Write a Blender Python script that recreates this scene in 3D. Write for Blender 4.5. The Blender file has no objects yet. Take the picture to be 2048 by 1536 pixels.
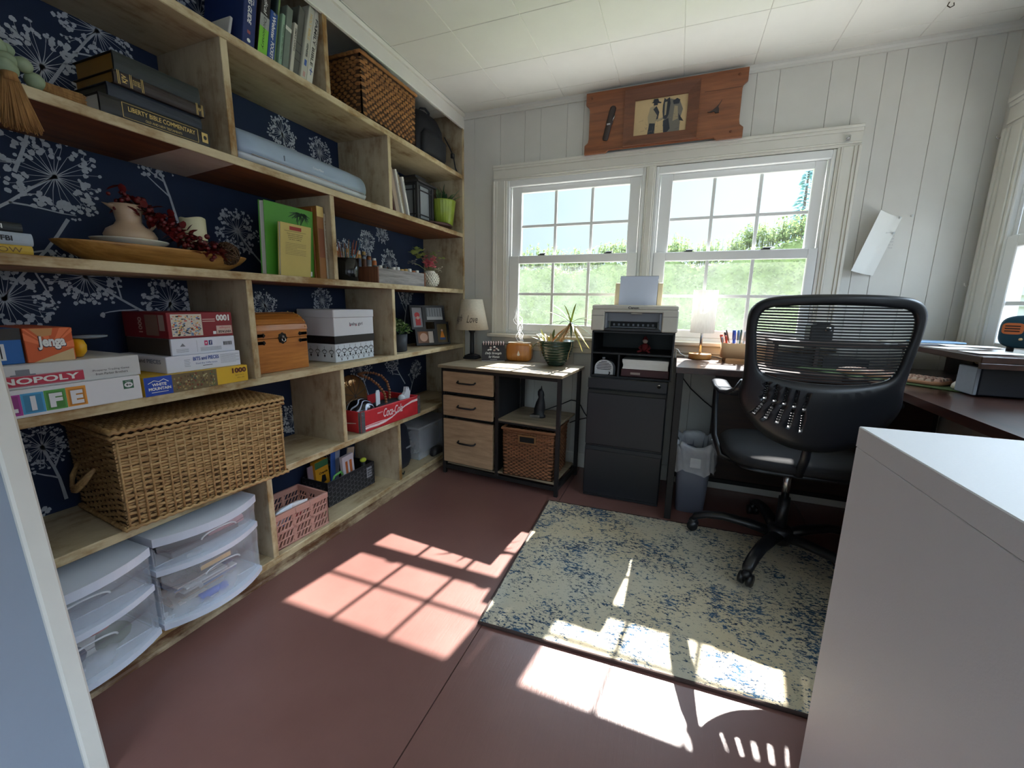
import bpy, math, random
from mathutils import Vector, Matrix, Euler

# ------------------------------------------------------------------ camera, sky, sun, exposure
S = bpy.context.scene
COL = S.collection
YAW, PITCH, ROLL, FPX = 0.373563, 0.188936, 0.015443, 831.6
cam_d = bpy.data.cameras.new('camera')
cam_d.sensor_width = 36.0
cam_d.lens = FPX * 36.0 / 2048.0
cam_d.clip_start = 0.02
cam_o = bpy.data.objects.new('camera', cam_d)
COL.objects.link(cam_o)
_f = Vector((-math.sin(YAW) * math.cos(PITCH), math.cos(YAW) * math.cos(PITCH), -math.sin(PITCH)))
_r = Vector((math.cos(YAW), math.sin(YAW), 0))
_u = _r.cross(_f)
_r2 = _r * math.cos(ROLL) + _u * math.sin(ROLL)
_u2 = -_r * math.sin(ROLL) + _u * math.cos(ROLL)
cam_o.matrix_world = Matrix((( _r2.x, _u2.x, -_f.x, 1.3986), (_r2.y, _u2.y, -_f.y, -2.6369), (_r2.z, _u2.z, -_f.z, 1.0652), (0, 0, 0, 1)))
S.camera = cam_o

W = bpy.data.worlds.new('sky'); S.world = W; W.use_nodes = True
_nt = W.node_tree; _nt.nodes.clear()
_o = _nt.nodes.new('ShaderNodeOutputWorld'); _b = _nt.nodes.new('ShaderNodeBackground')
_tc = _nt.nodes.new('ShaderNodeTexCoord'); _sx = _nt.nodes.new('ShaderNodeSeparateXYZ'); _rp = _nt.nodes.new('ShaderNodeValToRGB')
_nt.links.new(_tc.outputs['Generated'], _sx.inputs[0]); _nt.links.new(_sx.outputs['Z'], _rp.inputs[0])
_rp.color_ramp.elements[0].position = 0.28; _rp.color_ramp.elements[0].color = (0.084, 0.108, 0.118, 1)
_rp.color_ramp.elements[1].position = 0.5; _rp.color_ramp.elements[1].color = (0.66, 0.82, 1.0, 1)
_nt.links.new(_rp.outputs[0], _b.inputs['Color'])
_ma = _nt.nodes.new('ShaderNodeMath'); _ma.operation = 'MULTIPLY_ADD'; _ma.inputs[1].default_value = 3.2; _ma.inputs[2].default_value = 5.0
_nt.links.new(_sx.outputs['X'], _ma.inputs[0]); _nt.links.new(_ma.outputs[0], _b.inputs['Strength'])
_nt.links.new(_b.outputs[0], _o.inputs[0])

sun_d = bpy.data.lights.new('sun', 'SUN'); sun_d.energy = 15.5; sun_d.angle = math.radians(0.6); sun_d.color = (1.0, 0.95, 0.90)
sun_o = bpy.data.objects.new('sun', sun_d); COL.objects.link(sun_o)
sun_o.rotation_euler = Vector((-0.142, -0.985, -1.0)).to_track_quat('-Z', 'Y').to_euler()
sun_o.location = (1, 6, 7)

S.view_settings.view_transform = 'Standard'
S.view_settings.look = 'None'
S.view_settings.gamma = 1.0
S.view_settings.use_curve_mapping = False
S.view_settings.exposure = 1.1
S.render.film_transparent = False
try:
    S.cycles.max_bounces = 10; S.cycles.diffuse_bounces = 6; S.cycles.transparent_max_bounces = 24
    S.cycles.use_denoising = True; S.cycles.sample_clamp_indirect = 6.0
    S.cycles.caustics_reflective = False; S.cycles.caustics_refractive = False
except Exception:
    pass

# ------------------------------------------------------------------ helpers
PI = math.pi
random.seed(7)
def lin(c):
    out = []
    for v in c:
        v /= 255.0
        out.append(v / 12.92 if v <= 0.04045 else ((v + 0.055) / 1.055) ** 2.4)
    return tuple(out) + (1.0,)
MATS = {}
def _new(name):
    m = bpy.data.materials.new(name); m.use_nodes = True
    nt = m.node_tree; b = nt.nodes['Principled BSDF']
    return m, nt, b
def _coord(nt, sc=(1, 1, 1)):
    tc = nt.nodes.new('ShaderNodeTexCoord'); mp = nt.nodes.new('ShaderNodeMapping')
    mp.inputs['Scale'].default_value = sc
    nt.links.new(tc.outputs['Object'], mp.inputs['Vector'])
    return mp.outputs[0]
def _noise(nt, vec, scale, detail=4, rough=0.6):
    n = nt.nodes.new('ShaderNodeTexNoise'); n.inputs['Scale'].default_value = scale
    n.inputs['Detail'].default_value = detail; n.inputs['Roughness'].default_value = rough
    nt.links.new(vec, n.inputs['Vector']); return n.outputs['Fac']
def _ramp(nt, fac, stops):
    r = nt.nodes.new('ShaderNodeValToRGB'); e = r.color_ramp.elements
    while len(e) < len(stops): e.new(0.5)
    for k, (p, c) in enumerate(stops): e[k].position = p; e[k].color = c
    nt.links.new(fac, r.inputs[0]); return r.outputs[0]
def _mix(nt, fac, a, b):
    m = nt.nodes.new('ShaderNodeMix'); m.data_type = 'RGBA'
    if isinstance(fac, float): m.inputs[0].default_value = fac
    else: nt.links.new(fac, m.inputs[0])
    for k, x in ((6, a), (7, b)):
        if isinstance(x, tuple): m.inputs[k].default_value = x
        else: nt.links.new(x, m.inputs[k])
    return m.outputs[2]
def _bump(nt, b, h, strength, dist=0.002):
    bp = nt.nodes.new('ShaderNodeBump'); bp.inputs['Strength'].default_value = strength; bp.inputs['Distance'].default_value = dist
    nt.links.new(h, bp.inputs['Height']); nt.links.new(bp.outputs[0], b.inputs['Normal'])
def pm(name, rgb, rough=0.55, metal=0.0, nv=0.06, ns=18, bump=0.0, bs=120, trans=0.0, coat=0.0, alpha=1.0):
    """plain procedural material: base colour with a little noise variation, optional bump"""
    if name in MATS: return MATS[name]
    m, nt, b = _new(name); c = lin(rgb)
    v = _coord(nt)
    lo = tuple(x * (1 - nv) for x in c[:3]) + (1,); hi = tuple(min(1, x * (1 + nv)) for x in c[:3]) + (1,)
    nt.links.new(_ramp(nt, _noise(nt, v, ns), [(0.3, lo), (0.7, hi)]), b.inputs['Base Color'])
    b.inputs['Roughness'].default_value = rough; b.inputs['Metallic'].default_value = metal
    b.inputs['Coat Weight'].default_value = coat; b.inputs['Alpha'].default_value = alpha
    if trans: b.inputs['Transmission Weight'].default_value = trans
    if bump: _bump(nt, b, _noise(nt, v, bs, 3), bump)
    MATS[name] = m; return m
def wood(name, dark, light, axis='Y', s=1.0, rough=0.5, bump=0.15, mid=None, coat=0.0):
    if name in MATS: return MATS[name]
    m, nt, b = _new(name)
    sc = {'X': (1.2, 14, 14), 'Y': (14, 1.2, 14), 'Z': (14, 14, 1.2)}[axis]
    v = _coord(nt, tuple(k * s for k in sc))
    n = _noise(nt, v, 3.0, 6, 0.65)
    st = [(0.28, lin(dark)), (0.72, lin(light))] if mid is None else [(0.25, lin(dark)), (0.5, lin(mid)), (0.75, lin(light))]
    nt.links.new(_ramp(nt, n, st), b.inputs['Base Color'])
    b.inputs['Roughness'].default_value = rough; b.inputs['Coat Weight'].default_value = coat
    if bump: _bump(nt, b, n, bump)
    MATS[name] = m; return m
def worn(name, paint, under, axis='Y', amt=0.62, rough=0.6, s=1.0):
    """thin paint worn through to the wood in streaks and blotches"""
    if name in MATS: return MATS[name]
    m, nt, b = _new(name)
    sc = {'X': (1.6, 7, 7), 'Y': (7, 1.6, 7), 'Z': (7, 7, 1.6)}[axis]
    v = _coord(nt, tuple(k * s for k in sc)); v2 = _coord(nt)
    n1 = _noise(nt, v, 2.6, 6, 0.7); n2 = _noise(nt, v2, 5.0, 5, 0.65)
    mt = nt.nodes.new('ShaderNodeMath'); mt.operation = 'MULTIPLY_ADD'; mt.inputs[1].default_value = 0.5
    nt.links.new(n1, mt.inputs[0])
    m2 = nt.nodes.new('ShaderNodeMath'); m2.operation = 'MULTIPLY'; m2.inputs[1].default_value = 0.5
    nt.links.new(n2, m2.inputs[0]); nt.links.new(m2.outputs[0], mt.inputs[2])
    p = lin(paint); u = lin(under)
    mid = tuple(p[k] * 0.72 + u[k] * 0.28 for k in range(3)) + (1,)
    nt.links.new(_ramp(nt, mt.outputs[0], [(amt - 0.24, p), (amt - 0.1, mid), (amt + 0.03, u)]), b.inputs['Base Color'])
    b.inputs['Roughness'].default_value = rough
    _bump(nt, b, n1, 0.2)
    MATS[name] = m; return m

class MB:
    """collects faces with materials; build() links them as one mesh object"""
    def __init__(self): self.v = []; self.f = []; self.m = []; self.s = []; self.mats = []; self.M = None
    def mi(self, mat):
        if mat not in self.mats: self.mats.append(mat)
        return self.mats.index(mat)
    def add(self, vs, fs, mat, smooth=False):
        k = len(self.v); i = self.mi(mat)
        if self.M is not None: vs = [tuple(self.M @ Vector(p)) for p in vs]
        self.v += [tuple(p) for p in vs]
        for f in fs:
            self.f.append(tuple(a + k for a in f)); self.m.append(i); self.s.append(smooth)
    def box(self, x0, x1, y0, y1, z0, z1, mat, b=0.0):
        if x0 > x1: x0, x1 = x1, x0
        if y0 > y1: y0, y1 = y1, y0
        if z0 > z1: z0, z1 = z1, z0
        b = min(b, (x1 - x0) * .45, (y1 - y0) * .45, (z1 - z0) * .45)
        if b <= 0:
            vs = [(x, y, z) for z in (z0, z1) for y in (y0, y1) for x in (x0, x1)]
            self.add(vs, [(0, 2, 3, 1), (4, 5, 7, 6), (0, 1, 5, 4), (2, 6, 7, 3), (0, 4, 6, 2), (1, 3, 7, 5)], mat); return
        rings = []
        def ring(z, i):
            return [(x0 + i + (b if i == 0 else 0), y0 + i, z), (x1 - i - (b if i == 0 else 0), y0 + i, z), (x1 - i, y0 + i + (b if i == 0 else 0), z), (x1 - i, y1 - i - (b if i == 0 else 0), z),
                    (x1 - i - (b if i == 0 else 0), y1 - i, z), (x0 + i + (b if i == 0 else 0), y1 - i, z), (x0 + i, y1 - i - (b if i == 0 else 0), z), (x0 + i, y0 + i + (b if i == 0 else 0), z)]
        def ring2(z):
            i = b
            return [(x0 + i, y0 + i, z), (x1 - i, y0 + i, z), (x1 - i, y0 + i, z), (x1 - i, y1 - i, z), (x1 - i, y1 - i, z), (x0 + i, y1 - i, z), (x0 + i, y1 - i, z), (x0 + i, y0 + i, z)]
        self.loft([ring2(z0), ring(z0 + b, 0), ring(z1 - b, 0), ring2(z1)], mat, smooth=False)
    def loft(self, loops, mat, smooth=True, cap0=True, cap1=True, closed=True):
        n = len(loops[0]); vs = [p for l in loops for p in l]; fs = []
        for a in range(len(loops) - 1):
            for k in range(n if closed else n - 1):
                k2 = (k + 1) % n
                fs.append((a * n + k, a * n + k2, (a + 1) * n + k2, (a + 1) * n + k))
        if cap0: fs.append(tuple(reversed(range(n))))
        if cap1: fs.append(tuple((len(loops) - 1) * n + k for k in range(n)))
        self.add(vs, fs, mat, smooth)
    def tube(self, pts, r, mat, n=8, caps=True, flat=1.0, up=None, smooth=True, closed=False):
        pts = [Vector(p) for p in pts]; N = len(pts)
        rs = r if isinstance(r, (list, tuple)) else [r] * N
        t0 = (pts[1] - pts[0]).normalized()
        a = Vector(up) if up else (Vector((0, 0, 1)) if abs(t0.z) < 0.9 else Vector((1, 0, 0)))
        nrm = (a - t0 * a.dot(t0)).normalized(); loops = []
        for i in range(N):
            if closed: t = pts[(i + 1) % N] - pts[i - 1]
            else: t = pts[min(i + 1, N - 1)] - pts[max(i - 1, 0)]
            t = t.normalized() if t.length > 1e-9 else t0
            nrm = nrm - t * nrm.dot(t)
            nrm = nrm.normalized() if nrm.length > 1e-6 else t.orthogonal().normalized()
            bn = t.cross(nrm)
            loops.append([tuple(pts[i] + nrm * (math.cos(q * 2 * PI / n) * rs[i] * flat) + bn * (math.sin(q * 2 * PI / n) * rs[i])) for q in range(n)])
        if closed: loops.append(loops[0]); caps = False
        self.loft(loops, mat, smooth, caps, caps)
    def cyl(self, p0, p1, r0, mat, r1=None, n=20, smooth=True, caps=True):
        self.tube([p0, p1], [r0, r0 if r1 is None else r1], mat, n, caps, smooth=smooth)
    def lathe(self, prof, c, mat, n=24, smooth=True, sx=1.0, sy=1.0, rib=0, ra=0.0):
        loops = []
        for r, z in prof:
            r = max(r, 1e-4)
            loops.append([(c[0] + sx * r * (1 + (ra * math.cos(rib * q * 2 * PI / n) if rib else 0)) * math.cos(q * 2 * PI / n), c[1] + sy * r * (1 + (ra * math.cos(rib * q * 2 * PI / n) if rib else 0)) * math.sin(q * 2 * PI / n), c[2] + z) for q in range(n)])
        self.loft(loops, mat, smooth, True, True)
    def ball(self, c, r, mat, n=14, k=8, sc=(1, 1, 1)):
        prof = [(math.sin(PI * i / k), -math.cos(PI * i / k)) for i in range(k + 1)]
        self.loft([[(c[0] + r * sc[0] * max(a, 1e-4) * math.cos(q * 2 * PI / n), c[1] + r * sc[1] * max(a, 1e-4) * math.sin(q * 2 * PI / n), c[2] + r * sc[2] * z) for q in range(n)] for a, z in prof], mat)
    def poly(self, pts, mat): self.add(pts, [tuple(range(len(pts)))], mat)
    def prism(self, poly, O, U, V, d, mat, smooth=False):
        """extrude a 2D outline in plane (U,V) at O by d along U x V"""
        O, U, V = Vector(O), Vector(U), Vector(V); N = U.cross(V).normalized()
        a = [tuple(O + U * p[0] + V * p[1]) for p in poly]; b = [tuple(O + U * p[0] + V * p[1] + N * d) for p in poly]
        n = len(poly)
        self.add(a + b, [tuple(reversed(range(n))), tuple(range(n, 2 * n))], mat)
        self.add(a + b, [(k, (k + 1) % n, n + (k + 1) % n, n + k) for k in range(n)], mat, smooth)
    def rect(self, O, U, V, u0, u1, v0, v1, mat, off=0.0006):
        O, U, V = Vector(O), Vector(U), Vector(V); N = U.cross(V).normalized() * off
        self.add([tuple(O + U * a + V * b + N) for a, b in ((u0, v0), (u1, v0), (u1, v1), (u0, v1))], [(0, 1, 2, 3)], mat)
    def disc(self, O, U, V, u, v, r, mat, off=0.0006, n=16, rv=None):
        O, U, V = Vector(O), Vector(U), Vector(V); N = U.cross(V).normalized() * off; rv = rv or r
        self.add([tuple(O + U * (u + r * math.cos(q * 2 * PI / n)) + V * (v + rv * math.sin(q * 2 * PI / n)) + N) for q in range(n)], [tuple(range(n))], mat)
    def shape(self, O, U, V, pts, mat, off=0.0006):
        O, U, V = Vector(O), Vector(U), Vector(V); N = U.cross(V).normalized() * off
        self.add([tuple(O + U * a + V * b + N) for a, b in pts], [tuple(range(len(pts)))], mat)
    def stroke(self, O, U, V, pts, w, mat, off=0.0008):
        """a flat painted line"""
        O, U, V = Vector(O), Vector(U), Vector(V); N = U.cross(V).normalized() * off
        L = []; ws = w if isinstance(w, (list, tuple)) else [w] * len(pts)
        for i, p in enumerate(pts):
            a = pts[max(i - 1, 0)]; b = pts[min(i + 1, len(pts) - 1)]
            dx, dy = b[0] - a[0], b[1] - a[1]; l = math.hypot(dx, dy) or 1
            L.append(((p[0] - dy / l * ws[i] / 2, p[1] + dx / l * ws[i] / 2), (p[0] + dy / l * ws[i] / 2, p[1] - dx / l * ws[i] / 2)))
        vs = [tuple(O + U * q[0] + V * q[1] + N) for pr in L for q in pr]
        self.add(vs, [(2 * i, 2 * i + 1, 2 * i + 3, 2 * i + 2) for i in range(len(pts) - 1)], mat)
    def text(self, s, O, U, V, u0, u1, v0, v1, mat, off=0.0009, bold=0.0, shear=0.0, keep=False):
        vs, fs = glyphs(s, bold, shear)
        if not vs: return
        x0 = min(p[0] for p in vs); x1 = max(p[0] for p in vs); y0 = min(p[1] for p in vs); y1 = max(p[1] for p in vs)
        kx = (u1 - u0) / (x1 - x0); ky = (v1 - v0) / max(y1 - y0, 1e-6)
        if keep: kx = ky = min(kx, ky)
        O, U, V = Vector(O), Vector(U), Vector(V); N = U.cross(V).normalized() * off
        self.add([tuple(O + U * (u0 + (p[0] - x0) * kx) + V * (v0 + (p[1] - y0) * ky) + N) for p in vs], fs, mat)
    def leaf(self, p, d, L, w, droop, mat, n=6, fold=0.15, twist=0.0):
        """a tapering curved blade"""
        p = Vector(p); d = Vector(d).normalized(); side = d.cross(Vector((0, 0, 1)))
        if side.length < 0.05: side = Vector((math.cos(twist), math.sin(twist), 0))
        side.normalize(); vs = []
        for i in range(n + 1):
            t = i / n; wv = w * (math.sin(PI * min(1, 0.18 + 0.82 * t)) ** 0.7 if t < 1 else 0.02)
            q = p + d * (L * t) + Vector((0, 0, -droop * L * t * t))
            vs += [tuple(q - side * wv / 2), tuple(q + Vector((0, 0, -fold * wv))), tuple(q + side * wv / 2)]
        fs = []
        for i in range(n):
            a = 3 * i; fs += [(a, a + 1, a + 4, a + 3), (a + 1, a + 2, a + 5, a + 4)]
        self.add(vs, fs, mat, True)
    def build(self, name, parent=None, loc=None):
        off = Vector(loc) if loc is not None else (Vector(ROOT[parent.name]) if parent is not None else Vector((0, 0, 0)))
        me = bpy.data.meshes.new(name)
        me.from_pydata([(a - off.x, b - off.y, c - off.z) for a, b, c in self.v], [], self.f)
        for mt in self.mats: me.materials.append(mt)
        me.polygons.foreach_set('material_index', self.m); me.polygons.foreach_set('use_smooth', self.s)
        me.update()
        o = bpy.data.objects.new(name, me); COL.objects.link(o)
        if parent is not None: o.parent = parent; ROOT[o.name] = tuple(off)
        else: o.location = off; ROOT[o.name] = tuple(off)
        return o
ROOT = {}; _G = {}
def glyphs(s, bold, shear):
    k = (s, bold, shear)
    if k in _G: return _G[k]
    cu = bpy.data.curves.new('t', 'FONT'); cu.body = s; cu.offset = bold; cu.shear = shear; cu.resolution_u = 3
    ob = bpy.data.objects.new('t', cu); COL.objects.link(ob)
    dg = bpy.context.evaluated_depsgraph_get(); ev = ob.evaluated_get(dg); me = ev.to_mesh()
    r = ([(v.co.x, v.co.y) for v in me.vertices], [tuple(p.vertices) for p in me.polygons])
    ev.to_mesh_clear(); bpy.data.objects.remove(ob); bpy.data.curves.remove(cu)
    _G[k] = r; return r
def thing(name, label, cat, loc=(0, 0, 0), group=None):
    o = bpy.data.objects.new(name, None); COL.objects.link(o); o.location = loc; o.empty_display_size = 0.05
    o['label'] = label; o['category'] = cat
    if group: o['group'] = group
    ROOT[o.name] = tuple(loc); return o
def single(name, mb, label, cat, loc=(0, 0, 0), group=None):
    o = mb.build(name, None, loc); o['label'] = label; o['category'] = cat
    if group: o['group'] = group
    return o
def struct(name, mb, parent=None):
    o = mb.build(name, parent, None if parent is not None else (0, 0, 0)); o['kind'] = 'structure'; return o
def dup(root, loc, label=None, group=None, rz=None):
    r = root.copy(); COL.objects.link(r); r.location = loc; ROOT[r.name] = tuple(loc)
    if rz is not None: r.rotation_euler = (0, 0, rz)
    if label: r['label'] = label
    if group: r['group'] = group
    for ch in list(root.children):
        c = ch.copy(); COL.objects.link(c); c.parent = r
        for g in list(ch.children):
            d = g.copy(); COL.objects.link(d); d.parent = c
    return r
def rotz(cx, cy, a, cz=0):
    return Matrix.Translation((cx, cy, cz)) @ Matrix.Rotation(a, 4, 'Z') @ Matrix.Translation((-cx, -cy, -cz))
def rotax(c, a, ax):
    return Matrix.Translation(c) @ Matrix.Rotation(a, 4, ax) @ Matrix.Translation((-c[0], -c[1], -c[2]))
def sel(cx, cy, z, a, b, p=4.0, n=28):
    """superellipse loop"""
    L = []
    for q in range(n):
        t = q * 2 * PI / n; c, s = math.cos(t), math.sin(t)
        L.append((cx + a * math.copysign(abs(c) ** (2 / p), c), cy + b * math.copysign(abs(s) ** (2 / p), s), z))
    return L
def softbox(mb, x0, x1, y0, y1, z0, z1, r, mat, p=5.0, n=32, top=None):
    cx, cy, a, b = (x0 + x1) / 2, (y0 + y1) / 2, abs(x1 - x0) / 2, abs(y1 - y0) / 2
    L = []
    for k in range(5):
        t = k / 4 * PI / 2; L.append(sel(cx, cy, z0 + r * (1 - math.sin(t)), a - r * (1 - math.cos(PI/2 - t)), b - r * (1 - math.cos(PI/2 - t)), p, n)) if False else None
    L = []
    for k in range(5):
        t = k / 4 * PI / 2; i = r * (1 - math.sin(t)); L.append(sel(cx, cy, z0 + r * (1 - math.cos(t)), a - i, b - i, p, n))
    for k in range(4, -1, -1):
        t = k / 4 * PI / 2; i = r * (1 - math.sin(t)); L.append(sel(cx, cy, z1 - r * (1 - math.cos(t)), a - i, b - i, p, n))
    mb.loft(L, mat, True)
def frame_rect(mb, O, U, V, u0, u1, v0, v1, w, d, mat):
    """four mitred bars around a rectangle, extruded d along U x V"""
    o = [(u0, v0), (u1, v0), (u1, v1), (u0, v1)]; i = [(u0 + w, v0 + w), (u1 - w, v0 + w), (u1 - w, v1 - w), (u0 + w, v1 - w)]
    for k in range(4):
        k2 = (k + 1) % 4; mb.prism([o[k], o[k2], i[k2], i[k]], O, U, V, d, mat)
def woven(mb, x0, x1, y0, y1, z0, z1, pitch, step, amp, r, mat, taper=0.0, M=None, corner=0.02, n=5, rnd=0.3):
    """rows of round strands that pass in and out of upright stakes around a rectangular basket"""
    rows = int((z1 - z0) / pitch)
    per = []
    def side(a, b):
        L = (Vector(b) - Vector(a)).length; k = max(2, int(L / step)) ; return [Vector(a).lerp(Vector(b), i / k) for i in range(k)]
    def loop(tp):
        X0, X1, Y0, Y1 = x0 + tp, x1 - tp, y0 + tp, y1 - tp
        return side((X1, Y0, 0), (X1, Y1, 0)) + side((X1, Y1, 0), (X0, Y1, 0)) + side((X0, Y1, 0), (X0, Y0, 0)) + side((X0, Y0, 0), (X1, Y0, 0))
    for k in range(rows):
        z = z0 + pitch * (k + 0.5); tp = taper * (1 - k / rows); P = loop(tp); cx, cy = (x0 + x1) / 2, (y0 + y1) / 2
        pts = []
        for i, p in enumerate(P):
            sgn = amp if (i + k) % 2 else -amp
            hx, hy = (x1 - x0) / 2 - tp, (y1 - y0) / 2 - tp
            dx, dy = p.x - cx, p.y - cy
            ox = math.copysign(1, dx) if abs(dx) > hx - 1e-4 else 0; oy = math.copysign(1, dy) if abs(dy) > hy - 1e-4 else 0
            if ox and oy: ox *= 0.2; oy *= 0.2; sgn = -amp * 0.2
            q = p + Vector((ox * sgn, oy * sgn, z + random.uniform(-rnd, rnd) * pitch * 0.5))
            pts.append(q if M is None else M @ q)
        mb.tube(pts, [r * random.uniform(0.82, 1.1) for _ in pts], mat, n, closed=True)
def fan(n, r, a0=0, a1=2 * PI): return [(r * math.cos(a0 + (a1 - a0) * i / n), r * math.sin(a0 + (a1 - a0) * i / n)) for i in range(n + 1)]
X, Y, Z = Vector((1, 0, 0)), Vector((0, 1, 0)), Vector((0, 0, 1))

# ------------------------------------------------------------------ materials used all over
WALL = pm('wall_paint', (202, 200, 194), 0.6, nv=0.03, ns=6, bump=0.05, bs=300)
TRIMM = pm('trim_paint', (213, 210, 201), 0.38, nv=0.03, ns=10, bump=0.05, bs=200)
VINYL = pm('window_vinyl', (226, 227, 226), 0.35, nv=0.01)
CEILM = pm('ceiling_tile', (216, 215, 208), 0.8, nv=0.02, ns=8, bump=0.1, bs=400)
GROOVE = pm('groove_shadow', (120, 115, 102), 0.9)
BLACK = pm('black_plastic', (22, 23, 27), 0.5, nv=0.1)
BLACKM = pm('black_matte', (24, 25, 29), 0.8, nv=0.1)
WHITE = pm('white_card', (232, 232, 232), 0.55, nv=0.01)
INK = pm('black_ink', (20, 20, 24), 0.6)
CHROME = pm('chrome', (200, 200, 202), 0.22, metal=1.0, nv=0.02)
PAPER = pm('paper', (232, 230, 224), 0.8, nv=0.02)
CREAM_Y = worn('whitewash_long', (194, 179, 146), (122, 90, 50), 'Y', 0.62)
CREAM_Z = worn('whitewash_upright', (186, 172, 146), (116, 88, 54), 'Z', 0.62)
EDGE_Y = worn('worn_edge_long', (212, 198, 160), (136, 100, 50), 'Y', 0.57)
EDGE_Z = worn('worn_edge_upright', (212, 198, 160), (136, 100, 50), 'Z', 0.57)
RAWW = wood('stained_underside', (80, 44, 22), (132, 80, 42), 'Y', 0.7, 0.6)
# ------------------------------------------------------------------ floor
m, nt, b = _new('painted_plywood'); v = _coord(nt)
n1 = _noise(nt, v, 2.2, 5, 0.6); n2 = _noise(nt, _coord(nt, (60, 5, 60)), 2.0, 5, 0.7); n3 = _noise(nt, v, 34, 4, 0.6)
c1 = _ramp(nt, n1, [(0.3, lin((108, 74, 68))), (0.7, lin((120, 85, 78)))])
c2 = _mix(nt, _ramp(nt, n3, [(0.74, (0, 0, 0, 1)), (0.86, (1, 1, 1, 1))]), c1, lin((128, 98, 90)))
nt.links.new(c2, b.inputs['Base Color'])
nt.links.new(_ramp(nt, n1, [(0.3, (0.30, 0.30, 0.30, 1)), (0.7, (0.36, 0.36, 0.36, 1))]), b.inputs['Roughness'])
b.inputs['Specular IOR Level'].default_value = 0.5
_bump(nt, b, n2, 0.35, 0.0015); MATS['floor'] = m
mb = MB(); s = 0.0016
for x0, x1 in ((-0.4, 0.868 - s), (0.868 + s, 2.085), (2.089, 3.4)):
    for y0, y1 in ((-5.4, -2.443), (-2.44, 0.0)):
        mb.box(x0, x1, y0, y1, -0.02, 0.0, m)
mb.box(-0.4, 3.4, -5.4, 0.12, -0.05, -0.012, pm('floor_gap', (30, 18, 15), 0.9))
struct('floor', mb)
# ------------------------------------------------------------------ back wall: grooved panelling around the window pair
WX0, WX1, WZ0, WZ1 = 0.300, 2.066, 0.852, 1.852
GR = [0.081, 0.262, 0.425, 0.527, 0.692, 0.79, 0.93, 1.09, 1.2, 1.36, 1.5, 1.668, 1.769, 1.983, 2.087, 2.191, 2.268, 2.401, 2.501, 2.6]
def panel(mb, x0, x1, z0, z1, grooves, put, mat):
    """upright boards with V grooves; put(u, d) gives the point for distance u and depth d"""
    xs = [(x0, 0)]
    for g in grooves:
        if x0 + 0.01 < g < x1 - 0.01: xs += [(g - 0.0016, 0), (g, 0.7), (g + 0.0016, 0)]
    xs.append((x1, 0))
    for (a, da), (c, dc) in zip(xs, xs[1:]):
        p, q = put(a, 0.005 * da), put(c, 0.005 * dc)
        mb.add([(p[0], p[1], z0), (q[0], q[1], z0), (q[0], q[1], z1), (p[0], p[1], z1)], [(0, 1, 2, 3)], mat)
mb = MB(); pt = lambda u, d: (u, d)
panel(mb, -0.36, WX0, 0, 2.28, GR, pt, WALL); panel(mb, WX1, 2.66, 0, 2.28, GR, pt, WALL)
panel(mb, WX0, WX1, 0, WZ0, GR, pt, WALL); panel(mb, WX0, WX1, WZ1, 2.28, GR, pt, WALL)
EXT = pm('outer_wall', (205, 205, 200), 0.7)
mb.box(-0.42, WX0, 0.008, 0.1, -0.05, 2.3, EXT); mb.box(WX1, 2.75, 0.008, 0.1, -0.05, 2.3, EXT)
mb.box(WX0, WX1, 0.008, 0.1, -0.05, WZ0, EXT); mb.box(WX0, WX1, 0.008, 0.1, WZ1, 2.3, EXT)
struct('wall_back', mb)
# right wall with its window opening
RY0, RY1, RZ0, RZ1 = -1.22, -0.165, 0.87, 1.83
mb = MB(); pr_ = lambda u, d: (2.645 + d, -u)
GR2 = [0.1, 0.25, 0.41, 0.55, 0.75, 0.9, 1.1, 1.3, 1.42, 1.6, 1.8, 2.0, 2.2, 2.35, 2.5, 2.7, 3.0, 3.3, 3.6, 4, 4.4, 4.8]
panel(mb, 0, -RY1, 0, 2.28, GR2, pr_, WALL); panel(mb, -RY0, 1.62, 0, 2.28, GR2, pr_, WALL); panel(mb, 1.62, 3.5, 0, .9, GR2, pr_, WALL); panel(mb, 1.62, 3.5, 1.9, 2.28, GR2, pr_, WALL); panel(mb, 3.5, 4.5, 0, 2.28, GR2, pr_, WALL)
panel(mb, -RY1, -RY0, 0, RZ0, GR2, pr_, WALL); panel(mb, -RY1, -RY0, RZ1, 2.28, GR2, pr_, WALL)
mb.box(2.655, 2.745, RY1, 0.1, -0.05, 2.3, EXT); mb.box(2.655, 2.745, -1.62, RY0, -0.05, 2.3, EXT); mb.box(2.655, 2.745, -4.5, -3.5, -0.05, 2.3, EXT); mb.box(2.655, 2.745, -3.5, -1.62, -0.05, .9, EXT); mb.box(2.655, 2.745, -3.5, -1.62, 1.9, 2.3, EXT)
mb.box(2.655, 2.745, RY0, RY1, -0.05, RZ0, EXT); mb.box(2.655, 2.745, RY0, RY1, RZ1, 2.3, EXT)
struct('wall_right', mb)
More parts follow.
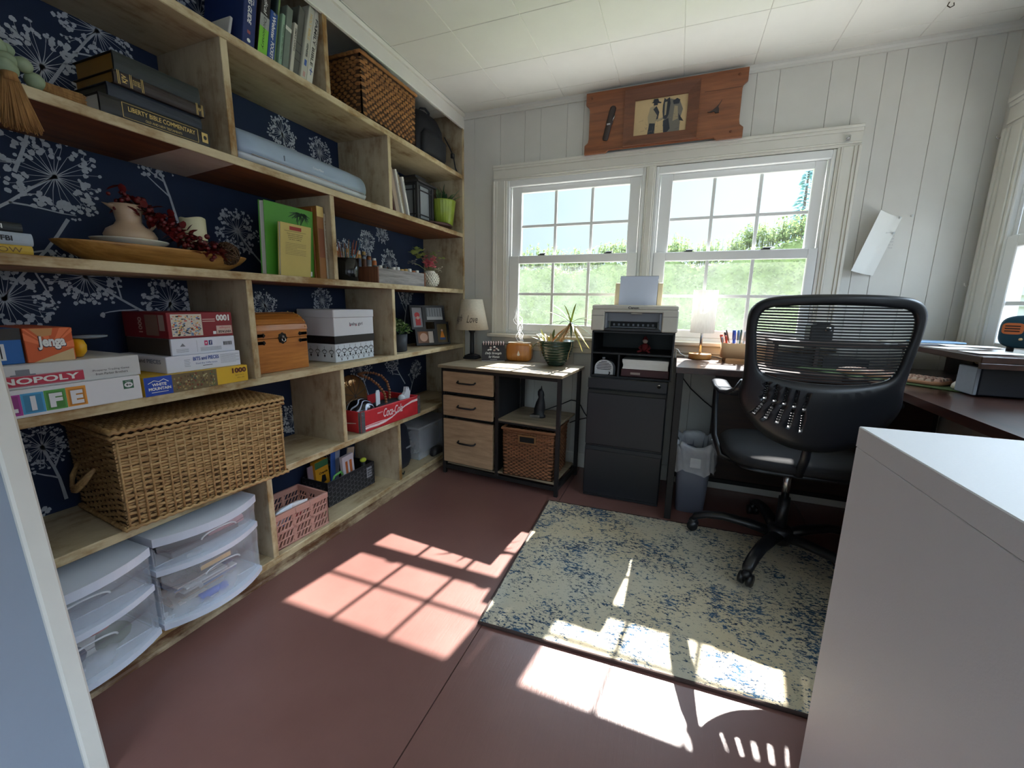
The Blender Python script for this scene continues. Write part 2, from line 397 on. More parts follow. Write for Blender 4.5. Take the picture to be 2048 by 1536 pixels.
# partition stub at the near end of the bookcase
LW = pm('partition_paint', (140, 150, 164), 0.45, nv=0.03, ns=5, bump=0.35, bs=45)
mb = MB(); LEAN = Matrix(((1, 0, 0, 0), (0, 1, -.032, 0), (0, 0, 1, 0), (0, 0, 0, 1))); mb.M = LEAN; mb.box(0.12, 0.268, -3.3, -2.262, 0, 2.262, LW, 0.002); struct('wall_left', mb)
mb = MB(); mb.M = LEAN; mb.box(0.262, 0.281, -2.288, -2.2545, 0.001, 2.262, TRIMM, 0.004); struct('trim_3', mb)
mb = MB(); mb.box(-0.43, -0.335, -4.5, 0.1, -0.05, 2.3, EXT); struct('wall_side', mb)
mb = MB(); mb.box(-0.4, .5, -4.5, -4.42, 0, 2.28, WALL); mb.box(2.2, 2.75, -4.5, -4.42, 0, 2.28, WALL); mb.box(.5, 2.2, -4.5, -4.42, 2.1, 2.28, WALL); mb.box(.5, 2.2, -4.5, -4.42, 0, .3, WALL); struct('wall_front', mb)  # unseen end wall; its wide opening is added so sky light fills the room
# ------------------------------------------------------------------ ceiling of square tiles
mb = MB(); T = 0.324; h = 0.0026; CZ = 2.262
xs = [0.349 + T * k for k in range(-3, 9)]; ys = [-0.12 - T * k for k in range(-1, 14)]
for x in xs:
    for y in ys:
        x0, x1, y1, y0 = max(x, -0.4), min(x + T, 2.74), min(y, 0.1), y - T
        if x1 <= x0 or y1 <= y0: continue
        a = [(x0, y0, CZ + .003), (x0, y1, CZ + .003), (x1, y1, CZ + .003), (x1, y0, CZ + .003)]
        c = [(x0 + h, y0 + h, CZ), (x0 + h, y1 - h, CZ), (x1 - h, y1 - h, CZ), (x1 - h, y0 + h, CZ)]
        mb.loft([a, c], CEILM, False, False, True)
mb.box(-0.42, 2.75, -4.5, 0.1, CZ + .0031, CZ + .06, GROOVE)
struct('ceiling', mb)
# crown strip on the back wall, baseboard
mb = MB(); mb.prism([(0, 0), (-0.009, 0), (-0.011, 0.012), (-0.018, 0.02), (-0.02, 0.033), (0, 0.033)], (0.004, 0, 2.229), Y, Z, 2.64, WALL); struct('trim_4', mb)
mb = MB(); mb.box(0.0, 2.645, -0.016, 0, 0, 0.1, TRIMM, 0.004); struct('baseboard_back', mb)
mb = MB(); mb.box(2.629, 2.645, -3.38, -0.016, 0, 0.1, TRIMM, 0.004); struct('baseboard_right', mb)
# ------------------------------------------------------------------ windows
def glass(name, dirt):
    m = bpy.data.materials.new(name); m.use_nodes = True; nt = m.node_tree; nt.nodes.clear()
    o = nt.nodes.new('ShaderNodeOutputMaterial'); t = nt.nodes.new('ShaderNodeBsdfTransparent'); g = nt.nodes.new('ShaderNodeBsdfGlossy')
    g.inputs['Roughness'].default_value = 0.02; t.inputs['Color'].default_value = (0.97, 0.985, 0.98, 1)
    fr = nt.nodes.new('ShaderNodeFresnel'); fr.inputs[0].default_value = 1.25
    mx = nt.nodes.new('ShaderNodeMixShader'); nt.links.new(fr.outputs[0], mx.inputs[0]); nt.links.new(t.outputs[0], mx.inputs[1]); nt.links.new(g.outputs[0], mx.inputs[2])
    d = nt.nodes.new('ShaderNodeBsdfTranslucent'); d.inputs['Color'].default_value = (0.95, 0.97, 1, 1)
    v = _coord(nt); n = _noise(nt, v, 3.5, 6, 0.7)
    r = _ramp(nt, n, [(0.35, (dirt * 0.35,) * 3 + (1,)), (0.75, (dirt,) * 3 + (1,))])
    m2 = nt.nodes.new('ShaderNodeMixShader'); nt.links.new(r, m2.inputs[0]); nt.links.new(mx.outputs[0], m2.inputs[1]); nt.links.new(d.outputs[0], m2.inputs[2])
    nt.links.new(m2.outputs[0], o.inputs[0]); return m
GL_UP = glass('pane_glass', 0.012); GL_LO = glass('dusty_pane_glass', 0.075)
def sash(name, parent, put, u0, u1, v0, v1, gu0, gu1, gv0, gv1, cols, rows, d0, d1, gm, locks=()):
    """one sash: frame around glass with a muntin grid; put(u, depth, v)"""
    def bx(mb, a0, a1, b0, b1, e0, e1, mat, bev=0.003):
        P = [put(a, e, b) for a in (a0, a1) for e in (e0, e1) for b in (b0, b1)]
        mb.box(min(p[0] for p in P), max(p[0] for p in P), min(p[1] for p in P), max(p[1] for p in P), min(p[2] for p in P), max(p[2] for p in P), mat, bev)
    mb = MB()
    bx(mb, u0, gu0, v0, v1, d0, d1, VINYL); bx(mb, gu1, u1, v0, v1, d0, d1, VINYL)
    bx(mb, gu0, gu1, v0, gv0, d0, d1, VINYL); bx(mb, gu0, gu1, gv1, v1, d0, d1, VINYL)
    sa = struct(name, mb, parent); sa['label'] = 'white vinyl sash frame'
    mb = MB(); dm = (d0 + d1) / 2; w = 0.0085
    for c in cols: bx(mb, c - w, c + w, gv0, gv1, dm - .004, dm + .004, VINYL, 0.001)
    cs = [gu0] + [x for c in cols for x in (c - w, c + w)] + [gu1]
    for r_ in rows:
        for i in range(0, len(cs), 2): bx(mb, cs[i], cs[i + 1], r_ - w, r_ + w, dm - .004, dm + .004, VINYL, 0.001)
    mu = mb.build('muntin_grid', sa); mu['kind'] = 'structure'
    mb = MB(); P = [put(a, dm + 0.005, b) for a, b in ((gu0, gv0), (gu1, gv0), (gu1, gv1), (gu0, gv1))]
    mb.add(P, [(0, 1, 2, 3)], gm); pa = mb.build('pane', sa); pa['kind'] = 'structure'
    for c in locks:
        mb = MB(); bx(mb, c - .022, c + .022, v1, v1 + .006, d0 + .002, d0 + .022, BLACK, 0.002); bx(mb, c - .012, c + .03, v1 + .006, v1 + .014, d0 + .004, d0 + .016, CHROME, 0.002)
        k = mb.build('sash_lock', sa); k['kind'] = 'structure'; k['label'] = 'dark metal sash lock'
    return sa
def window_unit(name, put, u0, u1, ug, lg, cols, urow, lrow, ztop, zbot, zmeet, locks):
    mb = MB()
    def bx(a0, a1, b0, b1, e0, e1, bev=0.003, mat=VINYL):
        P = [put(a, e, b) for a in (a0, a1) for e in (e0, e1) for b in (b0, b1)]
        mb.box(min(p[0] for p in P), max(p[0] for p in P), min(p[1] for p in P), max(p[1] for p in P), min(p[2] for p in P), max(p[2] for p in P), mat, bev)
    bx(u0, u0 + .016, zbot, ztop, -0.004, 0.085); bx(u1 - .016, u1, zbot, ztop, -0.004, 0.085); bx(u0 + .016, u1 - .016, ztop - .04, ztop, -0.004, 0.085)
    bx(u0 + .016, u1 - .016, zbot, zbot + .022, 0.0, 0.085); bx(u0 + .016, u0 + .026, zbot, ztop - .04, 0.012, 0.022, 0.001); bx(u1 - .026, u1 - .016, zbot, ztop - .04, 0.012, 0.022, 0.001)
    w = struct(name, mb)
    sash('upper_sash', w, put, u0 + .026, u1 - .026, zmeet, ztop - .04, ug[0], ug[1], ug[2], ug[3], cols, [urow], 0.022, 0.05, GL_UP)
    sash('lower_sash', w, put, u0 + .018, u1 - .018, zbot + .022, zmeet + .032, lg[0], lg[1], lg[2], lg[3], cols, [lrow], -0.002, 0.021, GL_LO, locks)
    return w
pb = lambda u, d, v: (u, d, v)
window_unit('window_1', pb, 0.313, 1.163, (.405, 1.075, 1.378, 1.764), (.400, 1.088, .940, 1.327), [.629, .857], 1.5615, 1.134, 1.84, .872, 1.345, (.55, .97))
window_unit('window_2', pb, 1.217, 2.053, (1.308, 1.975, 1.37, 1.759), (1.300, 1.992, .936, 1.323), [1.523, 1.747], 1.556, 1.128, 1.836, .870, 1.341, (1.42, 1.80))
prr = lambda u, d, v: (2.645 + d, -u, v)
window_unit('window_3', prr, 0.178, 1.21, (.28, 1.1, 1.372, 1.76), (.262, 1.12, .94, 1.325), [.53, .82], 1.56, 1.1, 1.83, .875, 1.342, ())
mb = MB()
for a, b_ in ((1.62, 1.66), (2.22, 2.28), (2.84, 2.90), (3.46, 3.5)): mb.box(2.655, 2.70, -b_, -a, .9, 1.9, VINYL, .003)
mb.box(2.655, 2.70, -3.46, -1.66, .9, .94, VINYL, .003); mb.box(2.655, 2.70, -3.46, -1.66, 1.86, 1.9, VINYL, .003); w4 = struct('window_4', mb)
mb = MB(); mb.add([(2.68, -1.66, .94), (2.68, -3.46, .94), (2.68, -3.46, 1.86), (2.68, -1.66, 1.86)], [(0, 1, 2, 3)], GL_UP); k = mb.build('pane', w4); k['kind'] = 'structure'
# casings: stepped profile boards
def casing(mb, put, u0, u1, v0, v1, w, legs=True):
    def bar(a0, a1, b0, b1, horiz, flip):
        for (f0, f1, t) in ((0, .14, .012), (.14, .22, .018), (.22, .7, .016), (.7, .86, .021), (.86, 1, .027)):
            if flip: f0, f1 = 1 - f1, 1 - f0
            if horiz: c = (a0, a1, b0 + (b1 - b0) * f0, b0 + (b1 - b0) * f1)
            else: c = (a0 + (a1 - a0) * f0, a0 + (a1 - a0) * f1, b0, b1)
            P = [put(a, e, b) for a in c[:2] for e in (-t, 0) for b in c[2:]]
            mb.box(min(p[0] for p in P), max(p[0] for p in P), min(p[1] for p in P), max(p[1] for p in P), min(p[2] for p in P), max(p[2] for p in P), TRIMM, 0.0015)
    bar(u0 - w, u1 + w, v1, v1 + w, True, False)
    if legs: bar(u0 - w, u0, v0, v1, False, True); bar(u1, u1 + w, v0, v1, False, False)
mb = MB(); casing(mb, pb, .313, 2.053, .872, 1.838, .092)
mb.box(1.166, 1.216, -0.014, -0.0045, .872, 1.838, TRIMM, 0.003); mb.box(1.176, 1.206, -0.02, -0.012, .872, 1.838, TRIMM, 0.003)
mb.box(1.1635, 1.2165, -.0044, .088, .872, 1.838, TRIMM); mb.box(.298, .3128, -.0005, .088, .852, 1.852, TRIMM); mb.box(2.0532, 2.068, -.0005, .088, .852, 1.852, TRIMM); mb.box(.298, 2.068, -.0005, .088, 1.8402, 1.854, TRIMM); mb.box(.298, 2.068, .026, .088, .850, .8715, TRIMM)
struct('trim_1', mb)
SILLW = pm('sill_paint', (214, 205, 188), 0.4, nv=0.05, ns=12)
mb = MB(); mb.box(.19, 2.17, -0.05, 0.0, .846, .872, SILLW, 0.006); mb.box(.313, 2.053, -0.012, 0.024, .85, .8735, SILLW, 0.002)
mb.box(.215, 2.145, -0.02, 0, .80, .846, SILLW, 0.004); mb.box(.215, 2.145, -0.014, 0, .765, .80, SILLW, 0.004); struct('trim_2', mb)
mb = MB(); casing(mb, prr, .178, 1.21, .872, 1.83, .118); casing(mb, prr, 1.62, 3.5, .9, 1.9, .1); mb.box(2.595, 2.645, -1.36, -0.03, .846, .872, SILLW, 0.006); mb.box(2.625, 2.645, -1.33, -0.06, .78, .846, SILLW, 0.004); struct('trim_5', mb)
# curtain hooks and tape on the casings
mb = MB(); mb.tube([(2.622, -0.06, 1.80), (2.612, -0.06, 1.795), (2.604, -0.06, 1.80), (2.606, -0.06, 1.812)], .0022, CHROME, 6); mb.cyl((2.628, -.06, 1.8), (2.62, -.06, 1.8), .006, CHROME, n=8)
single('curtain_hook', mb, 'small metal curtain hook on the casing top of the side wall window', 'hook', (2.62, -.06, 1.8))
mb = MB(); mb.tube([(2.625, -0.055, 1.19), (2.612, -0.056, 1.178), (2.605, -0.057, 1.182), (2.602, -0.058, 1.192)], .0022, pm('white_hook', (225, 222, 210), .4), 6)
single('tieback_hook', mb, 'little white tieback hook halfway up the side window casing', 'hook', (2.62, -.055, 1.18))
mb = MB(); mb.box(2.072, 2.094, -.031, -.0272, 1.86, 1.885, CHROME, .002); mb.cyl((2.083, -.031, 1.872), (2.083, -.038, 1.872), .005, CHROME, n=8)
single('curtain_bracket', mb, 'small square curtain bracket on the corner of the double window casing', 'bracket', (2.083, -.03, 1.872))
mb = MB(); mb.tube([(2.29, -.25, 2.262), (2.285, -.25, 2.25), (2.295, -.25, 2.242), (2.306, -.25, 2.247), (2.304, -.25, 2.257)], .002, pm('dark_wire', (60, 50, 40), .5, .6), 6)
single('ceiling_hook', mb, 'dark wire hook screwed into the tiled ceiling', 'hook', (2.29, -.25, 2.262))

# ------------------------------------------------------------------ the built-in bookcase
SA, SB, SC, SD, SE, SF = 1.898, 1.531, 1.161, .788, .422, .068
BL, BD, ST = -2.42, -0.315, 0.026
bc = thing('bookcase', 'wall-filling whitewashed plank bookcase with papered back', 'bookcase', (-.15, -1.2, 0))
def shelf(z, under=None, patches=()):
    mb = MB(); e = .004
    mb.box(BD, -e, BL, -.02, z - ST, z, CREAM_Y); mb.box(-e, 0, BL, -.02, z - ST, z, EDGE_Y, .002)
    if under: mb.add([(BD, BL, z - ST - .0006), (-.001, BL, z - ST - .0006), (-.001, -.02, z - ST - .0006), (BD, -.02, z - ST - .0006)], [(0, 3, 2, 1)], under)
    for pts, mt in patches: mb.add([(x, y, z - ST - .0012) for x, y in pts], [tuple(range(len(pts)))], mt)
    return mb.build('shelf', bc)
PATCH = worn('underside_patch', (196, 182, 172), (150, 120, 95), 'Y', 0.75)
shelf(SA)
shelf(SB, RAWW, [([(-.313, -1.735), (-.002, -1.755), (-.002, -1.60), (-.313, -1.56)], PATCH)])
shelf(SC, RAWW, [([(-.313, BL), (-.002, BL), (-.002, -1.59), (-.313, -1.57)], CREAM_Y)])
shelf(SD); shelf(SE)
def divider(y, z0, z1):
    mb = MB(); mb.box(BD, -.005, y - .011, y + .011, z0, z1, CREAM_Z); mb.box(-.005, -.001, y - .0115, y + .0115, z0, z1, EDGE_Z, .0015); mb.build('divider', bc)
divider(-1.161, SA, 2.262); divider(-1.594, SB, SA - ST); divider(-.78, SB, SA - ST); divider(-1.18, SC, SB - ST)
divider(-1.59, SD, SC - ST); divider(-.79, SD, SC - ST); divider(-1.184, SE, SD - ST); divider(-1.589, SF, SE - ST); divider(-.783, SF, SE - ST)
divider(-2.39, SA, 2.262)
mb = MB(); mb.box(BD, -.004, -.02, -.002, 0, 2.262, CREAM_Z); mb.box(-.004, .002, -.022, -.0005, 0, 2.178, EDGE_Z, .002); mb.build('side_panel', bc)
mb = MB(); mb.box(BD, 0, BL - .02, BL, 0, 2.262, CREAM_Z); mb.build('side_panel', bc)
mb = MB(); mb.box(-.012, .006, BL, -.0005, 2.177, 2.262, TRIMM, .003); mb.prism([(0, 0), (.012, .0), (.02, .012), (0, .02)], (.006, -.0005, 2.242), X, Z, 2.41, TRIMM); mb.build('top_rail', bc)
mb = MB(); mb.box(BD, -.006, BL, -.02, SF - .022, SF, CREAM_Y); mb.box(-.006, .0, BL, -.02, SF - .03, SF - .001, EDGE_Y, .003)
sb = mb.build('bottom_shelf', bc)
mb = MB(); PL = worn('worn_plinth', (196, 176, 142), (92, 58, 32), 'Y', 0.53); mb.box(-.03, -.004, BL, -.02, 0, SF - .022, PL)
mb.prism([(0, 0), (.014, 0), (.013, .006), (.008, .012), (0, .014)], (-.004, -.02, 0), X, Z, 2.4, PL); mb.build('plinth', bc)
# navy paper printed with cow parsley
NAVY = pm('navy_wallpaper', (15, 35, 64), 0.75, nv=0.1, ns=5)
SILV = pm('silver_print', (182, 188, 194), 0.7, nv=0.12, ns=40)
mb = MB(); mb.box(-.335, -.318, BL, 0, 0, 2.262, NAVY)
rw = random.Random(11)
PO, PU, PV = (-.318, 0, 0), Y, Z
def blob(c, r):
    n = 7; a0 = rw.random() * 6
    mb.shape(PO, PU, PV, [(c[0] + r * rw.uniform(.7, 1.2) * math.cos(a0 + q * 2 * PI / n), c[1] + r * rw.uniform(.7, 1.2) * math.sin(a0 + q * 2 * PI / n)) for q in range(n)], SILV, rw.uniform(.0004, .0009))
def umbel(cy, cz, R, stem_a, stem_L=.3, spread=2 * PI, branch=True):
    nr = int(22 * spread / (2 * PI)) + 4
    for q in range(nr):
        a = stem_a + PI + (q / nr - .5) * spread + rw.uniform(-.08, .08)
        l = R * rw.uniform(.5, .8); p1 = (cy + l * math.cos(a), cz + l * math.sin(a))
        mb.stroke(PO, PU, PV, [(cy, cz), ((cy + p1[0]) / 2 + rw.uniform(-.002, .002), (cz + p1[1]) / 2), p1], [.0028, .0014, .0010], SILV)
        for k in range(6):
            b = a + rw.uniform(-.2, .2); d = l + R * rw.uniform(-.08, .36)
            e = (cy + d * math.cos(b), cz + d * math.sin(b)); blob(e, R * rw.uniform(.035, .08))
            if k < 3: mb.stroke(PO, PU, PV, [p1, e], .0010, SILV)
    pts = [(cy, cz)]; a = stem_a
    for k in range(5):
        a += rw.uniform(-.1, .1); pts.append((pts[-1][0] + stem_L / 5 * math.cos(a), pts[-1][1] + stem_L / 5 * math.sin(a)))
    mb.stroke(PO, PU, PV, pts, [.006, .0065, .007, .0075, .008, .009], SILV)
    if branch:
        for k in (2, 3):
            sgn = rw.choice((-1, 1)); b = stem_a + PI + sgn * rw.uniform(.5, .9); q = [pts[k]]
            for i in range(4): b += rw.uniform(-.15, .15); q.append((q[-1][0] + R * .3 * math.cos(b), q[-1][1] + R * .3 * math.sin(b)))
            mb.stroke(PO, PU, PV, q, [.005, .0045, .004, .003, .0015], SILV)
            for i in range(5): blob((q[-1][0] + rw.uniform(-.012, .012), q[-1][1] + rw.uniform(-.012, .012)), .004)
for (y, z, R, a) in [(-1.92, 1.409, .115, -2.5), (-1.905, 1.70, .105, -1.9), (-1.763, 1.863, .09, -2.2), (-1.66, 1.56, .08, -1.2), (-1.382, 1.345, .088, -1.0), (-2.068, 1.06, .095, 1.0), (-1.89, 1.13, .09, -.75), (-1.665, 1.05, .09, -1.8),
    (-1.44, 2.085, .08, -1.5), (-1.124, 1.80, .072, -1.3), (-.912, 1.79, .068, -1.6), (-.793, 1.335, .065, -1.4), (-.60, 1.41, .066, -1.8), (-.40, 1.31, .085, -1.2), (-.46, 1.48, .06, 1.9), (-1.289, 1.045, .06, -1.6), (-.961, 1.07, .066, -1.2), (-.225, 1.117, .066, -1.7),
    (-1.19, .50, .075, -1.2), (-1.335, .58, .066, -1.8), (-.713, .69, .085, -1.3), (-.41, .70, .075, -1.0), (-.15, .60, .062, -2), (-2.055, .63, .06, -1.3), (-2.16, .40, .09, -1.0), (-.72, 1.93, .055, -1.5), 
    (-.1, 1.75, .07, -1.5), (-.3, 2.05, .07, -1.5), (-1.0, .18, .06, -1.5), (-.9, 2.1, .07, -1.5), (-1.75, 2.12, .08, -1.3), (-.55, .25, .07, -1.5), (-2.15, .95, .07, -1.2), (-1.5, .65, .06, -1.9), (-.98, .62, .07, -1.4)]:
    umbel(y, z, R, a, R * 3.0)
mb.build('wallpaper_back', bc)

# ------------------------------------------------------------------ books
def book(y0, y1, z0, H, D, cov, lean=0.0, xf=-.02, pages=True, deco=None, label='', group=None, flat=False, name='book', xd=0.0):
    """upright book: spine faces the room; lean shifts the top along y (tilted about its foot)"""
    mb = MB(); t = .0022
    if t * 2.4 > (y1 - y0): t = (y1 - y0) * .3
    mb.M = rotax((xf - D / 2, (y1 if lean > 0 else y0), z0), -math.atan(lean), 'X') if lean else None
    mb.box(xf - D, xf - .003, y0, y0 + t, z0, z0 + H, cov, .0006); mb.box(xf - D, xf - .003, y1 - t, y1, z0, z0 + H, cov, .0006)
    mb.box(xf - .005, xf, y0, y1, z0, z0 + H, cov, .0018)
    if deco: deco(mb, (xf, y0, z0), y1 - y0, H)
    root = single(name, mb, label, 'book', (xf - D / 2, (y0 + y1) / 2, z0), group)
    p = MB(); p.M = mb.M; p.box(xf - D + .005, xf - .005, y0 + t, y1 - t, z0 + .004, z0 + H - .004, PAPER); p.build('pages', root)
    return root
C = lambda n, rgb, r=.5: pm(n, rgb, r, nv=.04)
GOLD = pm('gilt', (206, 178, 110), .4, metal=.3)
WT = pm('white_print', (228, 228, 224), .6)
def sp_text(s, u0, u1, v0, v1, mat, bold=.02, shear=0):      # runs down the spine, tops to the room's far end
    return lambda mb, O, w, H: mb.text(s, (O[0], O[1], O[2] + H), -Z, Y, H * u0, H * u1, w * v0, w * v1, mat, bold=bold, shear=shear)
def many(*fs):
    def f(mb, O, w, H):
        for g in fs: g(mb, O, w, H)
    return f
def band(v0, v1, mat, u0=0.0, u1=1.0): return lambda mb, O, w, H: mb.rect(O, Y, Z, w * u0, w * u1, H * v0, H * v1, mat)
G1 = 'upright books on the top shelf'
NV = C('cover_navy', (26, 46, 98)); TEALD = C('cover_dark_teal', (38, 58, 60)); 
book(-1.545, -1.536, SA, .085, .15, C('cover_paper', (200, 198, 190)), .25, -.05, label='small white booklet leaning on the thick navy reference book', group=G1)
book(-1.516, -1.472, SA, .265, .2, NV, .17, label='thick navy drug reference book with white spine lettering', group=G1, deco=many(sp_text('DRUG GUIDE', .28, .72, .3, .62, WT, .03, .2), sp_text('for Nurses', .30, .46, .68, .8, WT), band(.16, .2, C('prt_red', (150, 80, 80)), .35, .6), lambda mb, O, w, H: mb.disc(O, Y, Z, w * .5, H * .08, w * .14, WT)))
book(-1.471, -1.465, SA, .24, .19, C('cover_maroon', (92, 52, 58)), .18, -.03, label='thin maroon book squeezed behind the thick navy reference book', group=G1)
book(-1.461, -1.427, SA, .262, .19, C('cover_black', (30, 27, 26)), .2, label='black, grey and lime green medical dictionary', group=G1, deco=many(band(0, .36, C('prt_lime', (120, 190, 60))), band(.36, .52, C('prt_grey', (150, 152, 148))), sp_text('Dictionary', .5, .92, .3, .66, INK, .0, .2), sp_text('Medical', .14, .46, .3, .68, WT, .0, .2)))
book(-1.424, -1.396, SA, .172, .14, C('cover_blue', (34, 74, 138)), .2, label='small blue dictionary beside the lime green one', group=G1, deco=many(sp_text('Webster', .1, .58, .25, .72, WT, .02, .1), sp_text('POCKET', .62, .95, .3, .75, PAPER, .02), lambda mb, O, w, H: mb.disc(O, Y, Z, w * .5, H * .95, w * .16, C('prt_grey', (150, 152, 148)))))
book(-1.394, -1.381, SA, .255, .2, TEALD, .2, -.035, label='tall dark teal book with a green spine edge', group=G1, deco=band(0, 1, C('prt_olive', (122, 150, 92)), .5, 1))
book(-1.379, -1.366, SA, .19, .18, C('cover_mint', (138, 168, 142)), .2, label='slim mint green book', group=G1, deco=sp_text('Healing Garden Herbs', .2, .85, .35, .7, INK))
book(-1.363, -1.338, SA, .228, .18, C('cover_sage', (106, 118, 106)), .2, label='sage grey hardback with a pale band around its spine', group=G1, deco=band(.62, .68, C('prt_bone', (205, 205, 190))))
book(-1.331, -1.317, SA, .19, .16, C('cover_bone', (196, 192, 174)), .22, label='slim bone white paperback', group=G1, deco=sp_text('SIMPLE LIVING', .1, .55, .3, .75, INK))
book(-1.312, -1.286, SA, .268, .2, C('cover_slate', (92, 94, 86)), .23, -.03, label='worn slate grey hardback', group=G1, deco=many(band(.24, .25, C('prt_dark', (50, 50, 46))), band(.36, .37, C('prt_dark', (50, 50, 46))), band(.48, .49, C('prt_dark', (50, 50, 46)))))
book(-1.284, -1.258, SA, .292, .2, C('cover_pale', (188, 187, 170)), .25, label='tall pale book with gilt title and a blue dove by its foot', group=G1, deco=many(sp_text('HOLY BIBLE', .1, .45, .3, .7, GOLD, .02), sp_text('GENESIS', .5, .68, .35, .65, INK, .03), band(.2, .28, C('prt_blue', (60, 90, 160)), .3, .7), band(.05, .12, C('prt_rose', (190, 150, 140)), .3, .7)))
book(-1.256, -1.228, SA, .292, .2, C('cover_white', (205, 203, 188)), .25, label='tall white book lettered FAMILY BIBLE', group=G1, deco=many(sp_text('FAMILY BIBLE', .12, .76, .2, .62, C('prt_dark', (50, 50, 46)), .02), sp_text('SUPERSTAR EDITION', .05, .5, .72, .88, C('prt_dark', (50, 50, 46))), lambda mb, O, w, H: (mb.rect(O, Y, Z, w * .45, w * .55, H * .12, H * .22, C('prt_blue', (60, 90, 160))), mb.rect(O, Y, Z, w * .25, w * .75, H * .17, H * .185, C('prt_blue', (60, 90, 160))))))
def flatbook(y0, y1, z0, z1, D, cov, label, group, deco=None, xf=-.02, pg=PAPER, round_=.0, name='book'):
    mb = MB(); t = .003
    mb.box(xf - D, xf - .004, y0, y1, z0, z0 + t, cov, .001); mb.box(xf - D, xf - .004, y0, y1, z1 - t, z1, cov, .001)
    n = 7; mb.prism([(-.006 + .006 * math.cos(a), (z1 - z0) / 2 * (1 + math.sin(a))) for a in [(-PI / 2 + PI * k / n) for k in range(n + 1)]] + [(-.008, z1 - z0), (-.008, 0)], (xf, y1, z0), X, Z, y1 - y0, cov)
    if deco: deco(mb, (xf, y0, z0), y1 - y0, z1 - z0)
    r = single(name, mb, label, 'book', (xf - D / 2, (y0 + y1) / 2, z0), group)
    p = MB(); p.box(xf - D + .006, xf - .006, y0 + .005, y1 - .005, z0 + t, z1 - t, pg); p.build('pages', r); return r
G2 = 'old bibles stacked flat'
GP = C('gilt_pages', (150, 112, 44), .45)
BK1 = C('leather_black', (30, 28, 28), .42); BK2 = C('leather_navy', (34, 42, 54), .5); BK3 = C('leather_brown', (44, 34, 32), .45); BK4 = C('leather_green', (28, 36, 36), .45)
def d_lib(mb, O, w, H):
    mb.text('LIBERTY BIBLE COMMENTARY', O, Y, Z, w * .22, w * .84, H * .50, H * .74, GOLD, .0012, .012); mb.text('OLD AND NEW TESTAMENTS', O, Y, Z, w * .36, w * .7, H * .24, H * .36, GOLD, .0012)
    for a in ((.17, .13, .87, .15), (.17, .85, .87, .87)): mb.rect(O, Y, Z, w * a[0], w * a[2], H * a[1], H * a[3], GOLD, .0012)
    for u in (.17, .865): mb.rect(O, Y, Z, w * u, w * (u + .005), H * .13, H * .87, GOLD, .0012)
    mb.rect(O, Y, Z, w * .91, w * .975, H * .25, H * .8, GOLD, .0012); mb.disc(O, Y, Z, w * .9425, H * .52, w * .018, BK1, .0018, rv=H * .12)
flatbook(-1.935, -1.664, SB, SB + .05, .21, BK1, 'black bible commentary with gilt framed title at the bottom of the stacked bibles', G2, d_lib, -.012)
flatbook(-1.905, -1.672, SB + .05, SB + .089, .19, BK2, 'plain dusty navy bible second from the bottom of the stack', G2, None, -.03, C('grey_pages', (92, 88, 76)))
def d_kjv(mb, O, w, H):
    for u in (.03, .045, .15, .165, .265, .28, .885, .9, .95, .965): mb.rect(O, Y, Z, w * u, w * (u + .006), 0, H, GOLD, .0012)
    mb.text('KJV', (O[0], O[1] + w * .11, O[2]), Z, -Y, H * .2, H * .8, -w * .02, w * .04, GOLD, .0014, .02); mb.text('STUDY BIBLE', O, Y, Z, w * .18, w * .255, H * .3, H * .7, GOLD, .0014); mb.text('KJV', O, Y, Z, w * .91, w * .945, H * .35, H * .65, GOLD, .0014)
flatbook(-1.892, -1.664, SB + .089, SB + .122, .19, BK3, 'brown bible with gilt bands across its spine', G2, d_kjv, -.02, GP)
flatbook(-1.885, -1.672, SB + .122, SB + .170, .19, BK4, 'thick greenish black bible with gilt page edges on top of the stack', G2, None, -.025, GP)
G3 = 'thin books leaning on the upright plank'
for y0, y1, H, c, xf, lb, dc in ((-.716, -.710, .17, (96, 52, 46), -.03, 'thin rust red book nearest the plank in the row', sp_text('HOMESTEADING', .2, .6, .3, .7, WT)), (-.700, -.668, .215, (170, 150, 132), -.03, 'tan grey book, widest of the leaning ones', None), (-.660, -.645, .217, (206, 204, 196), -.02, 'white spined book with black dots leaning left', many(sp_text('Sketching Flowers', .3, .8, .3, .7, INK), )), (-.640, -.632, .205, (150, 132, 100), -.025, 'thin tan pamphlet leaning left', None), (-.626, -.612, .2, (120, 108, 92), -.03, 'brown grey thin book leaning left', None), (-.606, -.592, .195, (218, 217, 210), -.02, 'white book at the outer end of the leaning row', sp_text('Watercolour', .1, .4, .3, .7, INK))):
    book(y0, y1, SB, H, .2, C('cov%d' % (1000 * -y0), c), -.25 if y0 < -.71 else -.27, xf, label=lb.replace(' leaning left', ' tilted toward the plank'), group=G3, deco=dc)
G4 = 'stack of books at the partition'
flatbook(-2.36, -2.103, SC, SC + .021, .2, C('cover_yellow', (206, 170, 62)), 'yellow book at the foot of the pile by the partition', G4, lambda mb, O, w, H: mb.text('WINDOW', O, Y, Z, w * .55, w * .93, H * .2, H * .75, C('prt_brown', (110, 80, 30))), -.025)
flatbook(-2.36, -2.100, SC + .021, SC + .049, .2, C('cover_silver', (176, 186, 196)), 'silver white book in the middle of the pile by the partition', G4, lambda mb, O, w, H: mb.text('FBI', O, Y, Z, w * .80, w * .87, H * .3, H * .7, INK, bold=.03), -.025)
flatbook(-2.36, -2.112, SC + .049, SC + .071, .2, C('cover_ink', (38, 44, 46)), 'black book on top of the pile by the partition', G4, lambda mb, O, w, H: mb.text('FBI', O, Y, Z, w * .80, w * .87, H * .3, H * .75, WT, bold=.03), -.03)
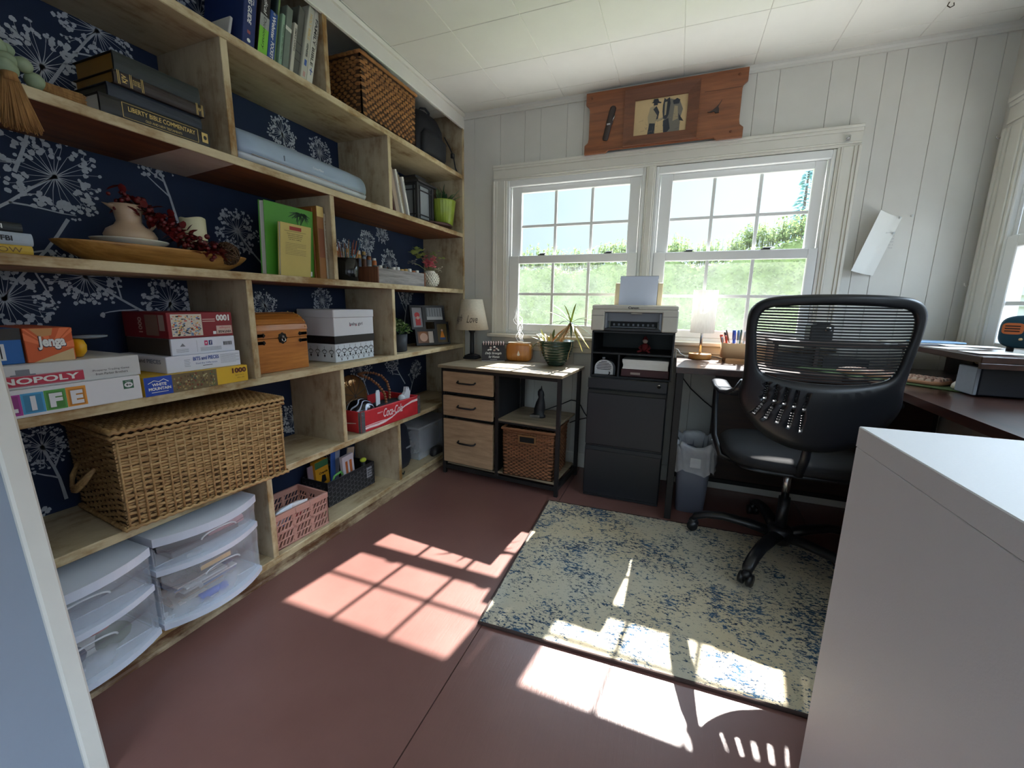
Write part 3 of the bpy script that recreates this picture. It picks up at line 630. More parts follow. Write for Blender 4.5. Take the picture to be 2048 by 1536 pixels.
# face-out cookery books and the tall spines beside them (middle shelf)
GRN = C('cover_leaf_green', (72, 140, 38)); TAN = C('cover_tan', (188, 168, 92))
def faceout(y0, y1, z0, H, T, cov, lean, xb, label, deco):
    """book standing with its cover to the room, leaning back"""
    mb = MB(); mb.M = rotax((xb, (y0 + y1) / 2, z0), -lean, 'Y')
    mb.box(xb - .003, xb, y0, y1, z0, z0 + H, cov, .001); mb.box(xb - T, xb - T + .003, y0, y1, z0, z0 + H, cov, .001); mb.box(xb - T, xb, y1 - .004, y1, z0, z0 + H, cov, .0015)
    deco(mb, (xb, y0, z0), y1 - y0, H); r = single('book', mb, label, 'book', (xb - T / 2, (y0 + y1) / 2, z0))
    p = MB(); p.M = mb.M; p.box(xb - T + .003, xb - .003, y0 + .004, y1 - .004, z0 + .003, z0 + H - .003, PAPER); p.build('pages', r)
def d_green(mb, O, w, H):
    rr = random.Random(4)
    for k in range(26):
        a = -PI * rr.uniform(.05, .95); u0, v0 = w * .74 + rr.uniform(-.06, .06) * w * 2, H * .93; L = rr.uniform(.03, .06)
        mb.stroke(O, Y, Z, [(u0, v0), (u0 + L * math.cos(a) * .5, v0 + L * math.sin(a) * .5), (u0 + L * math.cos(a), v0 + L * math.sin(a))], [.006, .005, .001], C('prt_fern', (22, 66, 26)))
    mb.rect(O, Y, Z, w * .82, w * .95, H * .03, H * .10, PAPER)
faceout(-1.470, -1.246, SC, .268, .03, GRN, -.06, -.06, 'large leaf green book standing face out against the upright plank', d_green)
def d_tan(mb, O, w, H):
    mb.rect(O, Y, Z, w * .28, w * .66, H * .88, H * .95, C('prt_red2', (150, 36, 26))); mb.rect(O, Y, Z, w * .12, w * .82, H * .855, H * .86, INK)
    for k in range(4): mb.text(('Hands reaching toward home', 'gathered for a quiet table', 'by families at the harvest fair', 'of the valley')[k], O, Y, Z, w * (.2 + .02 * k), w * (.72 - .02 * k), H * (.80 - .035 * k), H * (.82 - .035 * k), INK, bold=.02)
    for k in range(8): mb.rect(O, Y, Z, w * .15, w * (.82 - .3 * (k == 3)), H * (.63 - .03 * k), H * (.634 - .03 * k), INK)
faceout(-1.442, -1.300, SC, .195, .014, TAN, -.10, -.022, 'small tan yellow book with a red title leaning on the green one', d_tan)
GA = C('cover_gold_brown', (140, 92, 42))
book(-1.240, -1.205, SC, .293, .2, GA, .0, -.03, label='tall worn gold and brown book beside the green one', deco=many(band(.86, 1, GOLD), band(.3, .7, C('prt_rust', (120, 66, 34)), .1, .9)))
book(-1.2035, -1.1935, SC, .27, .2, C('cover_pearl', (170, 160, 142)), .0, -.03, label='thin pearl grey book with speckled spine', deco=sp_text('The Garden Year', .1, .7, .3, .7, C('prt_brown', (110, 80, 30))))
book(-1.1925, -1.1925 + .001 + .0, SC, .1, .1, C('cover_pearl', (170, 160, 142)), label='x') if False else None
book(-1.246 - .0, -1.241, SC, .285, .19, C('cover_rust', (150, 84, 40)), .0, -.05, label='thin rust orange book pressed against the green one')
# ------------------------------------------------------------------ top shelf basket and backpack
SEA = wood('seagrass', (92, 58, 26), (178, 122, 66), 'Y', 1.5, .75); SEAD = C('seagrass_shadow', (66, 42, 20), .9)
def basket_square(name, x0, x1, y0, y1, z0, z1, label, mat, pitch, step, amp, r, hole=None, taper=.004):
    t = thing(name, label, 'basket', ((x0 + x1) / 2, (y0 + y1) / 2, z0))
    mb = MB(); w = .006
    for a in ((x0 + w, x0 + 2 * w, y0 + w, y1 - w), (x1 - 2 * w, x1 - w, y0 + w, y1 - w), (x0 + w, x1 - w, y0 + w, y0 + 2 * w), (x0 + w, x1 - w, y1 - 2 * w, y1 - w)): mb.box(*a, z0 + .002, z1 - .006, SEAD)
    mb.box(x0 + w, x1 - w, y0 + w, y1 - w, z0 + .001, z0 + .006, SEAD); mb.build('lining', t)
    mb = MB(); woven(mb, x0 + r, x1 - r, y0 + r, y1 - r, z0 + .004, z1 - .008, pitch, step, amp, r, mat, taper); mb.build('woven_wall', t)
    mb = MB(); q = [(x0, y0), (x1, y0), (x1, y1), (x0, y1)]; pts = []
    for k in range(4):
        a, b = Vector(q[k]), Vector(q[(k + 1) % 4])
        for i in range(16): p = a.lerp(b, i / 16); pts.append((p.x, p.y, z1 - .006))
    mb.tube(pts, [(.009 if i % 2 else .0075) for i in range(64)], mat, 6, closed=True); mb.build('rim', t)
    if hole:
        mb = MB(); O, U, V, u0, u1, v0, v1 = hole; frame_rect(mb, O, U, V, u0, u1, v0, v1, .006, .006, C('handle_trim', (120, 82, 44))); mb.rect(O, U, V, u0, u1, v0, v1, C('dark_hole', (10, 8, 7), .9), .002); mb.build('handle_opening', t)
    return t
basket_square('storage_basket', -.29, .006, -.972, -.545, SA, SA + .255, 'big braided seagrass basket on the top shelf', SEA, .0145, .017, .005, .0088)
NY = pm('black_nylon', (24, 26, 32), .65, nv=.15, bump=.3, bs=300)
t = thing('backpack', 'black nylon backpack on the top shelf beside the braided basket', 'backpack', (-.16, -.26, SA))
mb = MB(); L = []
for z, a, b in ((0, .085, .14), (.02, .10, .158), (.12, .105, .162), (.22, .1, .155), (.275, .075, .125), (.295, .03, .06)): L.append(sel(-.17, -.25, SA + z, a, b, 3.2, 28))
mb.loft(L, NY); mb.build('body', t)
mb = MB(); L = []
for z, a, b in ((.02, .02, .115), (.05, .045, .125), (.14, .05, .125), (.175, .02, .1)): L.append(sel(-.085, -.25, SA + z, a, b, 3, 24))
mb.loft(L, NY); mb.build('front_pocket', t)
mb = MB(); mb.tube([(-.15, -.3, SA + .285), (-.14, -.29, SA + .31), (-.13, -.25, SA + .32), (-.13, -.21, SA + .31), (-.14, -.2, SA + .285)], .008, C('strap_webbing', (46, 48, 54), .7), 6, flat=.4); mb.build('carry_handle', t)
mb = MB(); mb.tube([(-.075, -.12, SA + .2), (-.05, -.09, SA + .14), (-.035, -.075, SA + .09), (-.03, -.06, SA + .03), (-.02, -.05, SA + .004)], .008, C('strap_webbing', (46, 48, 54), .7), 6, flat=.25); mb.box(-.05, -.03, -.09, -.068, SA + .085, SA + .115, BLACK, .003); mb.build('strap', t)

# ------------------------------------------------------------------ second shelf: garland, cutting machine, tool cup, lantern, potted spider plant
RAF = wood('raffia', (112, 78, 40), (176, 132, 78), 'Z', 3, .9); BEADG = pm('sage_bead', (142, 158, 128), .6, nv=.1, ns=40)
t = thing('bead_garland', 'garland of pale sage wooden beads with raffia tassels over the shelf edge', 'garland', (-.03, -2.08, SB))
bpts = [(-.06, -2.135, SB + .125, .017), (-.05, -2.115, SB + .105, .021), (-.04, -2.10, SB + .073, .022), (-.025, -2.087, SB + .045, .018), (-.02, -2.064, SB + .047, .016), (-.03, -2.045, SB + .024, .018), (-.005, -2.10, SB + .022, .021), (-.05, -2.075, SB + .078, .013), (-.05, -2.15, SB + .072, .022), (-.045, -2.16, SB + .03, .02)]
for x, y, z, r in bpts:
    mb = MB(); mb.ball((x, y, z), r, BEADG, 16, 10); mb.build('bead', t)
def tassel(p, d, L, w0, w1):
    mb = MB(); rr = random.Random(3); p = Vector(p); d = Vector(d).normalized(); s = d.cross(X).normalized() if abs(d.x) < .9 else Y; u = d.cross(s)
    for k in range(230):
        a, q = rr.uniform(0, 2 * PI), math.sqrt(rr.random()); o0 = s * (q * w0 * math.cos(a)) + u * (q * w0 * .5 * math.sin(a)); o1 = s * (q * w1 * math.cos(a)) + u * (q * w1 * .3 * math.sin(a))
        l = L * rr.uniform(.88, 1.04); mb.tube([p + o0, p + o0 * .4 + o1 * .55 + d * l * .55, p + o1 + d * l], [.0016, .0016, .0011], RAF, 4)
    mb.tube([p - d * .004, p + d * .012], [w0 * 1.05, w0 * 1.1], RAF, 12); mb.build('raffia_tassel', t)
tassel((.022, -2.106, SB + .002), (.05, .03, -1), .108, .012, .036); tassel((-.03, -2.035, SB + .02), (.1, 1, -.13), .075, .010, .02)
# craft cutting machine
MINT = pm('pale_blue_shell', (154, 172, 190), .32, nv=.02); MINT2 = pm('pale_grey_shell', (188, 194, 198), .4, nv=.02)
t = thing('cutting_machine', 'long pale blue craft cutting machine', 'machine', (-.12, -1.26, SB))
def mlp(y0, y1, prof, mat, name):
    mb = MB(); L = []
    for k in range(9):
        tt = k / 8 - .5; ins = .012 * (abs(2 * tt) ** 6); y = y0 + (y1 - y0) * k / 8
        L.append([(-.145 + (x + .145) * (1 - ins * 3), y, SB + .003 + (z - SB - .003) * (1 - ins * 2)) for x, z in prof])
    mb.loft([[p for p in l] for l in L], mat, True); return mb
prof = [(-.012, SB + .006), (-.004, SB + .02), (-.006, SB + .026), (-.225, SB + .026), (-.228, SB + .006)]
mb = mlp(-1.572, -.957, prof, MINT2, ''); mb.build('base', t)
n = 8; prof = [(-.005, SB + .029)] + [(-.075 + .072 * math.cos(PI / 2 * k / n), SB + .045 + .072 * math.sin(PI / 2 * k / n)) for k in range(n + 1)] + [(-.18, SB + .117), (-.222, SB + .1), (-.228, SB + .029)]
mb = mlp(-1.572, -.957, prof, MINT, ''); mb.text('Cricut Maker', (-.0035, -1.27, SB + .052), Y, Z, .0, .055, 0, .0085, WT, .003)
mb.build('lid', t)
mb = MB(); mb.box(-.01, -.0035, -1.53, -.975, SB + .0255, SB + .0295, CHROME, .001); mb.build('seam_strip', t)
mb = MB(); mb.box(-.02, -.0006, -1.402, -1.399, SB + .042, SB + .06, C('seam_grey', (110, 120, 130))); mb.build('seam', t)
# cup of crafting tools behind the machine
t = thing('tool_cup', 'patterned black and white cup behind the cutting machine', 'cup', (-.27, -1.52, SB))
PAT = bpy.data.materials.new('black_white_pattern'); PAT.use_nodes = True; nt = PAT.node_tree; v = _coord(nt); w_ = nt.nodes.new('ShaderNodeTexVoronoi'); w_.inputs['Scale'].default_value = 70; nt.links.new(v, w_.inputs['Vector'])
nt.links.new(_ramp(nt, w_.outputs['Distance'], [(.35, lin((215, 220, 222))), (.42, lin((25, 30, 40)))]), nt.nodes['Principled BSDF'].inputs['Base Color'])
mb = MB(); mb.lathe([(.036, 0), (.038, .005), (.038, .15), (.035, .15), (.034, .02), (0, .02)], (-.276, -1.53, SB + .001), PAT, 20); mb.build('wall', t)
for k, (dx, dy, H, r, c, lb) in enumerate([(.0, .01, .235, .005, (178, 160, 118), 'tan wooden brush handle in the patterned cup'), (.012, .018, .2, .006, (60, 62, 66), 'dark bristled tool in the patterned cup'), (-.008, .024, .175, .006, (200, 198, 188), 'short white handled tool in the patterned cup'), (.008, .028, .2, .007, (226, 226, 222), 'slim white pen tool in the patterned cup'), (.016, .032, .185, .008, (232, 232, 228), 'fat white pen tool in the patterned cup'), (.012, .036, .165, .006, (196, 96, 58), 'orange handled tool in the patterned cup')]):
    mb = MB(); p0 = Vector((-.276, -1.53 + dy * .4, SB + .022)); p1 = Vector((-.276 + dx, -1.53 + dy * 2.2, SB + H)); mb.tube([p0, p0.lerp(p1, .8), p1 - (p1 - p0) * .03, p1], [r * .8, r, r * .8, r * .25], C('tool%d' % k, c), 8)
    single('craft_tool', mb, lb, 'tool', tuple(p0), 'tools in the patterned cup')
# lantern
DKM = pm('dark_lantern_metal', (58, 58, 60), .55, nv=.1); FROST = pm('frosted_panel', (150, 156, 160), .5, nv=.03)
t = thing('lantern', 'dark four-sided lantern with pale frosted panes', 'lantern', (-.19, -.275, SB))
cx, cy, a, z0, z1 = -.205, -.285, .082, SB + .035, SB + .245
mb = MB(); mb.box(cx - a, cx + a, cy - a, cy + a, z0 - .0, z0 + .014, DKM, .003)
for sx in (-1, 1):
    for sy in (-1, 1): mb.box(cx + sx * a - .009, cx + sx * a + .009, cy + sy * a - .009, cy + sy * a + .009, z0, z1, DKM, .002)
for o in ((cx - a - .006, cx + a + .006),): mb.box(o[0], o[1], cy - a - .006, cy + a + .006, z1 - .012, z1, DKM, .003)
for uu in (-.055, .055):
    mb.box(cx + a - .004, cx + a + .003, cy + uu - .003, cy + uu + .003, z0, z1, DKM); mb.box(cx + uu - .003, cx + uu + .003, cy - a - .003, cy - a + .004, z0, z1, DKM)
for zz in (z0 + .032, z1 - .038):
    mb.box(cx + a - .004, cx + a + .003, cy - a, cy + a, zz - .003, zz + .003, DKM); mb.box(cx - a, cx + a, cy - a - .003, cy - a + .004, zz - .003, zz + .003, DKM)
mb.build('frame', t)
mb = MB(); mb.box(cx - a + .006, cx + a - .006, cy - a + .006, cy + a - .006, z0 + .014, z1 - .012, FROST); mb.build('pane', t)
mb = MB(); mb.loft([[(cx - q, cy - q, z), (cx + q, cy - q, z), (cx + q, cy + q, z), (cx - q, cy + q, z)] for q, z in ((.105, z1), (.105, z1 + .008), (.07, z1 + .03), (.055, z1 + .04), (.055, z1 + .052))], DKM, False); mb.build('roof', t)
# wooden scalloped stand
PURP = wood('plum_wood', (54, 30, 28), (98, 60, 54), 'Y', 1, .5)
t = thing('riser_stand', 'round plum brown wooden riser with scalloped rim', 'stand', (-.14, -.18, SB))
mb = MB(); mb.lathe([(.13, .022), (.137, .024), (.137, .036), (.13, .038), (0, .038)], (-.145, -.19, SB - .004), PURP, 64, rib=32, ra=.012); mb.build('top', t)
for q in range(4):
    mb = MB(); a = PI / 4 + q * PI / 2; mb.lathe([(.014, 0), (.018, .006), (.014, .012), (.016, .022)], (-.145 + .095 * math.cos(a), -.19 + .095 * math.sin(a), SB), PURP, 12); mb.build('foot', t)
# plants
def plant_leaves(name, t, base, n, L, w, droop, mats, seed, up=(.5, 1.2), spread=.02):
    rr = random.Random(seed); mb = MB()
    for k in range(n):
        a = rr.uniform(0, 2 * PI); e = rr.uniform(*up); d = (math.cos(a) * math.cos(e), math.sin(a) * math.cos(e), math.sin(e))
        mb.leaf((base[0] + rr.uniform(-spread, spread), base[1] + rr.uniform(-spread, spread), base[2]), d, L * rr.uniform(.6, 1.1), w * rr.uniform(.7, 1.2), droop * rr.uniform(.4, 1.3), rr.choice(mats), twist=rr.random() * 6)
    return mb.build(name, t)
def leafmat(n, rgb, rough=.45):
    m = pm(n, rgb, rough, nv=.18, ns=30); b = m.node_tree.nodes['Principled BSDF']; return m
LG1 = leafmat('leaf_aloe', (84, 112, 70)); LG2 = leafmat('leaf_aloe_dark', (52, 78, 52)); LG3 = leafmat('leaf_bright', (120, 150, 62))
LIME = pm('lime_ceramic', (140, 160, 52), .3, nv=.12, ns=26)
t = thing('potted_aloe', 'spiky green aloe in a ribbed lime green pot', 'plant', (-.085, -.125, SB + .034))
mb = MB(); mb.lathe([(.05, 0), (.058, .004), (.07, .09), (.078, .145), (.08, .152), (.074, .152), (.066, .13), (0, .13)], (-.085, -.125, SB + .0342), LIME, 72, rib=24, ra=.02); mb.build('pot', t)
mb = MB(); mb.lathe([(.066, 0), (.066, .004), (0, .006)], (-.085, -.125, SB + .164), C('potting_soil', (48, 38, 30), .95), 20); mb.build('soil', t)
plant_leaves('foliage', t, (-.085, -.125, SB + .168), 34, .15, .013, .35, [LG1, LG2, LG1], 5, (.25, 1.45), .03)
# ------------------------------------------------------------------ middle shelf: dough bowl and its contents
OLIVE = wood('olive_wood', (120, 76, 30), (206, 160, 92), 'Y', 1.3, .42, mid=(176, 126, 62), coat=.2)
L = []; ny = 14; cxb, cyb = -.15, -1.758
outer = []; inner = []
for z, a, b in ((.0, .045, .16), (.01, .07, .20), (.03, .094, .237), (.05, .107, .258), (.056, .108, .261)): L.append(sel(cxb, cyb, SC + z, a, b, 2.3, 40))
for z, a, b in ((.056, .099, .247), (.04, .088, .228), (.02, .064, .19), (.012, .03, .12)): L.append(sel(cxb, cyb, SC + z, a, b, 2.3, 40))
mb = MB(); mb.loft(L, OLIVE); single('dough_bowl', mb, 'long boat-shaped wooden dough bowl on the middle shelf', 'bowl', (-.15, -1.76, SC))
CERM = pm('stoneware_cream', (196, 168, 138), .35, nv=.05); ENAM = pm('enamel_white', (206, 204, 188), .3, nv=.03)
mb = MB(); mb.lathe([(0, .0), (.055, .0), (.06, .004), (.088, .018), (.09, .022), (.085, .021), (.058, .008), (0, .007)], (-.135, -1.85, SC + .052), ENAM, 36)
single('plate', mb, 'pale enamel plate lying across the wooden dough bowl', 'plate', (-.135, -1.85, SC + .052))
t = thing('pitcher', 'small cream stoneware pitcher standing on the pale plate', 'pitcher', (-.14, -1.845, SC + .06))
mb = MB(); mb.lathe([(0, 0), (.045, .0), (.058, .010), (.062, .026), (.054, .042), (.036, .054), (.029, .066), (.032, .09), (.040, .112), (.037, .112), (.029, .09), (.026, .07), (0, .06)], (-.14, -1.845, SC + .0615), CERM, 30)
mb.add([(-.14, -1.88, SC + .17), (-.125, -1.872, SC + .168), (-.14, -1.905, SC + .171), (-.155, -1.872, SC + .168), (-.14, -1.872, SC + .148)], [(0, 1, 2), (0, 2, 3), (1, 4, 2), (4, 3, 2)], CERM, True); mb.build('body', t)
mb = MB(); mb.tube([(-.14, -1.808, SC + .165), (-.14, -1.785, SC + .15), (-.14, -1.782, SC + .125), (-.14, -1.80, SC + .105)], .006, CERM, 8); mb.build('handle', t)
BERRY = pm('burgundy_berry', (96, 18, 20), .4, nv=.25, ns=60)
t = thing('berry_garland', 'dark red berry garland trailing from the pitcher into the bowl', 'garland', (-.1, -1.75, SC + .1)); rr = random.Random(9)
path = [Vector(p) for p in ((-.13, -1.865, SC + .188), (-.11, -1.825, SC + .17), (-.075, -1.79, SC + .135), (-.06, -1.76, SC + .105), (-.055, -1.72, SC + .08), (-.055, -1.68, SC + .066), (-.06, -1.645, SC + .062))]
mb = MB()
for k in range(len(path) - 1):
    for i in range(46):
        p = path[k].lerp(path[k + 1], rr.random()) + Vector((rr.gauss(0, .013), rr.gauss(0, .014), rr.gauss(0, .013)))
        if rr.random() < .4: mb.ball(p, rr.uniform(.005, .0085), BERRY, 8, 5)
        else: mb.leaf(p, (rr.uniform(-1, 1), rr.uniform(-1, 1), rr.uniform(-.5, .8)), .034, .018, .3, BERRY, 3)
mb.build('berries', t); mb = MB(); mb.tube(path, .002, C('twig', (70, 48, 30)), 5); mb.build('stem', t)
mb = MB(); n = 30; L = [[(-.135 + .036 * math.cos(q * 2 * PI / n) * f, -1.668 + .036 * math.sin(q * 2 * PI / n) * f, SC + z + (.004 * math.sin(q * 2 * PI / n * 2 + 1) if z > .1 else 0)) for q in range(n)] for z, f in ((.022, .97), (.026, 1), (.168, 1), (.17, .9), (.16, .8), (.158, .05))]
t = thing('candle', 'thick ivory pillar candle in the dough bowl', 'candle', (-.135, -1.668, SC + .022)); mb.loft(L, pm('ivory_wax', (214, 208, 172), .5, nv=.03)); mb.build('wax', t)
mb = MB(); mb.tube([(-.135, -1.668, SC + .158), (-.134, -1.667, SC + .168)], .0012, INK, 5); mb.build('wick', t)
mb = MB(); rr = random.Random(2); TW = C('vine_twig', (84, 58, 36), .8)
for k in range(34):
    a = Vector((rr.gauss(0, 1), rr.gauss(0, 1), rr.gauss(0, 1))).normalized(); b = a.orthogonal().normalized(); c = a.cross(b); R = .037 * rr.uniform(.88, 1.04)
    mb.tube([Vector((-.075, -1.605, SC + .062)) + (b * math.cos(q * 2 * PI / 14) + c * math.sin(q * 2 * PI / 14)) * R * rr.uniform(.95, 1.05) for q in range(14)], .0016, TW, 4, closed=True)
single('twig_ball', mb, 'brown twig ball resting at the end of the dough bowl', 'ornament', (-.075, -1.605, SC + .03))
# brush cup
t = thing('brush_cup', 'glossy black cup crowded with paint brushes', 'cup', (-.085, -1.02, SC)); GLB = pm('gloss_black', (20, 22, 22), .15, nv=.05)
mb = MB(); mb.lathe([(0, 0), (.046, 0), (.05, .004), (.058, .105), (.055, .105), (.048, .012), (0, .01)], (-.09, -1.02, SC), GLB, 30); mb.build('cup_body', t)
rr = random.Random(21); HW = [C('brush_wood', (170, 110, 62)), C('brush_tan', (196, 156, 108)), C('brush_brown', (104, 66, 38)), C('brush_blue', (60, 120, 140)), C('brush_red', (140, 50, 40))]; FER = C('ferrule', (176, 170, 150), .35)
root = None
for k in range(30):
    a = rr.uniform(0, 2 * PI); q = math.sqrt(rr.random()) * .036; p0 = Vector((-.09 + q * math.cos(a) * .6, -1.02 + q * math.sin(a) * .6, SC + .014)); p1 = Vector((-.09 + q * 2.2 * math.cos(a), -1.02 + q * 2.1 * math.sin(a), SC + rr.uniform(.14, .19)))
    r = rr.uniform(.0022, .0036); hm = rr.choice(HW)
    root = thing('paint_brush', 'slim wooden paint brush in the glossy black cup', 'brush', tuple(p0), 'paint brushes in the black cup')
    mb = MB(); mb.tube([p0, p0.lerp(p1, .7), p1], [r * .6, r * .9, r * .5], hm, 6); mb.build('handle', root)
    if k % 3 == 0: mb = MB(); d = (p1 - p0).normalized(); mb.tube([p0.lerp(p1, .6), p0.lerp(p1, .72)], [r * 1.15, r * 1.15], FER if k % 2 else HW[3], 6); mb.build('ferrule', root)
mb = MB(); mb.tube([(-.15, -1.06, SC + .12), (-.155, -1.075, SC + .17)], [.006, .006], HW[2], 8); mb.lathe([(0, -.004), (.02, -.003), (.026, .004), (.02, .010), (0, .011)], (-.156, -1.08, SC + .19), HW[2], 14, sx=.5, sy=1, ); single('wooden_spoon', mb, 'dark wooden spoon standing behind the paint brushes', 'spoon', (-.15, -1.06, SC + .12))
# paint bottle crate
GREYW = wood('weathered_board', (96, 92, 92), (168, 162, 158), 'Y', 1.6, .75, .4); BROWNW = wood('crate_end_board', (88, 52, 34), (146, 92, 62), 'Z', 1.2, .7)
t = thing('paint_crate', 'weathered grey wooden crate holding craft paint bottles', 'crate', (-.1, -.65, SC))
mb = MB(); mb.box(-.045, -.033, -.862, -.448, SC + .001, SC + .078, GREYW, .002); mb.box(-.2, -.188, -.862, -.448, SC + .001, SC + .078, GREYW, .002); mb.build('side_board', t)
for y in (-.872, -.448):
    mb = MB(); mb.box(-.2, -.030, y, y + .010, SC + .001, SC + .083, BROWNW, .002); mb.build('end_board', t)
mb = MB(); mb.box(-.188, -.045, -.862, -.448, SC + .001, SC + .01, GREYW); mb.build('bottom_board', t)
BT = [C('bottle_ochre', (190, 140, 70)), C('bottle_grey', (120, 126, 132)), C('bottle_white', (214, 212, 206)), C('bottle_navy', (60, 70, 90)), C('bottle_orange', (190, 110, 56)), C('bottle_teal', (60, 120, 124)), C('bottle_brown', (110, 70, 44)), C('bottle_sand', (180, 160, 126))]
def bottle(x, y, z, body, cap, label, H=.07, r=.0135):
    b = thing('paint_bottle', label, 'bottle', (x, y, z), 'craft paint bottles')
    mb = MB(); mb.lathe([(0, 0), (r * .95, 0), (r, .003), (r, H * .72), (r * .7, H * .8), (r * .62, H * .82)], (x, y, z), body, 14); mb.build('bottle_body', b)
    mb = MB(); mb.lathe([(r * .78, H * .8), (r * .8, H * .815), (r * .74, H), (r * .6, H * 1.015), (0, H * 1.015)], (x, y, z), cap, 14); mb.build('bottle_cap', b); return b
CAPS = [C('cap_white', (226, 224, 218)), C('cap_grey', (158, 164, 170)), C('cap_gold', (196, 160, 96)), C('cap_charcoal', (66, 72, 80)), C('cap_copper', (176, 104, 58)), C('cap_teal', (36, 96, 104))]
rr = random.Random(8)
for k in range(11): bottle(-.068, -.84 + .037 * k, SC + .0105, BT[(k * 3) % 8], CAPS[(5, 0, 3, 3, 0, 0, 2, 2, 0, 4, 0)[k]], 'craft paint bottle in the front row of the grey crate', .078 + .004 * (k % 3))
for k in range(11): bottle(-.105, -.84 + .037 * k, SC + .0105, BT[(k * 5 + 1) % 8], CAPS[(k * 2 + 1) % 5], 'craft paint bottle in the back row of the grey crate', .082)
mb = MB(); mb.box(-.30, -.222, -.9, -.60, SC, SC + .09, GREYW, .002); single('bottle_riser', mb, 'low grey board riser behind the paint crate', 'riser', (-.26, -.75, SC))
for k in range(7): bottle(-.245, -.885 + .042 * k, SC + .0905, BT[(k * 3 + 2) % 8], CAPS[(1, 1, 0, 2, 1, 4, 0)[k]], 'craft paint bottle standing on the riser behind the crate', .06)
for k in range(7): bottle(-.28, -.885 + .042 * k, SC + .0905, BT[(k * 3 + 4) % 8], CAPS[(0, 1, 2, 1, 0, 2, 1)[k]], 'tall craft paint bottle at the back of the riser', .092)
# hobnail vase with flowers
t = thing('hobnail_vase', 'round white hobnail vase', 'vase', (-.1, -.3, SC)); VW = pm('white_ceramic', (216, 212, 198), .35, nv=.03)
mb = MB(); prof = [(0, 0), (.026, 0), (.04, .012), (.052, .036), (.054, .05), (.046, .078), (.03, .097), (.026, .103), (.022, .1), (.024, .09), (0, .085)]; mb.lathe(prof, (-.08, -.31, SC), VW, 28)
for j in range(7):
    z = .014 + j * .0115; r = [.041, .049, .0525, .0545, .053, .0495, .043][j]
    for k in range(20): a = (k + .5 * (j % 2)) * 2 * PI / 20; mb.ball((-.08 + r * math.cos(a), -.31 + r * math.sin(a), SC + z), .0052, VW, 6, 4)
mb.build('vase_body', t)
PINK = pm('pink_petal', (204, 96, 110), .6, nv=.15, ns=60); SEDG = leafmat('sage_leaf', (150, 162, 90)); DRY = C('dried_sprig', (196, 192, 176), .8)
def bouquet(nm, label, base, top, mat, n, r, lf, cat='flower'):
    f = thing(nm, label, cat, base, 'flowers in the hobnail vase'); rr = random.Random(n); mb = MB(); mb.tube([base, Vector(base).lerp(Vector(top), .6) + Vector((0, 0, .01)), top], .0014, SEDG, 5); mb.build('stem', f)
    mb = MB()
    for k in range(n):
        p = Vector(top) + Vector((rr.gauss(0, r), rr.gauss(0, r), rr.gauss(0, r * .8)))
        for q in range(4): a = q * PI / 2 + rr.random(); mb.leaf(p, (math.cos(a), math.sin(a), .4 + rr.random()), lf, lf * .7, .3, mat, 3)
    mb.build('bloom', f)
b0 = (-.08, -.31, SC + .088)
bouquet('hydrangea_stem', 'pink hydrangea head in the hobnail vase', b0, (-.06, -.34, SC + .148), PINK, 60, .019, .018)
bouquet('leaf_spray', 'yellow green leafy spray above the pink flower', b0, (-.11, -.39, SC + .2), SEDG, 16, .02, .034)
bouquet('leaf_spray', 'thin green sprig reaching toward the end panel', b0, (-.08, -.24, SC + .2), SEDG, 9, .02, .022)
bouquet('dried_flower', 'dried whitish sprig drooping at the side of the vase', b0, (-.05, -.265, SC + .115), DRY, 14, .013, .01)
bouquet('dried_flower', 'dried grey thistle behind the pink flower', b0, (-.13, -.43, SC + .145), C('dry_grey', (130, 126, 124), .9), 14, .013, .014)

# ------------------------------------------------------------------ game shelf
def carton(name, label, x0, x1, y0, y1, z0, z1, mat, cat, group=None, lid=None, deco=None, sd=None, b=.0015):
    mb = MB(); mb.box(x0, x1, y0, y1, z0, z1, mat, b)
    if deco: deco(mb, (x1, y0, z0), y1 - y0, z1 - z0)
    if sd: sd(mb, (x0, y0, z0), x1 - x0, z1 - z0)      # end face that looks back along the shelf
    return single(name, mb, label, cat, ((x0 + x1) / 2, (y0 + y1) / 2, z0), group)
G5 = 'board games and puzzles on the game shelf'
BXW = pm('game_box_white', (222, 223, 226), .5, nv=.015)
def d_life(mb, O, w, H):
    for k, (ch, c) in enumerate((('L', (172, 62, 150)), ('I', (72, 160, 208)), ('F', (86, 158, 72)), ('E', (226, 150, 52)))):
        u = w * (.410 + .0835 * k); W_ = w * .082
        mb.rect(O, Y, Z, u, u + W_, H * (.10 + .012 * k), H * (.84 + .012 * k), C('tile%d' % k, c), .0008); mb.rect(O, Y, Z, u + W_ * .1, u + W_ * .9, H * .17, H * .79, C('tileb%d' % k, tuple(int(x * .82) for x in c)), .0012)
        mb.text(ch, O, Y, Z, u + W_ * (.38 if ch == 'I' else .2), u + W_ * (.62 if ch == 'I' else .82), H * .22, H * .74, BXW, .0018, .06)
    mb.rect(O, Y, Z, w * .912, w * .962, H * .5, H * .86, C('age_green', (44, 96, 70)), .0008); mb.disc(O, Y, Z, w * .937, H * .66, w * .021, BXW, .0012, rv=H * .11); mb.text('9+', O, Y, Z, w * .924, w * .95, H * .61, H * .71, INK, .0016, .03); mb.text('AGES', O, Y, Z, w * .922, w * .952, H * .79, H * .83, BXW, .0016)
carton('board_game', 'long white game box with coloured letter tiles, bottom of its stack', -.27, .0, -2.41, -1.9465, SD, SD + .066, BXW, 'game', G5, deco=d_life)
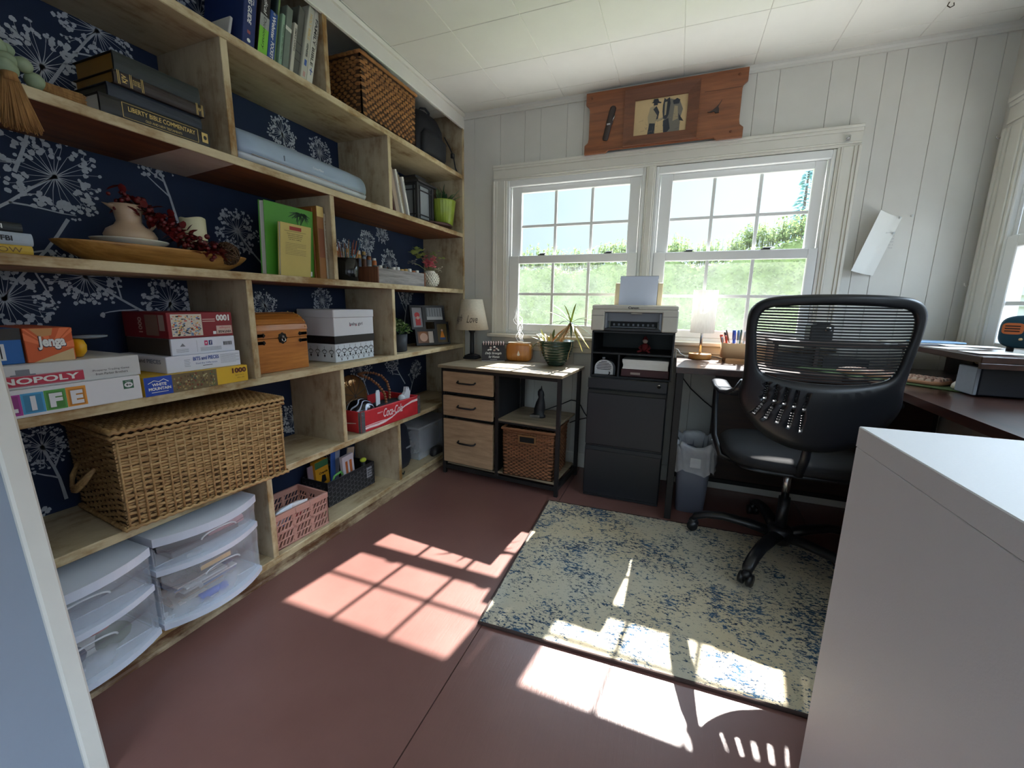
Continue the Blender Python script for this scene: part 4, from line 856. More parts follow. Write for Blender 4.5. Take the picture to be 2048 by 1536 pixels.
def d_mono(mb, O, w, H):
    R_ = C('mono_red', (186, 50, 74)); mb.rect(O, Y, Z, w * .285, w * .735, H * .12, H * .52, R_, .0008); mb.rect(O, Y, Z, w * .285, w * .735, H * .53, H * .55, R_, .0008); mb.rect(O, Y, Z, w * .285, w * .735, H * .09, H * .11, R_, .0008)
    mb.text('MONOPOLY', O, Y, Z, w * .305, w * .715, H * .19, H * .46, WT, .0014, .03)
    mb.text('Property Trading Game', O, Y, Z, w * .775, w * .945, H * .37, H * .48, INK, .001); mb.text('from Parker Brothers', O, Y, Z, w * .785, w * .935, H * .21, H * .32, INK, .001)
    mb.rect(O, Y, Z, w * .48, w * .53, H * .56, H * .8, C('print_grey', (120, 124, 132)), .0008); mb.rect(O, Y, Z, w * .46, w * .55, H * .54, H * .6, C('print_grey', (120, 124, 132)), .0009)
carton('board_game', 'long ivory game box with a red title banner', -.26, -.008, -2.40, -1.9385, SD + .0665, SD + .122, pm('game_box_ivory', (206, 207, 206), .55, nv=.03), 'game', G5, deco=d_mono)
def d_jenga(mb, O, w, H):
    for k in range(16):
        a = PI * (k / 16) * 1.0; L = .2
        mb.shape(O, Y, Z, [(w * .5, H * .4), (w * .5 + min(w * .5, abs(L * math.cos(a))) * math.copysign(1, math.cos(a)), min(H * .99, H * .4 + L * math.sin(a))), (w * .5 + min(w * .5, abs(L * math.cos(a + .09))) * math.copysign(1, math.cos(a + .09)), min(H * .99, H * .4 + L * math.sin(a + .09)))], C('jenga_ray', (232, 120, 70)), .0006)
    WD = C('jenga_wood', (206, 176, 130)); mb.shape(O, Y, Z, [(w * .1, 0), (w * .97, H * .36), (w * .97, H * .02), (w * .95, 0)], WD, .0010)
    mb.shape(O, Y, Z, [(w * .12, H * .99), (w * .6, H * .99), (w * .55, H * .78), (w * .3, H * .74)], C('jenga_block', (196, 140, 84)), .001)
    mb.text('Jenga', O, Y, Z, w * .235, w * .835, H * .33, H * .77, C('jenga_navy', (26, 34, 60)), .0013, .07); mb.text('Jenga', O, Y, Z, w * .25, w * .82, H * .36, H * .76, WT, .002, .045)
carton('block_game', 'orange game box showing a wooden block', -.24, -.03, -2.147, -2.060, SD + .1225, SD + .204, C('jenga_orange', (208, 92, 40)), 'game', G5, deco=d_jenga)
def d_blue(mb, O, w, H):
    mb.rect(O, Y, Z, 0, w, H * .68, H, C('box_dark', (44, 40, 36)), .0006); mb.rect(O, Y, Z, w * .56, w * .86, H * .12, H * .58, BXW, .0009)
    rr = random.Random(5); u = .58
    while u < .84: d = rr.uniform(.005, .014); mb.rect(O, Y, Z, w * u, w * (u + d), H * .17, H * .52, INK, .0013); u += d + rr.uniform(.006, .014)
carton('game_carton', 'blue box with a barcode label beside the orange one', -.25, -.035, -2.36, -2.149, SD + .1225, SD + .205, C('carton_blue', (30, 100, 172)), 'game', G5, deco=d_blue)
t = thing('sand_scoop', 'yellow plastic scoop with a clear rim beside the orange game box', 'toy', (-.08, -2.03, SD + .123), G5)
mb = MB(); YEL = C('toy_yellow', (226, 170, 30), .35); mb.lathe([(0, .001), (.02, .002), (.034, .016), (.036, .032), (.028, .046), (0, .05)], (-.075, -2.040, SD + .1225), YEL, 22, sy=.5); mb.build('body', t)
mb = MB(); mb.lathe([(.03, .048), (.042, .051), (.042, .055), (0, .057)], (-.085, -2.010, SD + .1225), C('clear_rim', (120, 130, 140), .2), 22); mb.build('lid', t)
SLOT = -1.6275
def d_wm(mb, O, w, H):
    mb.rect(O, Y, Z, 0, w * .23, 0, H, C('wm_blue', (30, 70, 168)), .0006); mb.text('WHITE', O, Y, Z, w * .06, w * .18, H * .5, H * .66, WT, .001, .04); mb.text('MOUNTAIN', O, Y, Z, w * .03, w * .215, H * .28, H * .44, WT, .001, .04)
    mb.stroke(O, Y, Z, [(w * .03, H * .66), (w * .08, H * .8), (w * .12, H * .72), (w * .16, H * .84), (w * .2, H * .68)], .002, WT); mb.rect(O, Y, Z, w * .05, w * .19, H * .16, H * .19, WT, .001)
    rr = random.Random(12); mb.rect(O, Y, Z, w * .23, w * .655, 0, H, C('scene_brown', (112, 96, 66)), .0006)
    for k in range(120):
        c = rr.choice([(96, 110, 60), (150, 130, 80), (90, 70, 50), (170, 160, 120), (120, 60, 40), (70, 90, 80)]); u = rr.uniform(.235, .635); q = rr.uniform(.02, .86); mb.rect(O, Y, Z, w * u, w * (u + rr.uniform(.008, .02)), H * q, H * min(.98, q + rr.uniform(.05, .13)), C('sc%d%d' % (c[0], c[1]), c), .0007 + k * 1e-6)
    mb.text('1000', O, Y, Z, w * .82, w * .98, H * .58, H * .9, C('wm_brown', (92, 40, 26)), .001, .05); mb.text('Jigsaw Pieces', O, Y, Z, w * .85, w * .95, H * .4, H * .48, C('wm_brown', (92, 40, 26)), .001); mb.text('24 x 30', O, Y, Z, w * .87, w * .95, H * .24, H * .31, C('wm_brown', (92, 40, 26)), .001)
carton('jigsaw_puzzle', 'yellow and blue puzzle box with a landscape strip at the bottom of the stack', -.26, .0, -1.940, -1.629, SD, SD + .055, C('wm_yellow', (216, 174, 44)), 'puzzle', G5, deco=d_wm)
def d_bits(mb, O, w, H):
    BL_ = C('bits_blue', (66, 88, 156)); mb.text('BITS and PIECES', O, Y, Z, w * .33, w * .68, H * .62, H * .86, BL_, .001, .03); mb.text('Find the Difference', O, Y, Z, w * .36, w * .65, H * .38, H * .48, BL_, .001); mb.rect(O, Y, Z, w * .45, w * .58, H * .25, H * .28, INK, .0008)
    for k in range(9): mb.rect(O, Y, Z, w * .70, w * (.98 - .05 * (k % 3 == 2)), H * (.84 - .07 * k), H * (.855 - .07 * k), C('print_grey', (120, 124, 132)), .0008)
    for k in range(5): mb.rect(O, Y, Z, w * .215, w * (.29 - .01 * (k % 2)), H * (.7 - .1 * k), H * (.72 - .1 * k), C('print_grey', (120, 124, 132)), .0008)
def s_bits(mb, O, w, H): mb.text('BITS and PIECES', O, X, Z, w * .2, w * .9, H * .55, H * .8, C('bits_grey', (120, 128, 150)), .001, .03)
carton('jigsaw_puzzle', 'white puzzle box with a blue title second from the bottom', -.25, -.018, -1.8675, -1.638, SD + .0555, SD + .106, pm('puzzle_white', (218, 221, 232), .5, nv=.015), 'puzzle', G5, deco=d_bits, sd=s_bits)
def d_p3(mb, O, w, H):
    mb.rect(O, Y, Z, w * .49, w * .545, H * .5, H * .8, C('icon_pink', (196, 60, 110)), .0008); mb.rect(O, Y, Z, w * .56, w * .615, H * .5, H * .8, C('icon_blue', (40, 60, 120)), .0008); mb.text('f', O, Y, Z, w * .58, w * .6, H * .54, H * .76, WT, .0012, .03); mb.disc(O, Y, Z, w * .517, H * .65, w * .013, BXW, .0011)
    rr = random.Random(6); u = .80
    while u < .94: d = rr.uniform(.004, .012); mb.rect(O, Y, Z, w * u, w * (u + d), H * .42, H * .66, INK, .001); u += d + rr.uniform(.004, .009)
    for k in range(5): mb.rect(O, Y, Z, w * .42, w * .76, H * (.36 - .05 * k), H * (.375 - .05 * k), C('print_grey', (120, 124, 132)), .0008)
    for k in range(4): mb.rect(O, Y, Z, w * .06, w * .24, H * (.36 - .06 * k), H * (.375 - .06 * k), C('print_grey', (120, 124, 132)), .0008)
    mb.shape(O, Y, Z, [(w * .12, H * .52), (w * .2, H * .52), (w * .16, H * .72)], C('print_grey', (120, 124, 132)), .0008); mb.rect(O, Y, Z, w * .37, w * .373, H * .12, H * .85, C('print_grey', (120, 124, 132)), .0008)
carton('jigsaw_puzzle', 'white backed puzzle box with small social icons under the red one', -.25, -.026, -1.843, -1.6465, SD + .1065, SD + .1575, pm('puzzle_white', (218, 221, 232), .5, nv=.015), 'puzzle', G5, deco=d_p3, sd=lambda mb, O, w, H: mb.rect(O, X, Z, 0, w * .97, 0, H, C('puzzle_side_dark', (70, 62, 54)), .0006))
def d_p4(mb, O, w, H):
    rr = random.Random(14); mb.rect(O, Y, Z, w * .05, w * .5, H * .08, H * .93, C('collage_bg', (206, 196, 180)), .0006)
    for k in range(170):
        c = rr.choice([(214, 206, 196), (190, 60, 50), (60, 70, 90), (220, 180, 90), (90, 130, 170), (40, 36, 36), (200, 120, 80)]); u = rr.uniform(.055, .46); q = rr.uniform(.09, .86); mb.rect(O, Y, Z, w * u, w * min(.498, u + rr.uniform(.01, .04)), H * q, H * min(.92, q + rr.uniform(.02, .06)), C('cl%d%d' % (c[0], c[1]), c), .0007 + k * 1e-6)
    mb.text('1000', (O[0], O[1] + w * .95, O[2] + H * .9), -Y, -Z, 0, w * .22, 0, H * .26, WT, .001, .05)
    mb.rect(O, Y, Z, w * .72, w * .98, H * .1, H * .44, C('vint_tag', (206, 178, 166)), .0008); mb.text('VINTAGE', (O[0], O[1] + w * .965, O[2] + H * .14), -Y, Z, 0, w * .21, 0, H * .1, INK, .0012, .03) if False else mb.text('VINTAGE', (O[0], O[1] + w * .965, O[2] + H * .24), -Y, -Z, 0, w * .22, 0, H * .1, INK, .0012, .03)
    mb.text('collage', (O[0], O[1] + w * .95, O[2] + H * .4), -Y, -Z, 0, w * .18, 0, H * .1, C('mono_red', (186, 50, 74)), .0012)
    for k in range(2): mb.rect(O, Y, Z, w * .51, w * .71, H * (.62 + .08 * k), H * (.65 + .08 * k), C('vint_tag', (206, 178, 166)), .0008)
    mb.rect(O, Y, Z, w * .66, w * .71, H * .1, H * .22, BXW, .0008)
def s_p4(mb, O, w, H):
    mb.text('1000', (O[0] + w * .45, O[1], O[2] + H * .2), Z, -X, 0, H * .6, 0, w * .09, C('vint_tag', (206, 178, 166)), .001, .03); mb.rect(O, X, Z, w * .52, w * .8, H * .1, H * .9, C('collage_dim', (140, 112, 100)), .0006); mb.rect(O, X, Z, w * .82, w * .94, H * .3, H * .9, C('vint_tag2', (170, 150, 142)), .0006)
carton('jigsaw_puzzle', 'red vintage collage puzzle box lying upside down on top of the stack', -.255, -.03, -1.8435, -1.645, SD + .158, SD + .2375, C('puzzle_red', (132, 32, 40)), 'puzzle', G5, deco=d_p4, sd=s_p4)
# ------------------------------------------------------------------ wooden treasure chest
OAK = wood('honey_oak', (150, 84, 30), (206, 134, 62), 'Y', 1.1, .38, .12, coat=.25); IRON = pm('black_iron', (34, 30, 28), .5, metal=.6)
t = thing('treasure_chest', 'honey oak treasure chest with black iron fittings', 'chest', (-.17, -1.43, SD))
y0, y1, xf, xb = -1.548, -1.306, -.062, -.245
mb = MB(); mb.box(xb, xf, y0, y1, SD + .001, SD + .132, OAK, .002); mb.build('chest_body', t)
mb = MB(); n = 9; z0 = SD + .134; cxm = (xf + xb) / 2; ra = (xf - xb) / 2
prof = [(xf, z0), (xf, z0 + .028)] + [(cxm + ra * math.cos(PI * k / n), z0 + .028 + .066 * math.sin(PI * k / n)) for k in range(1, n)] + [(xb, z0 + .028), (xb, z0)]
mb.prism([(x, z) for x, z in prof], (0, y1, 0), X, Z, y1 - y0, OAK)
for k in range(0, 6):
    a0, a1 = PI * (k / n) + .03, PI * ((k + 1) / n) - .03; c0 = (cxm + ra * math.cos(a0), z0 + .028 + .066 * math.sin(a0)); c1 = (cxm + ra * math.cos(a1), z0 + .028 + .066 * math.sin(a1)); am = (a0 + a1) / 2; dx, dz = math.cos(am) * .004, math.sin(am) * .004
    mb.prism([c0, (c0[0] + dx, c0[1] + dz), (c1[0] + dx, c1[1] + dz), c1], (0, y1 + .001, 0), X, Z, y1 - y0 + .002, OAK)
for k in range(6):
    am = PI * (k + .5) / n; p = (cxm + (ra + .005) * math.cos(am), z0 + .028 + .071 * math.sin(am))
    for y in (y0 + .008, y1 - .008): mb.ball((p[0], y, p[1]), .003, C('brass', (200, 160, 90), .3, ), 6, 4)
mb.build('lid', t)
for y, sgn in ((y0 + .003, 1), (y1 - .003, -1)):
    for z in (SD + .118, SD + .146):
        mb = MB(); mb.shape((xf, y, z), Y, Z, [(0, -.006), (sgn * .03, -.006), (sgn * .036, -.009), (sgn * .044, 0), (sgn * .036, .009), (sgn * .03, .006), (0, .006)][::sgn], IRON, .002); mb.box(xf - .001, xf + .002, min(y, y + sgn * .036), max(y, y + sgn * .036), z - .006, z + .006, IRON, .001); mb.ball((xf + .003, y + sgn * .033, z), .0035, IRON, 6, 4); mb.build('iron_strap', t)
mb = MB(); yc = (y0 + y1) / 2
mb.prism([(.019 * (1 + .08 * math.cos(8 * q * 2 * PI / 40)) * math.cos(q * 2 * PI / 40), .021 * (1 + .08 * math.cos(8 * q * 2 * PI / 40)) * math.sin(q * 2 * PI / 40)) for q in range(40)], (xf, yc, SD + .132), Y, Z, .003, IRON)
mb.tube([(xf + .006, yc - .006, SD + .134), (xf + .008, yc - .008, SD + .124), (xf + .008, yc, SD + .118), (xf + .008, yc + .008, SD + .124), (xf + .006, yc + .006, SD + .134)], .0022, CHROME, 6); mb.ball((xf + .005, yc, SD + .138), .005, C('pewter', (130, 124, 118), .4), 8, 6); mb.build('latch', t)
# keepsake box
SHELL = pm('keepsake_white', (206, 206, 210), .5, nv=.01); DAM = pm('damask_white', (208, 214, 220), .55, nv=.02); RIB = pm('black_ribbon', (24, 24, 28), .35)
t = thing('keepsake_box', 'tall white keepsake box lettered baby girl with a black ribbon', 'box', (-.15, -1.03, SD))
y0, y1, xf, xb = -1.168, -.902, -.048, -.265
mb = MB(); mb.box(xb + .003, xf - .002, y0 + .002, y1 - .002, SD + .001, SD + .205, DAM, .002)
rr = random.Random(3)
def curl(O, U, V, u, v, s, m=INK):
    for sg in (-1, 1):
        mb.stroke(O, U, V, [(u + sg * s * math.cos(a) * (1 - a / 9), v + s * .9 * math.sin(a) * (1 - a / 9)) for a in [k * .45 for k in range(14)]], s * .11, m, .0012)
    mb.shape(O, U, V, [(u, v - s * 1.5), (u + s * .35, v - s), (u, v - s * .5), (u - s * .35, v - s)], m, .0012); mb.stroke(O, U, V, [(u, v + s * .3), (u, v + s * 1.7)], s * .1, m, .0012)
for k in range(7): curl((xf - .002, y0, SD), Y, Z, .02 + k * .037, .05, .017); curl((xf - .002, y0, SD), Y, Z, .038 + k * .037, .022, .010)
for k in range(5): curl((xb, y0 + .002, SD), X, Z, .025 + k * .042, .046, .016)
mb.build('box_body', t)
mb = MB(); mb.box(xb + .001, xf, y0, y1, SD + .118, SD + .205, SHELL, .002); mb.build('upper_sleeve', t)
mb = MB(); mb.box(xb - .002, xf + .0025, y0 - .0025, y1 + .0025, SD + .205, SD + .242, SHELL, .003); mb.build('lid', t)
mb = MB(); mb.box(xb, xf + .002, y0 - .002, y1 + .002, SD + .086, SD + .122, RIB, .001); mb.build('ribbon', t)
mb = MB(); mb.text('baby girl', (xf, y0, SD), Y, Z, .098, .185, .163, .182, C('baby_ink', (70, 60, 72)), .0008, .01); mb.rect((xf, y0, SD), Y, Z, .098, .106, .164, .172, C('baby_pink', (190, 90, 110)), .0006); mb.rect((xf, y0, SD), Y, Z, .14, .146, .164, .172, C('baby_pink', (190, 90, 110)), .0006); mb.build('lettering', t)
# boxwood plant and collage frame
t = thing('boxwood_plant', 'bushy little green plant in a matte black pot', 'plant', (-.1, -.635, SD))
mb = MB(); mb.lathe([(0, 0), (.05, 0), (.053, .004), (.058, .1), (.055, .1), (.05, .085), (0, .085)], (-.1, -.64, SD), pm('matte_black_pot', (38, 42, 48), .6), 28); mb.build('pot', t)
LB = [leafmat('box_leaf1', (104, 142, 74)), leafmat('box_leaf2', (176, 194, 140)), leafmat('box_leaf3', (66, 104, 54))]
rr = random.Random(17); mb = MB()
for k in range(420):
    a, e = rr.uniform(0, 2 * PI), rr.uniform(-.1, 1.5); R = .078 * rr.uniform(.35, 1.0); p = Vector((-.1 + R * math.cos(a) * math.cos(e), -.64 + R * math.sin(a) * math.cos(e), SD + .112 + R * .95 * math.sin(e)))
    mb.leaf(p, (math.cos(a + rr.uniform(-1, 1)), math.sin(a + rr.uniform(-1, 1)), rr.uniform(-.3, 1)), .02, .012, .2, rr.choice(LB), 3)
mb.build('foliage', t)
FB = pm('frame_black', (26, 26, 30), .4)
t = thing('collage_frame', 'black collage photo frame with four family pictures', 'picture frame', (-.18, -.25, SD))
MF = Matrix.Translation((-.13, -.285, SD)) @ Matrix.Rotation(math.radians(-30), 4, 'Z') @ Matrix.Rotation(math.radians(-12), 4, 'Y')
def pic(u0, u1, v0, v1, art):
    mb = MB(); mb.M = MF; O = (0, 0, 0); frame_rect(mb, (0, 0, 0), Y, Z, u0, u1, v0, v1, .014, .014, FB); mb.box(-.004, .004, u0 + .01, u1 - .01, v0 + .01, v1 - .01, FB); f = mb.build('photo_frame', t)
    mb = MB(); mb.M = MF; w, H = u1 - u0 - .028, v1 - v0 - .028; art(mb, (.0045, u0 + .014, v0 + .014), w, H); mb.build('photograph', f)
def a1(mb, O, w, H): mb.rect(O, Y, Z, 0, w, 0, H, C('ph_grey', (150, 150, 156))); mb.disc(O, Y, Z, w * .5, H * .62, w * .26, C('ph_red', (180, 40, 44)), .001); mb.rect(O, Y, Z, w * .3, w * .8, H * .1, H * .45, C('ph_red', (180, 40, 44)), .001); mb.disc(O, Y, Z, w * .55, H * .48, w * .15, C('ph_skin', (210, 170, 150)), .0015)
def a2(mb, O, w, H):
    mb.rect(O, Y, Z, 0, w, 0, H, C('ph_bw', (140, 146, 150)))
    for k in range(6): mb.rect(O, Y, Z, w * (.05 + .16 * k), w * (.09 + .16 * k), H * .3, H * .95, C('ph_bw2', (84, 90, 94)), .001)
    mb.rect(O, Y, Z, 0, w, 0, H * .25, C('ph_bw3', (186, 188, 190)), .001)
def a3(mb, O, w, H): mb.rect(O, Y, Z, 0, w, 0, H, C('ph_brown', (120, 84, 64))); mb.disc(O, Y, Z, w * .4, H * .5, w * .24, C('ph_skin', (210, 170, 150)), .001); mb.disc(O, Y, Z, w * .38, H * .68, w * .26, C('ph_hair', (150, 96, 58)), .0009); mb.rect(O, Y, Z, w * .7, w, 0, H, C('ph_pale', (200, 190, 180)), .001)
def a4(mb, O, w, H): mb.rect(O, Y, Z, 0, w, 0, H, C('ph_olive', (84, 70, 36))); mb.shape(O, Y, Z, [(w * .3, H * .25), (w * .75, H * .25), (w * .6, H * .6), (w * .45, H * .6)], C('ph_orange', (214, 130, 40)), .001); mb.disc(O, Y, Z, w * .52, H * .66, w * .1, C('ph_skin', (210, 170, 150)), .0012); mb.rect(O, Y, Z, w * .25, w * .8, H * .15, H * .27, C('ph_jean', (60, 86, 140)), .001)
pic(-.10, .0, .105, .262, a1); pic(.0, .15, .152, .262, a2); pic(-.08, .065, .0, .105, a3); pic(.065, .17, -.0, .152, a4)

# ------------------------------------------------------------------ hamper and drink crate shelf
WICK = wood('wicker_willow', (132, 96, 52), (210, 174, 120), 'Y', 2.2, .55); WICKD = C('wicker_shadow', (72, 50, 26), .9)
t = thing('wicker_hamper', 'large lidded wicker hamper jutting over the shelf edge', 'hamper', (-.13, -1.79, SE))
MH = Matrix.Translation((.045, -1.80, SE + .004)) @ Matrix.Rotation(-.10, 4, 'Z')
hw, hd, hh = .245, .318, .272
mb = MB(); mb.M = MH
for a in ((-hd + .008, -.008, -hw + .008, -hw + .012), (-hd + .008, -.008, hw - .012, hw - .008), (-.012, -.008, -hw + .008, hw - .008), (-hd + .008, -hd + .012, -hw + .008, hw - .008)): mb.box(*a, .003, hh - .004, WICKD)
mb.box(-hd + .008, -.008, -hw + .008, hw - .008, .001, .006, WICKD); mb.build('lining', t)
mb = MB(); random.seed(5); woven(mb, -hd + .006, -.006, -hw + .006, hw - .006, .006, hh - .006, .0088, .0285, .0038, .0049, WICK, .004, MH, rnd=.35)
for k in range(22):
    y = -hw + .012 + k * (2 * hw - .024) / 21; mb.tube([MH @ Vector((-.0035, y, .004)), MH @ Vector((-.0035, y, hh))], .0032, WICK, 5)
mb.build('woven_wall', t)
mb = MB(); rr = random.Random(4)
for zz, tp in ((.004, .003), (hh - .002, .0)):
    q = [(-hd + tp, -hw + tp), (0 - tp, -hw + tp), (0 - tp, hw - tp), (-hd + tp, hw - tp)]; pts = []
    for k in range(4):
        a, b = Vector(q[k]), Vector(q[(k + 1) % 4]); n = 44
        for i in range(n): p = a.lerp(b, i / n); pts.append(MH @ Vector((p.x, p.y, zz + (.0025 if i % 2 else -.0025))))
    mb.tube(pts, [.0065 if i % 2 else .005 for i in range(len(pts))], WICK, 6, closed=True)
mb.build('braided_border', t)
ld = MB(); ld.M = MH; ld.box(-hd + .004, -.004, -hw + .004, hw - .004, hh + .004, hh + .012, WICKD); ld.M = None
for k in range(int(2 * hw / .0095)):
    y = -hw + .008 + k * .0095; n = 15; ld.tube([MH @ Vector((-hd + .004 + (hd - .008) * i / n, y, hh + .014 + (.0035 if (i + k) % 2 else -.0015))) for i in range(n + 1)], .0048, WICK, 5)
for k in range(14):
    x = -hd + .02 + k * (hd - .04) / 13; ld.tube([MH @ Vector((x, -hw + .006, hh + .015)), MH @ Vector((x, hw - .006, hh + .015))], .003, WICK, 5)
q = [(-hd, -hw), (0, -hw), (0, hw), (-hd, hw)]; pts = []
for k in range(4):
    a, b = Vector(q[k]), Vector(q[(k + 1) % 4]); n = 56
    for i in range(n): p = a.lerp(b, i / n); pts.append(MH @ Vector((p.x, p.y, hh + .014 + (.003 if i % 2 else -.003))))
ld.tube(pts, [.0075 if i % 2 else .0055 for i in range(len(pts))], WICK, 6, closed=True)
ld.build('lid', t)
mb = MB()
for o in (0, .008, .016): mb.tube([MH @ Vector((-.14, -hw + .002, .16)), MH @ Vector((-.155, -hw - .02, .135 - o)), MH @ Vector((-.18, -hw - .032, .11 - o)), MH @ Vector((-.22, -hw - .03, .10 - o)), MH @ Vector((-.25, -hw - .018, .125 - o)), MH @ Vector((-.26, -hw + .002, .155))], .005, WICK, 6)
mb.build('rope_handle', t)
# red soda crate
COLA = pm('cola_red_paint', (188, 40, 48), .5, nv=.1, ns=30); ZINC = pm('zinc_strap', (120, 122, 126), .45, metal=.7, nv=.15, ns=60); WPR = pm('crate_white_print', (226, 206, 204), .6, nv=.08, ns=60)
t = thing('soda_crate', 'red wooden soda crate with white script lettering', 'crate', (-.15, -.84, SE))
MCx = Matrix.Translation((.0, -.835, SE)) @ Matrix.Rotation(-.075, 4, 'Z'); cw, cd, ch = .232, .27, .108
mb = MB(); mb.M = MCx; mb.box(-.014, 0, -cw, cw, .001, ch, COLA, .002)
O = (0, -cw, 0)
mb.text('Coca-Cola', O, Y, Z, .16, .31, .048, .094, WPR, .0008, .012, .35); mb.text('ENJOY', O, Y, Z, .118, .155, .074, .083, WPR, .0008, .02)
mb.stroke(O, Y, Z, [(.012, .018), (.06, .021), (.12, .02), (.17, .024), (.22, .034), (.27, .052), (.33, .074), (.39, .086), (.45, .088)], [.010, .012, .013, .012, .008, .006, .008, .012, .014], WPR, .0008)
mb.stroke(O, Y, Z, [(.02, .03), (.1, .033), (.16, .033), (.2, .03)], [.003, .004, .003, .001], WPR, .0008)
mb.build('front_board', t)
mb = MB(); mb.M = MCx; mb.box(-cd, -cd + .014, -cw, cw, .001, ch, COLA, .002); mb.build('back_board', t)
for sg in (-1, 1):
    mb = MB(); mb.M = MCx; mb.box(-cd + .014, -.014, sg * cw - (sg > 0) * .014, sg * cw + (sg < 0) * .014, .001, ch, COLA, .002)
    if sg < 0: mb.stroke((-cd, -cw, 0), X, Z, [(.02, .045), (.08, .05), (.15, .04), (.24, .05)], [.003, .006, .006, .004], WPR, .0008)
    mb.build('end_board', t)
mb = MB(); mb.M = MCx; mb.box(-cd + .014, -.014, -cw + .014, cw - .014, .001, .01, GREYW); mb.build('bottom_board', t)
for sx in (0, -cd):
    for sg in (-1, 1):
        mb = MB(); mb.M = MCx; x = sx + (.001 if sx == 0 else -.001)
        mb.box(x - .0012, x + .0012, sg * cw - sg * .014 - .009, sg * cw - sg * .014 + .0095 + .005, .002, ch + .001, ZINC); mb.box(min(x, x + (-.014 if sx == 0 else .014)), max(x, x + (-.014 if sx == 0 else .014)), sg * cw - .0015, sg * cw + .0015, .002, ch + .001, ZINC)
        for z in (.02, .054, .09): mb.ball((x + .001, sg * (cw - .012), z), .003, ZINC, 6, 4)
        mb.build('corner_strap', t)
# contents of the crate
AMB = pm('amber_mirror_glass', (150, 112, 74), .06, metal=.6, nv=.05); 
t = thing('amber_dish', 'shiny amber mirrored dish with dark netting leaning in the red crate', 'dish', (-.2, -.96, SE + .01)); MAm = rotax((-.225, -.885, SE + .02), -.12, 'Y'); mb = MB(); mb.M = MAm; mb.ball((-.215, -.885, SE + .135), .118, AMB, 40, 24, (.2, 1, 1)); mb.build('bowl', t)
mb = MB(); c0 = Vector((-.215, -.885, SE + .135))
for k in range(5):
    a = k * PI / 5 + .3; mb.tube([MAm @ (c0 + Vector((.2 * .119 * math.cos(q), .119 * math.sin(q) * math.cos(a), .119 * math.sin(q) * math.sin(a)))) for q in [-PI / 2 + PI * j / 20 for j in range(21)]], .0015, INK, 5)
mb.build('netting', t)
MARB = bpy.data.materials.new('black_white_marbled_gloss'); MARB.use_nodes = True; nt = MARB.node_tree; bb = nt.nodes['Principled BSDF']; v = _coord(nt); n = _noise(nt, v, 14, 3, .6)
wv = nt.nodes.new('ShaderNodeTexWave'); wv.inputs['Scale'].default_value = 9; wv.inputs['Distortion'].default_value = 14; wv.inputs['Detail'].default_value = 1; nt.links.new(v, wv.inputs['Vector'])
nt.links.new(_ramp(nt, wv.outputs['Fac'], [(.80, lin((14, 16, 24))), (.93, lin((190, 200, 220)))]), bb.inputs['Base Color']); bb.inputs['Roughness'].default_value = .12
mb = MB(); mb.ball((-.102, -.975, SE + .088), .072, MARB, 32, 18, (1, 1.1, .88)); single('marbled_ball', mb, 'black glossy ball swirled with white in front of the amber glass', 'ornament', (-.085, -.975, SE + .02))
CLOTHD = pm('dark_cloth', (34, 34, 40), .8, nv=.2)
mb = MB(); softbox(mb, -.165, -.03, -.87, -.64, SE + .0105, SE + .095, .03, CLOTHD, 3); single('folded_cloth', mb, 'dark cloth filling the far half of the red crate', 'cloth', (-.14, -.75, SE + .011))
t = thing('wooden_bead_strand', 'loop of brown wooden beads standing up in the red crate', 'garland', (-.1, -.76, SE + .09)); WB = wood('bead_brown', (96, 54, 28), (150, 94, 52), 'Z', 3, .4)
P = [(-.07, -.80, SE + .10), (-.075, -.805, SE + .15), (-.10, -.825, SE + .20), (-.13, -.85, SE + .235), (-.16, -.87, SE + .25), (-.2, -.86, SE + .255), (-.215, -.80, SE + .255), (-.18, -.76, SE + .25), (-.14, -.745, SE + .235), (-.11, -.735, SE + .2), (-.095, -.735, SE + .15), (-.09, -.745, SE + .1)]
P = [Vector(p) for p in P]; acc = 0; dd = []; 
for a, b in zip(P, P[1:]):
    L_ = (b - a).length; s = acc
    while s < L_: dd.append(a.lerp(b, s / L_)); s += .0155
    acc = s - L_
bead0 = None
for p in dd:
    if bead0 is None:
        mb = MB(); mb.ball((t.location.x, t.location.y, t.location.z), .0082, WB, 12, 8); bead0 = mb.build('bead', t); bead0.location = p - t.location
    else:
        o = bead0.copy(); COL.objects.link(o); o.parent = t; o.location = p - t.location
LACE = pm('white_lace', (206, 208, 214), .8, nv=.05)
mb = MB(); mb.prism([(0, 0), (.032, 0), (.032, .07), (.026, .085), (.006, .085), (0, .07)], (-.09, -.862, SE + .09), Y, Z, .004, LACE); single('gift_tag', mb, 'upright whitish card tag between the beads and the amber ball', 'tag', (-.09, -.85, SE + .09))
mb = MB(); mb.prism([(0, 0), (.075, 0), (.085, .04), (.07, .075), (.06, .06), (.05, .078), (.042, .05), (.02, .03)], (-.06, -.70, SE + .085), Y, Z, .02, LACE); mb.ball((-.055, -.68, SE + .1), .022, LACE, 10, 6); single('angel_ornament', mb, 'white cut-out ornament at the far end of the red crate', 'ornament', (-.06, -.67, SE + .085))
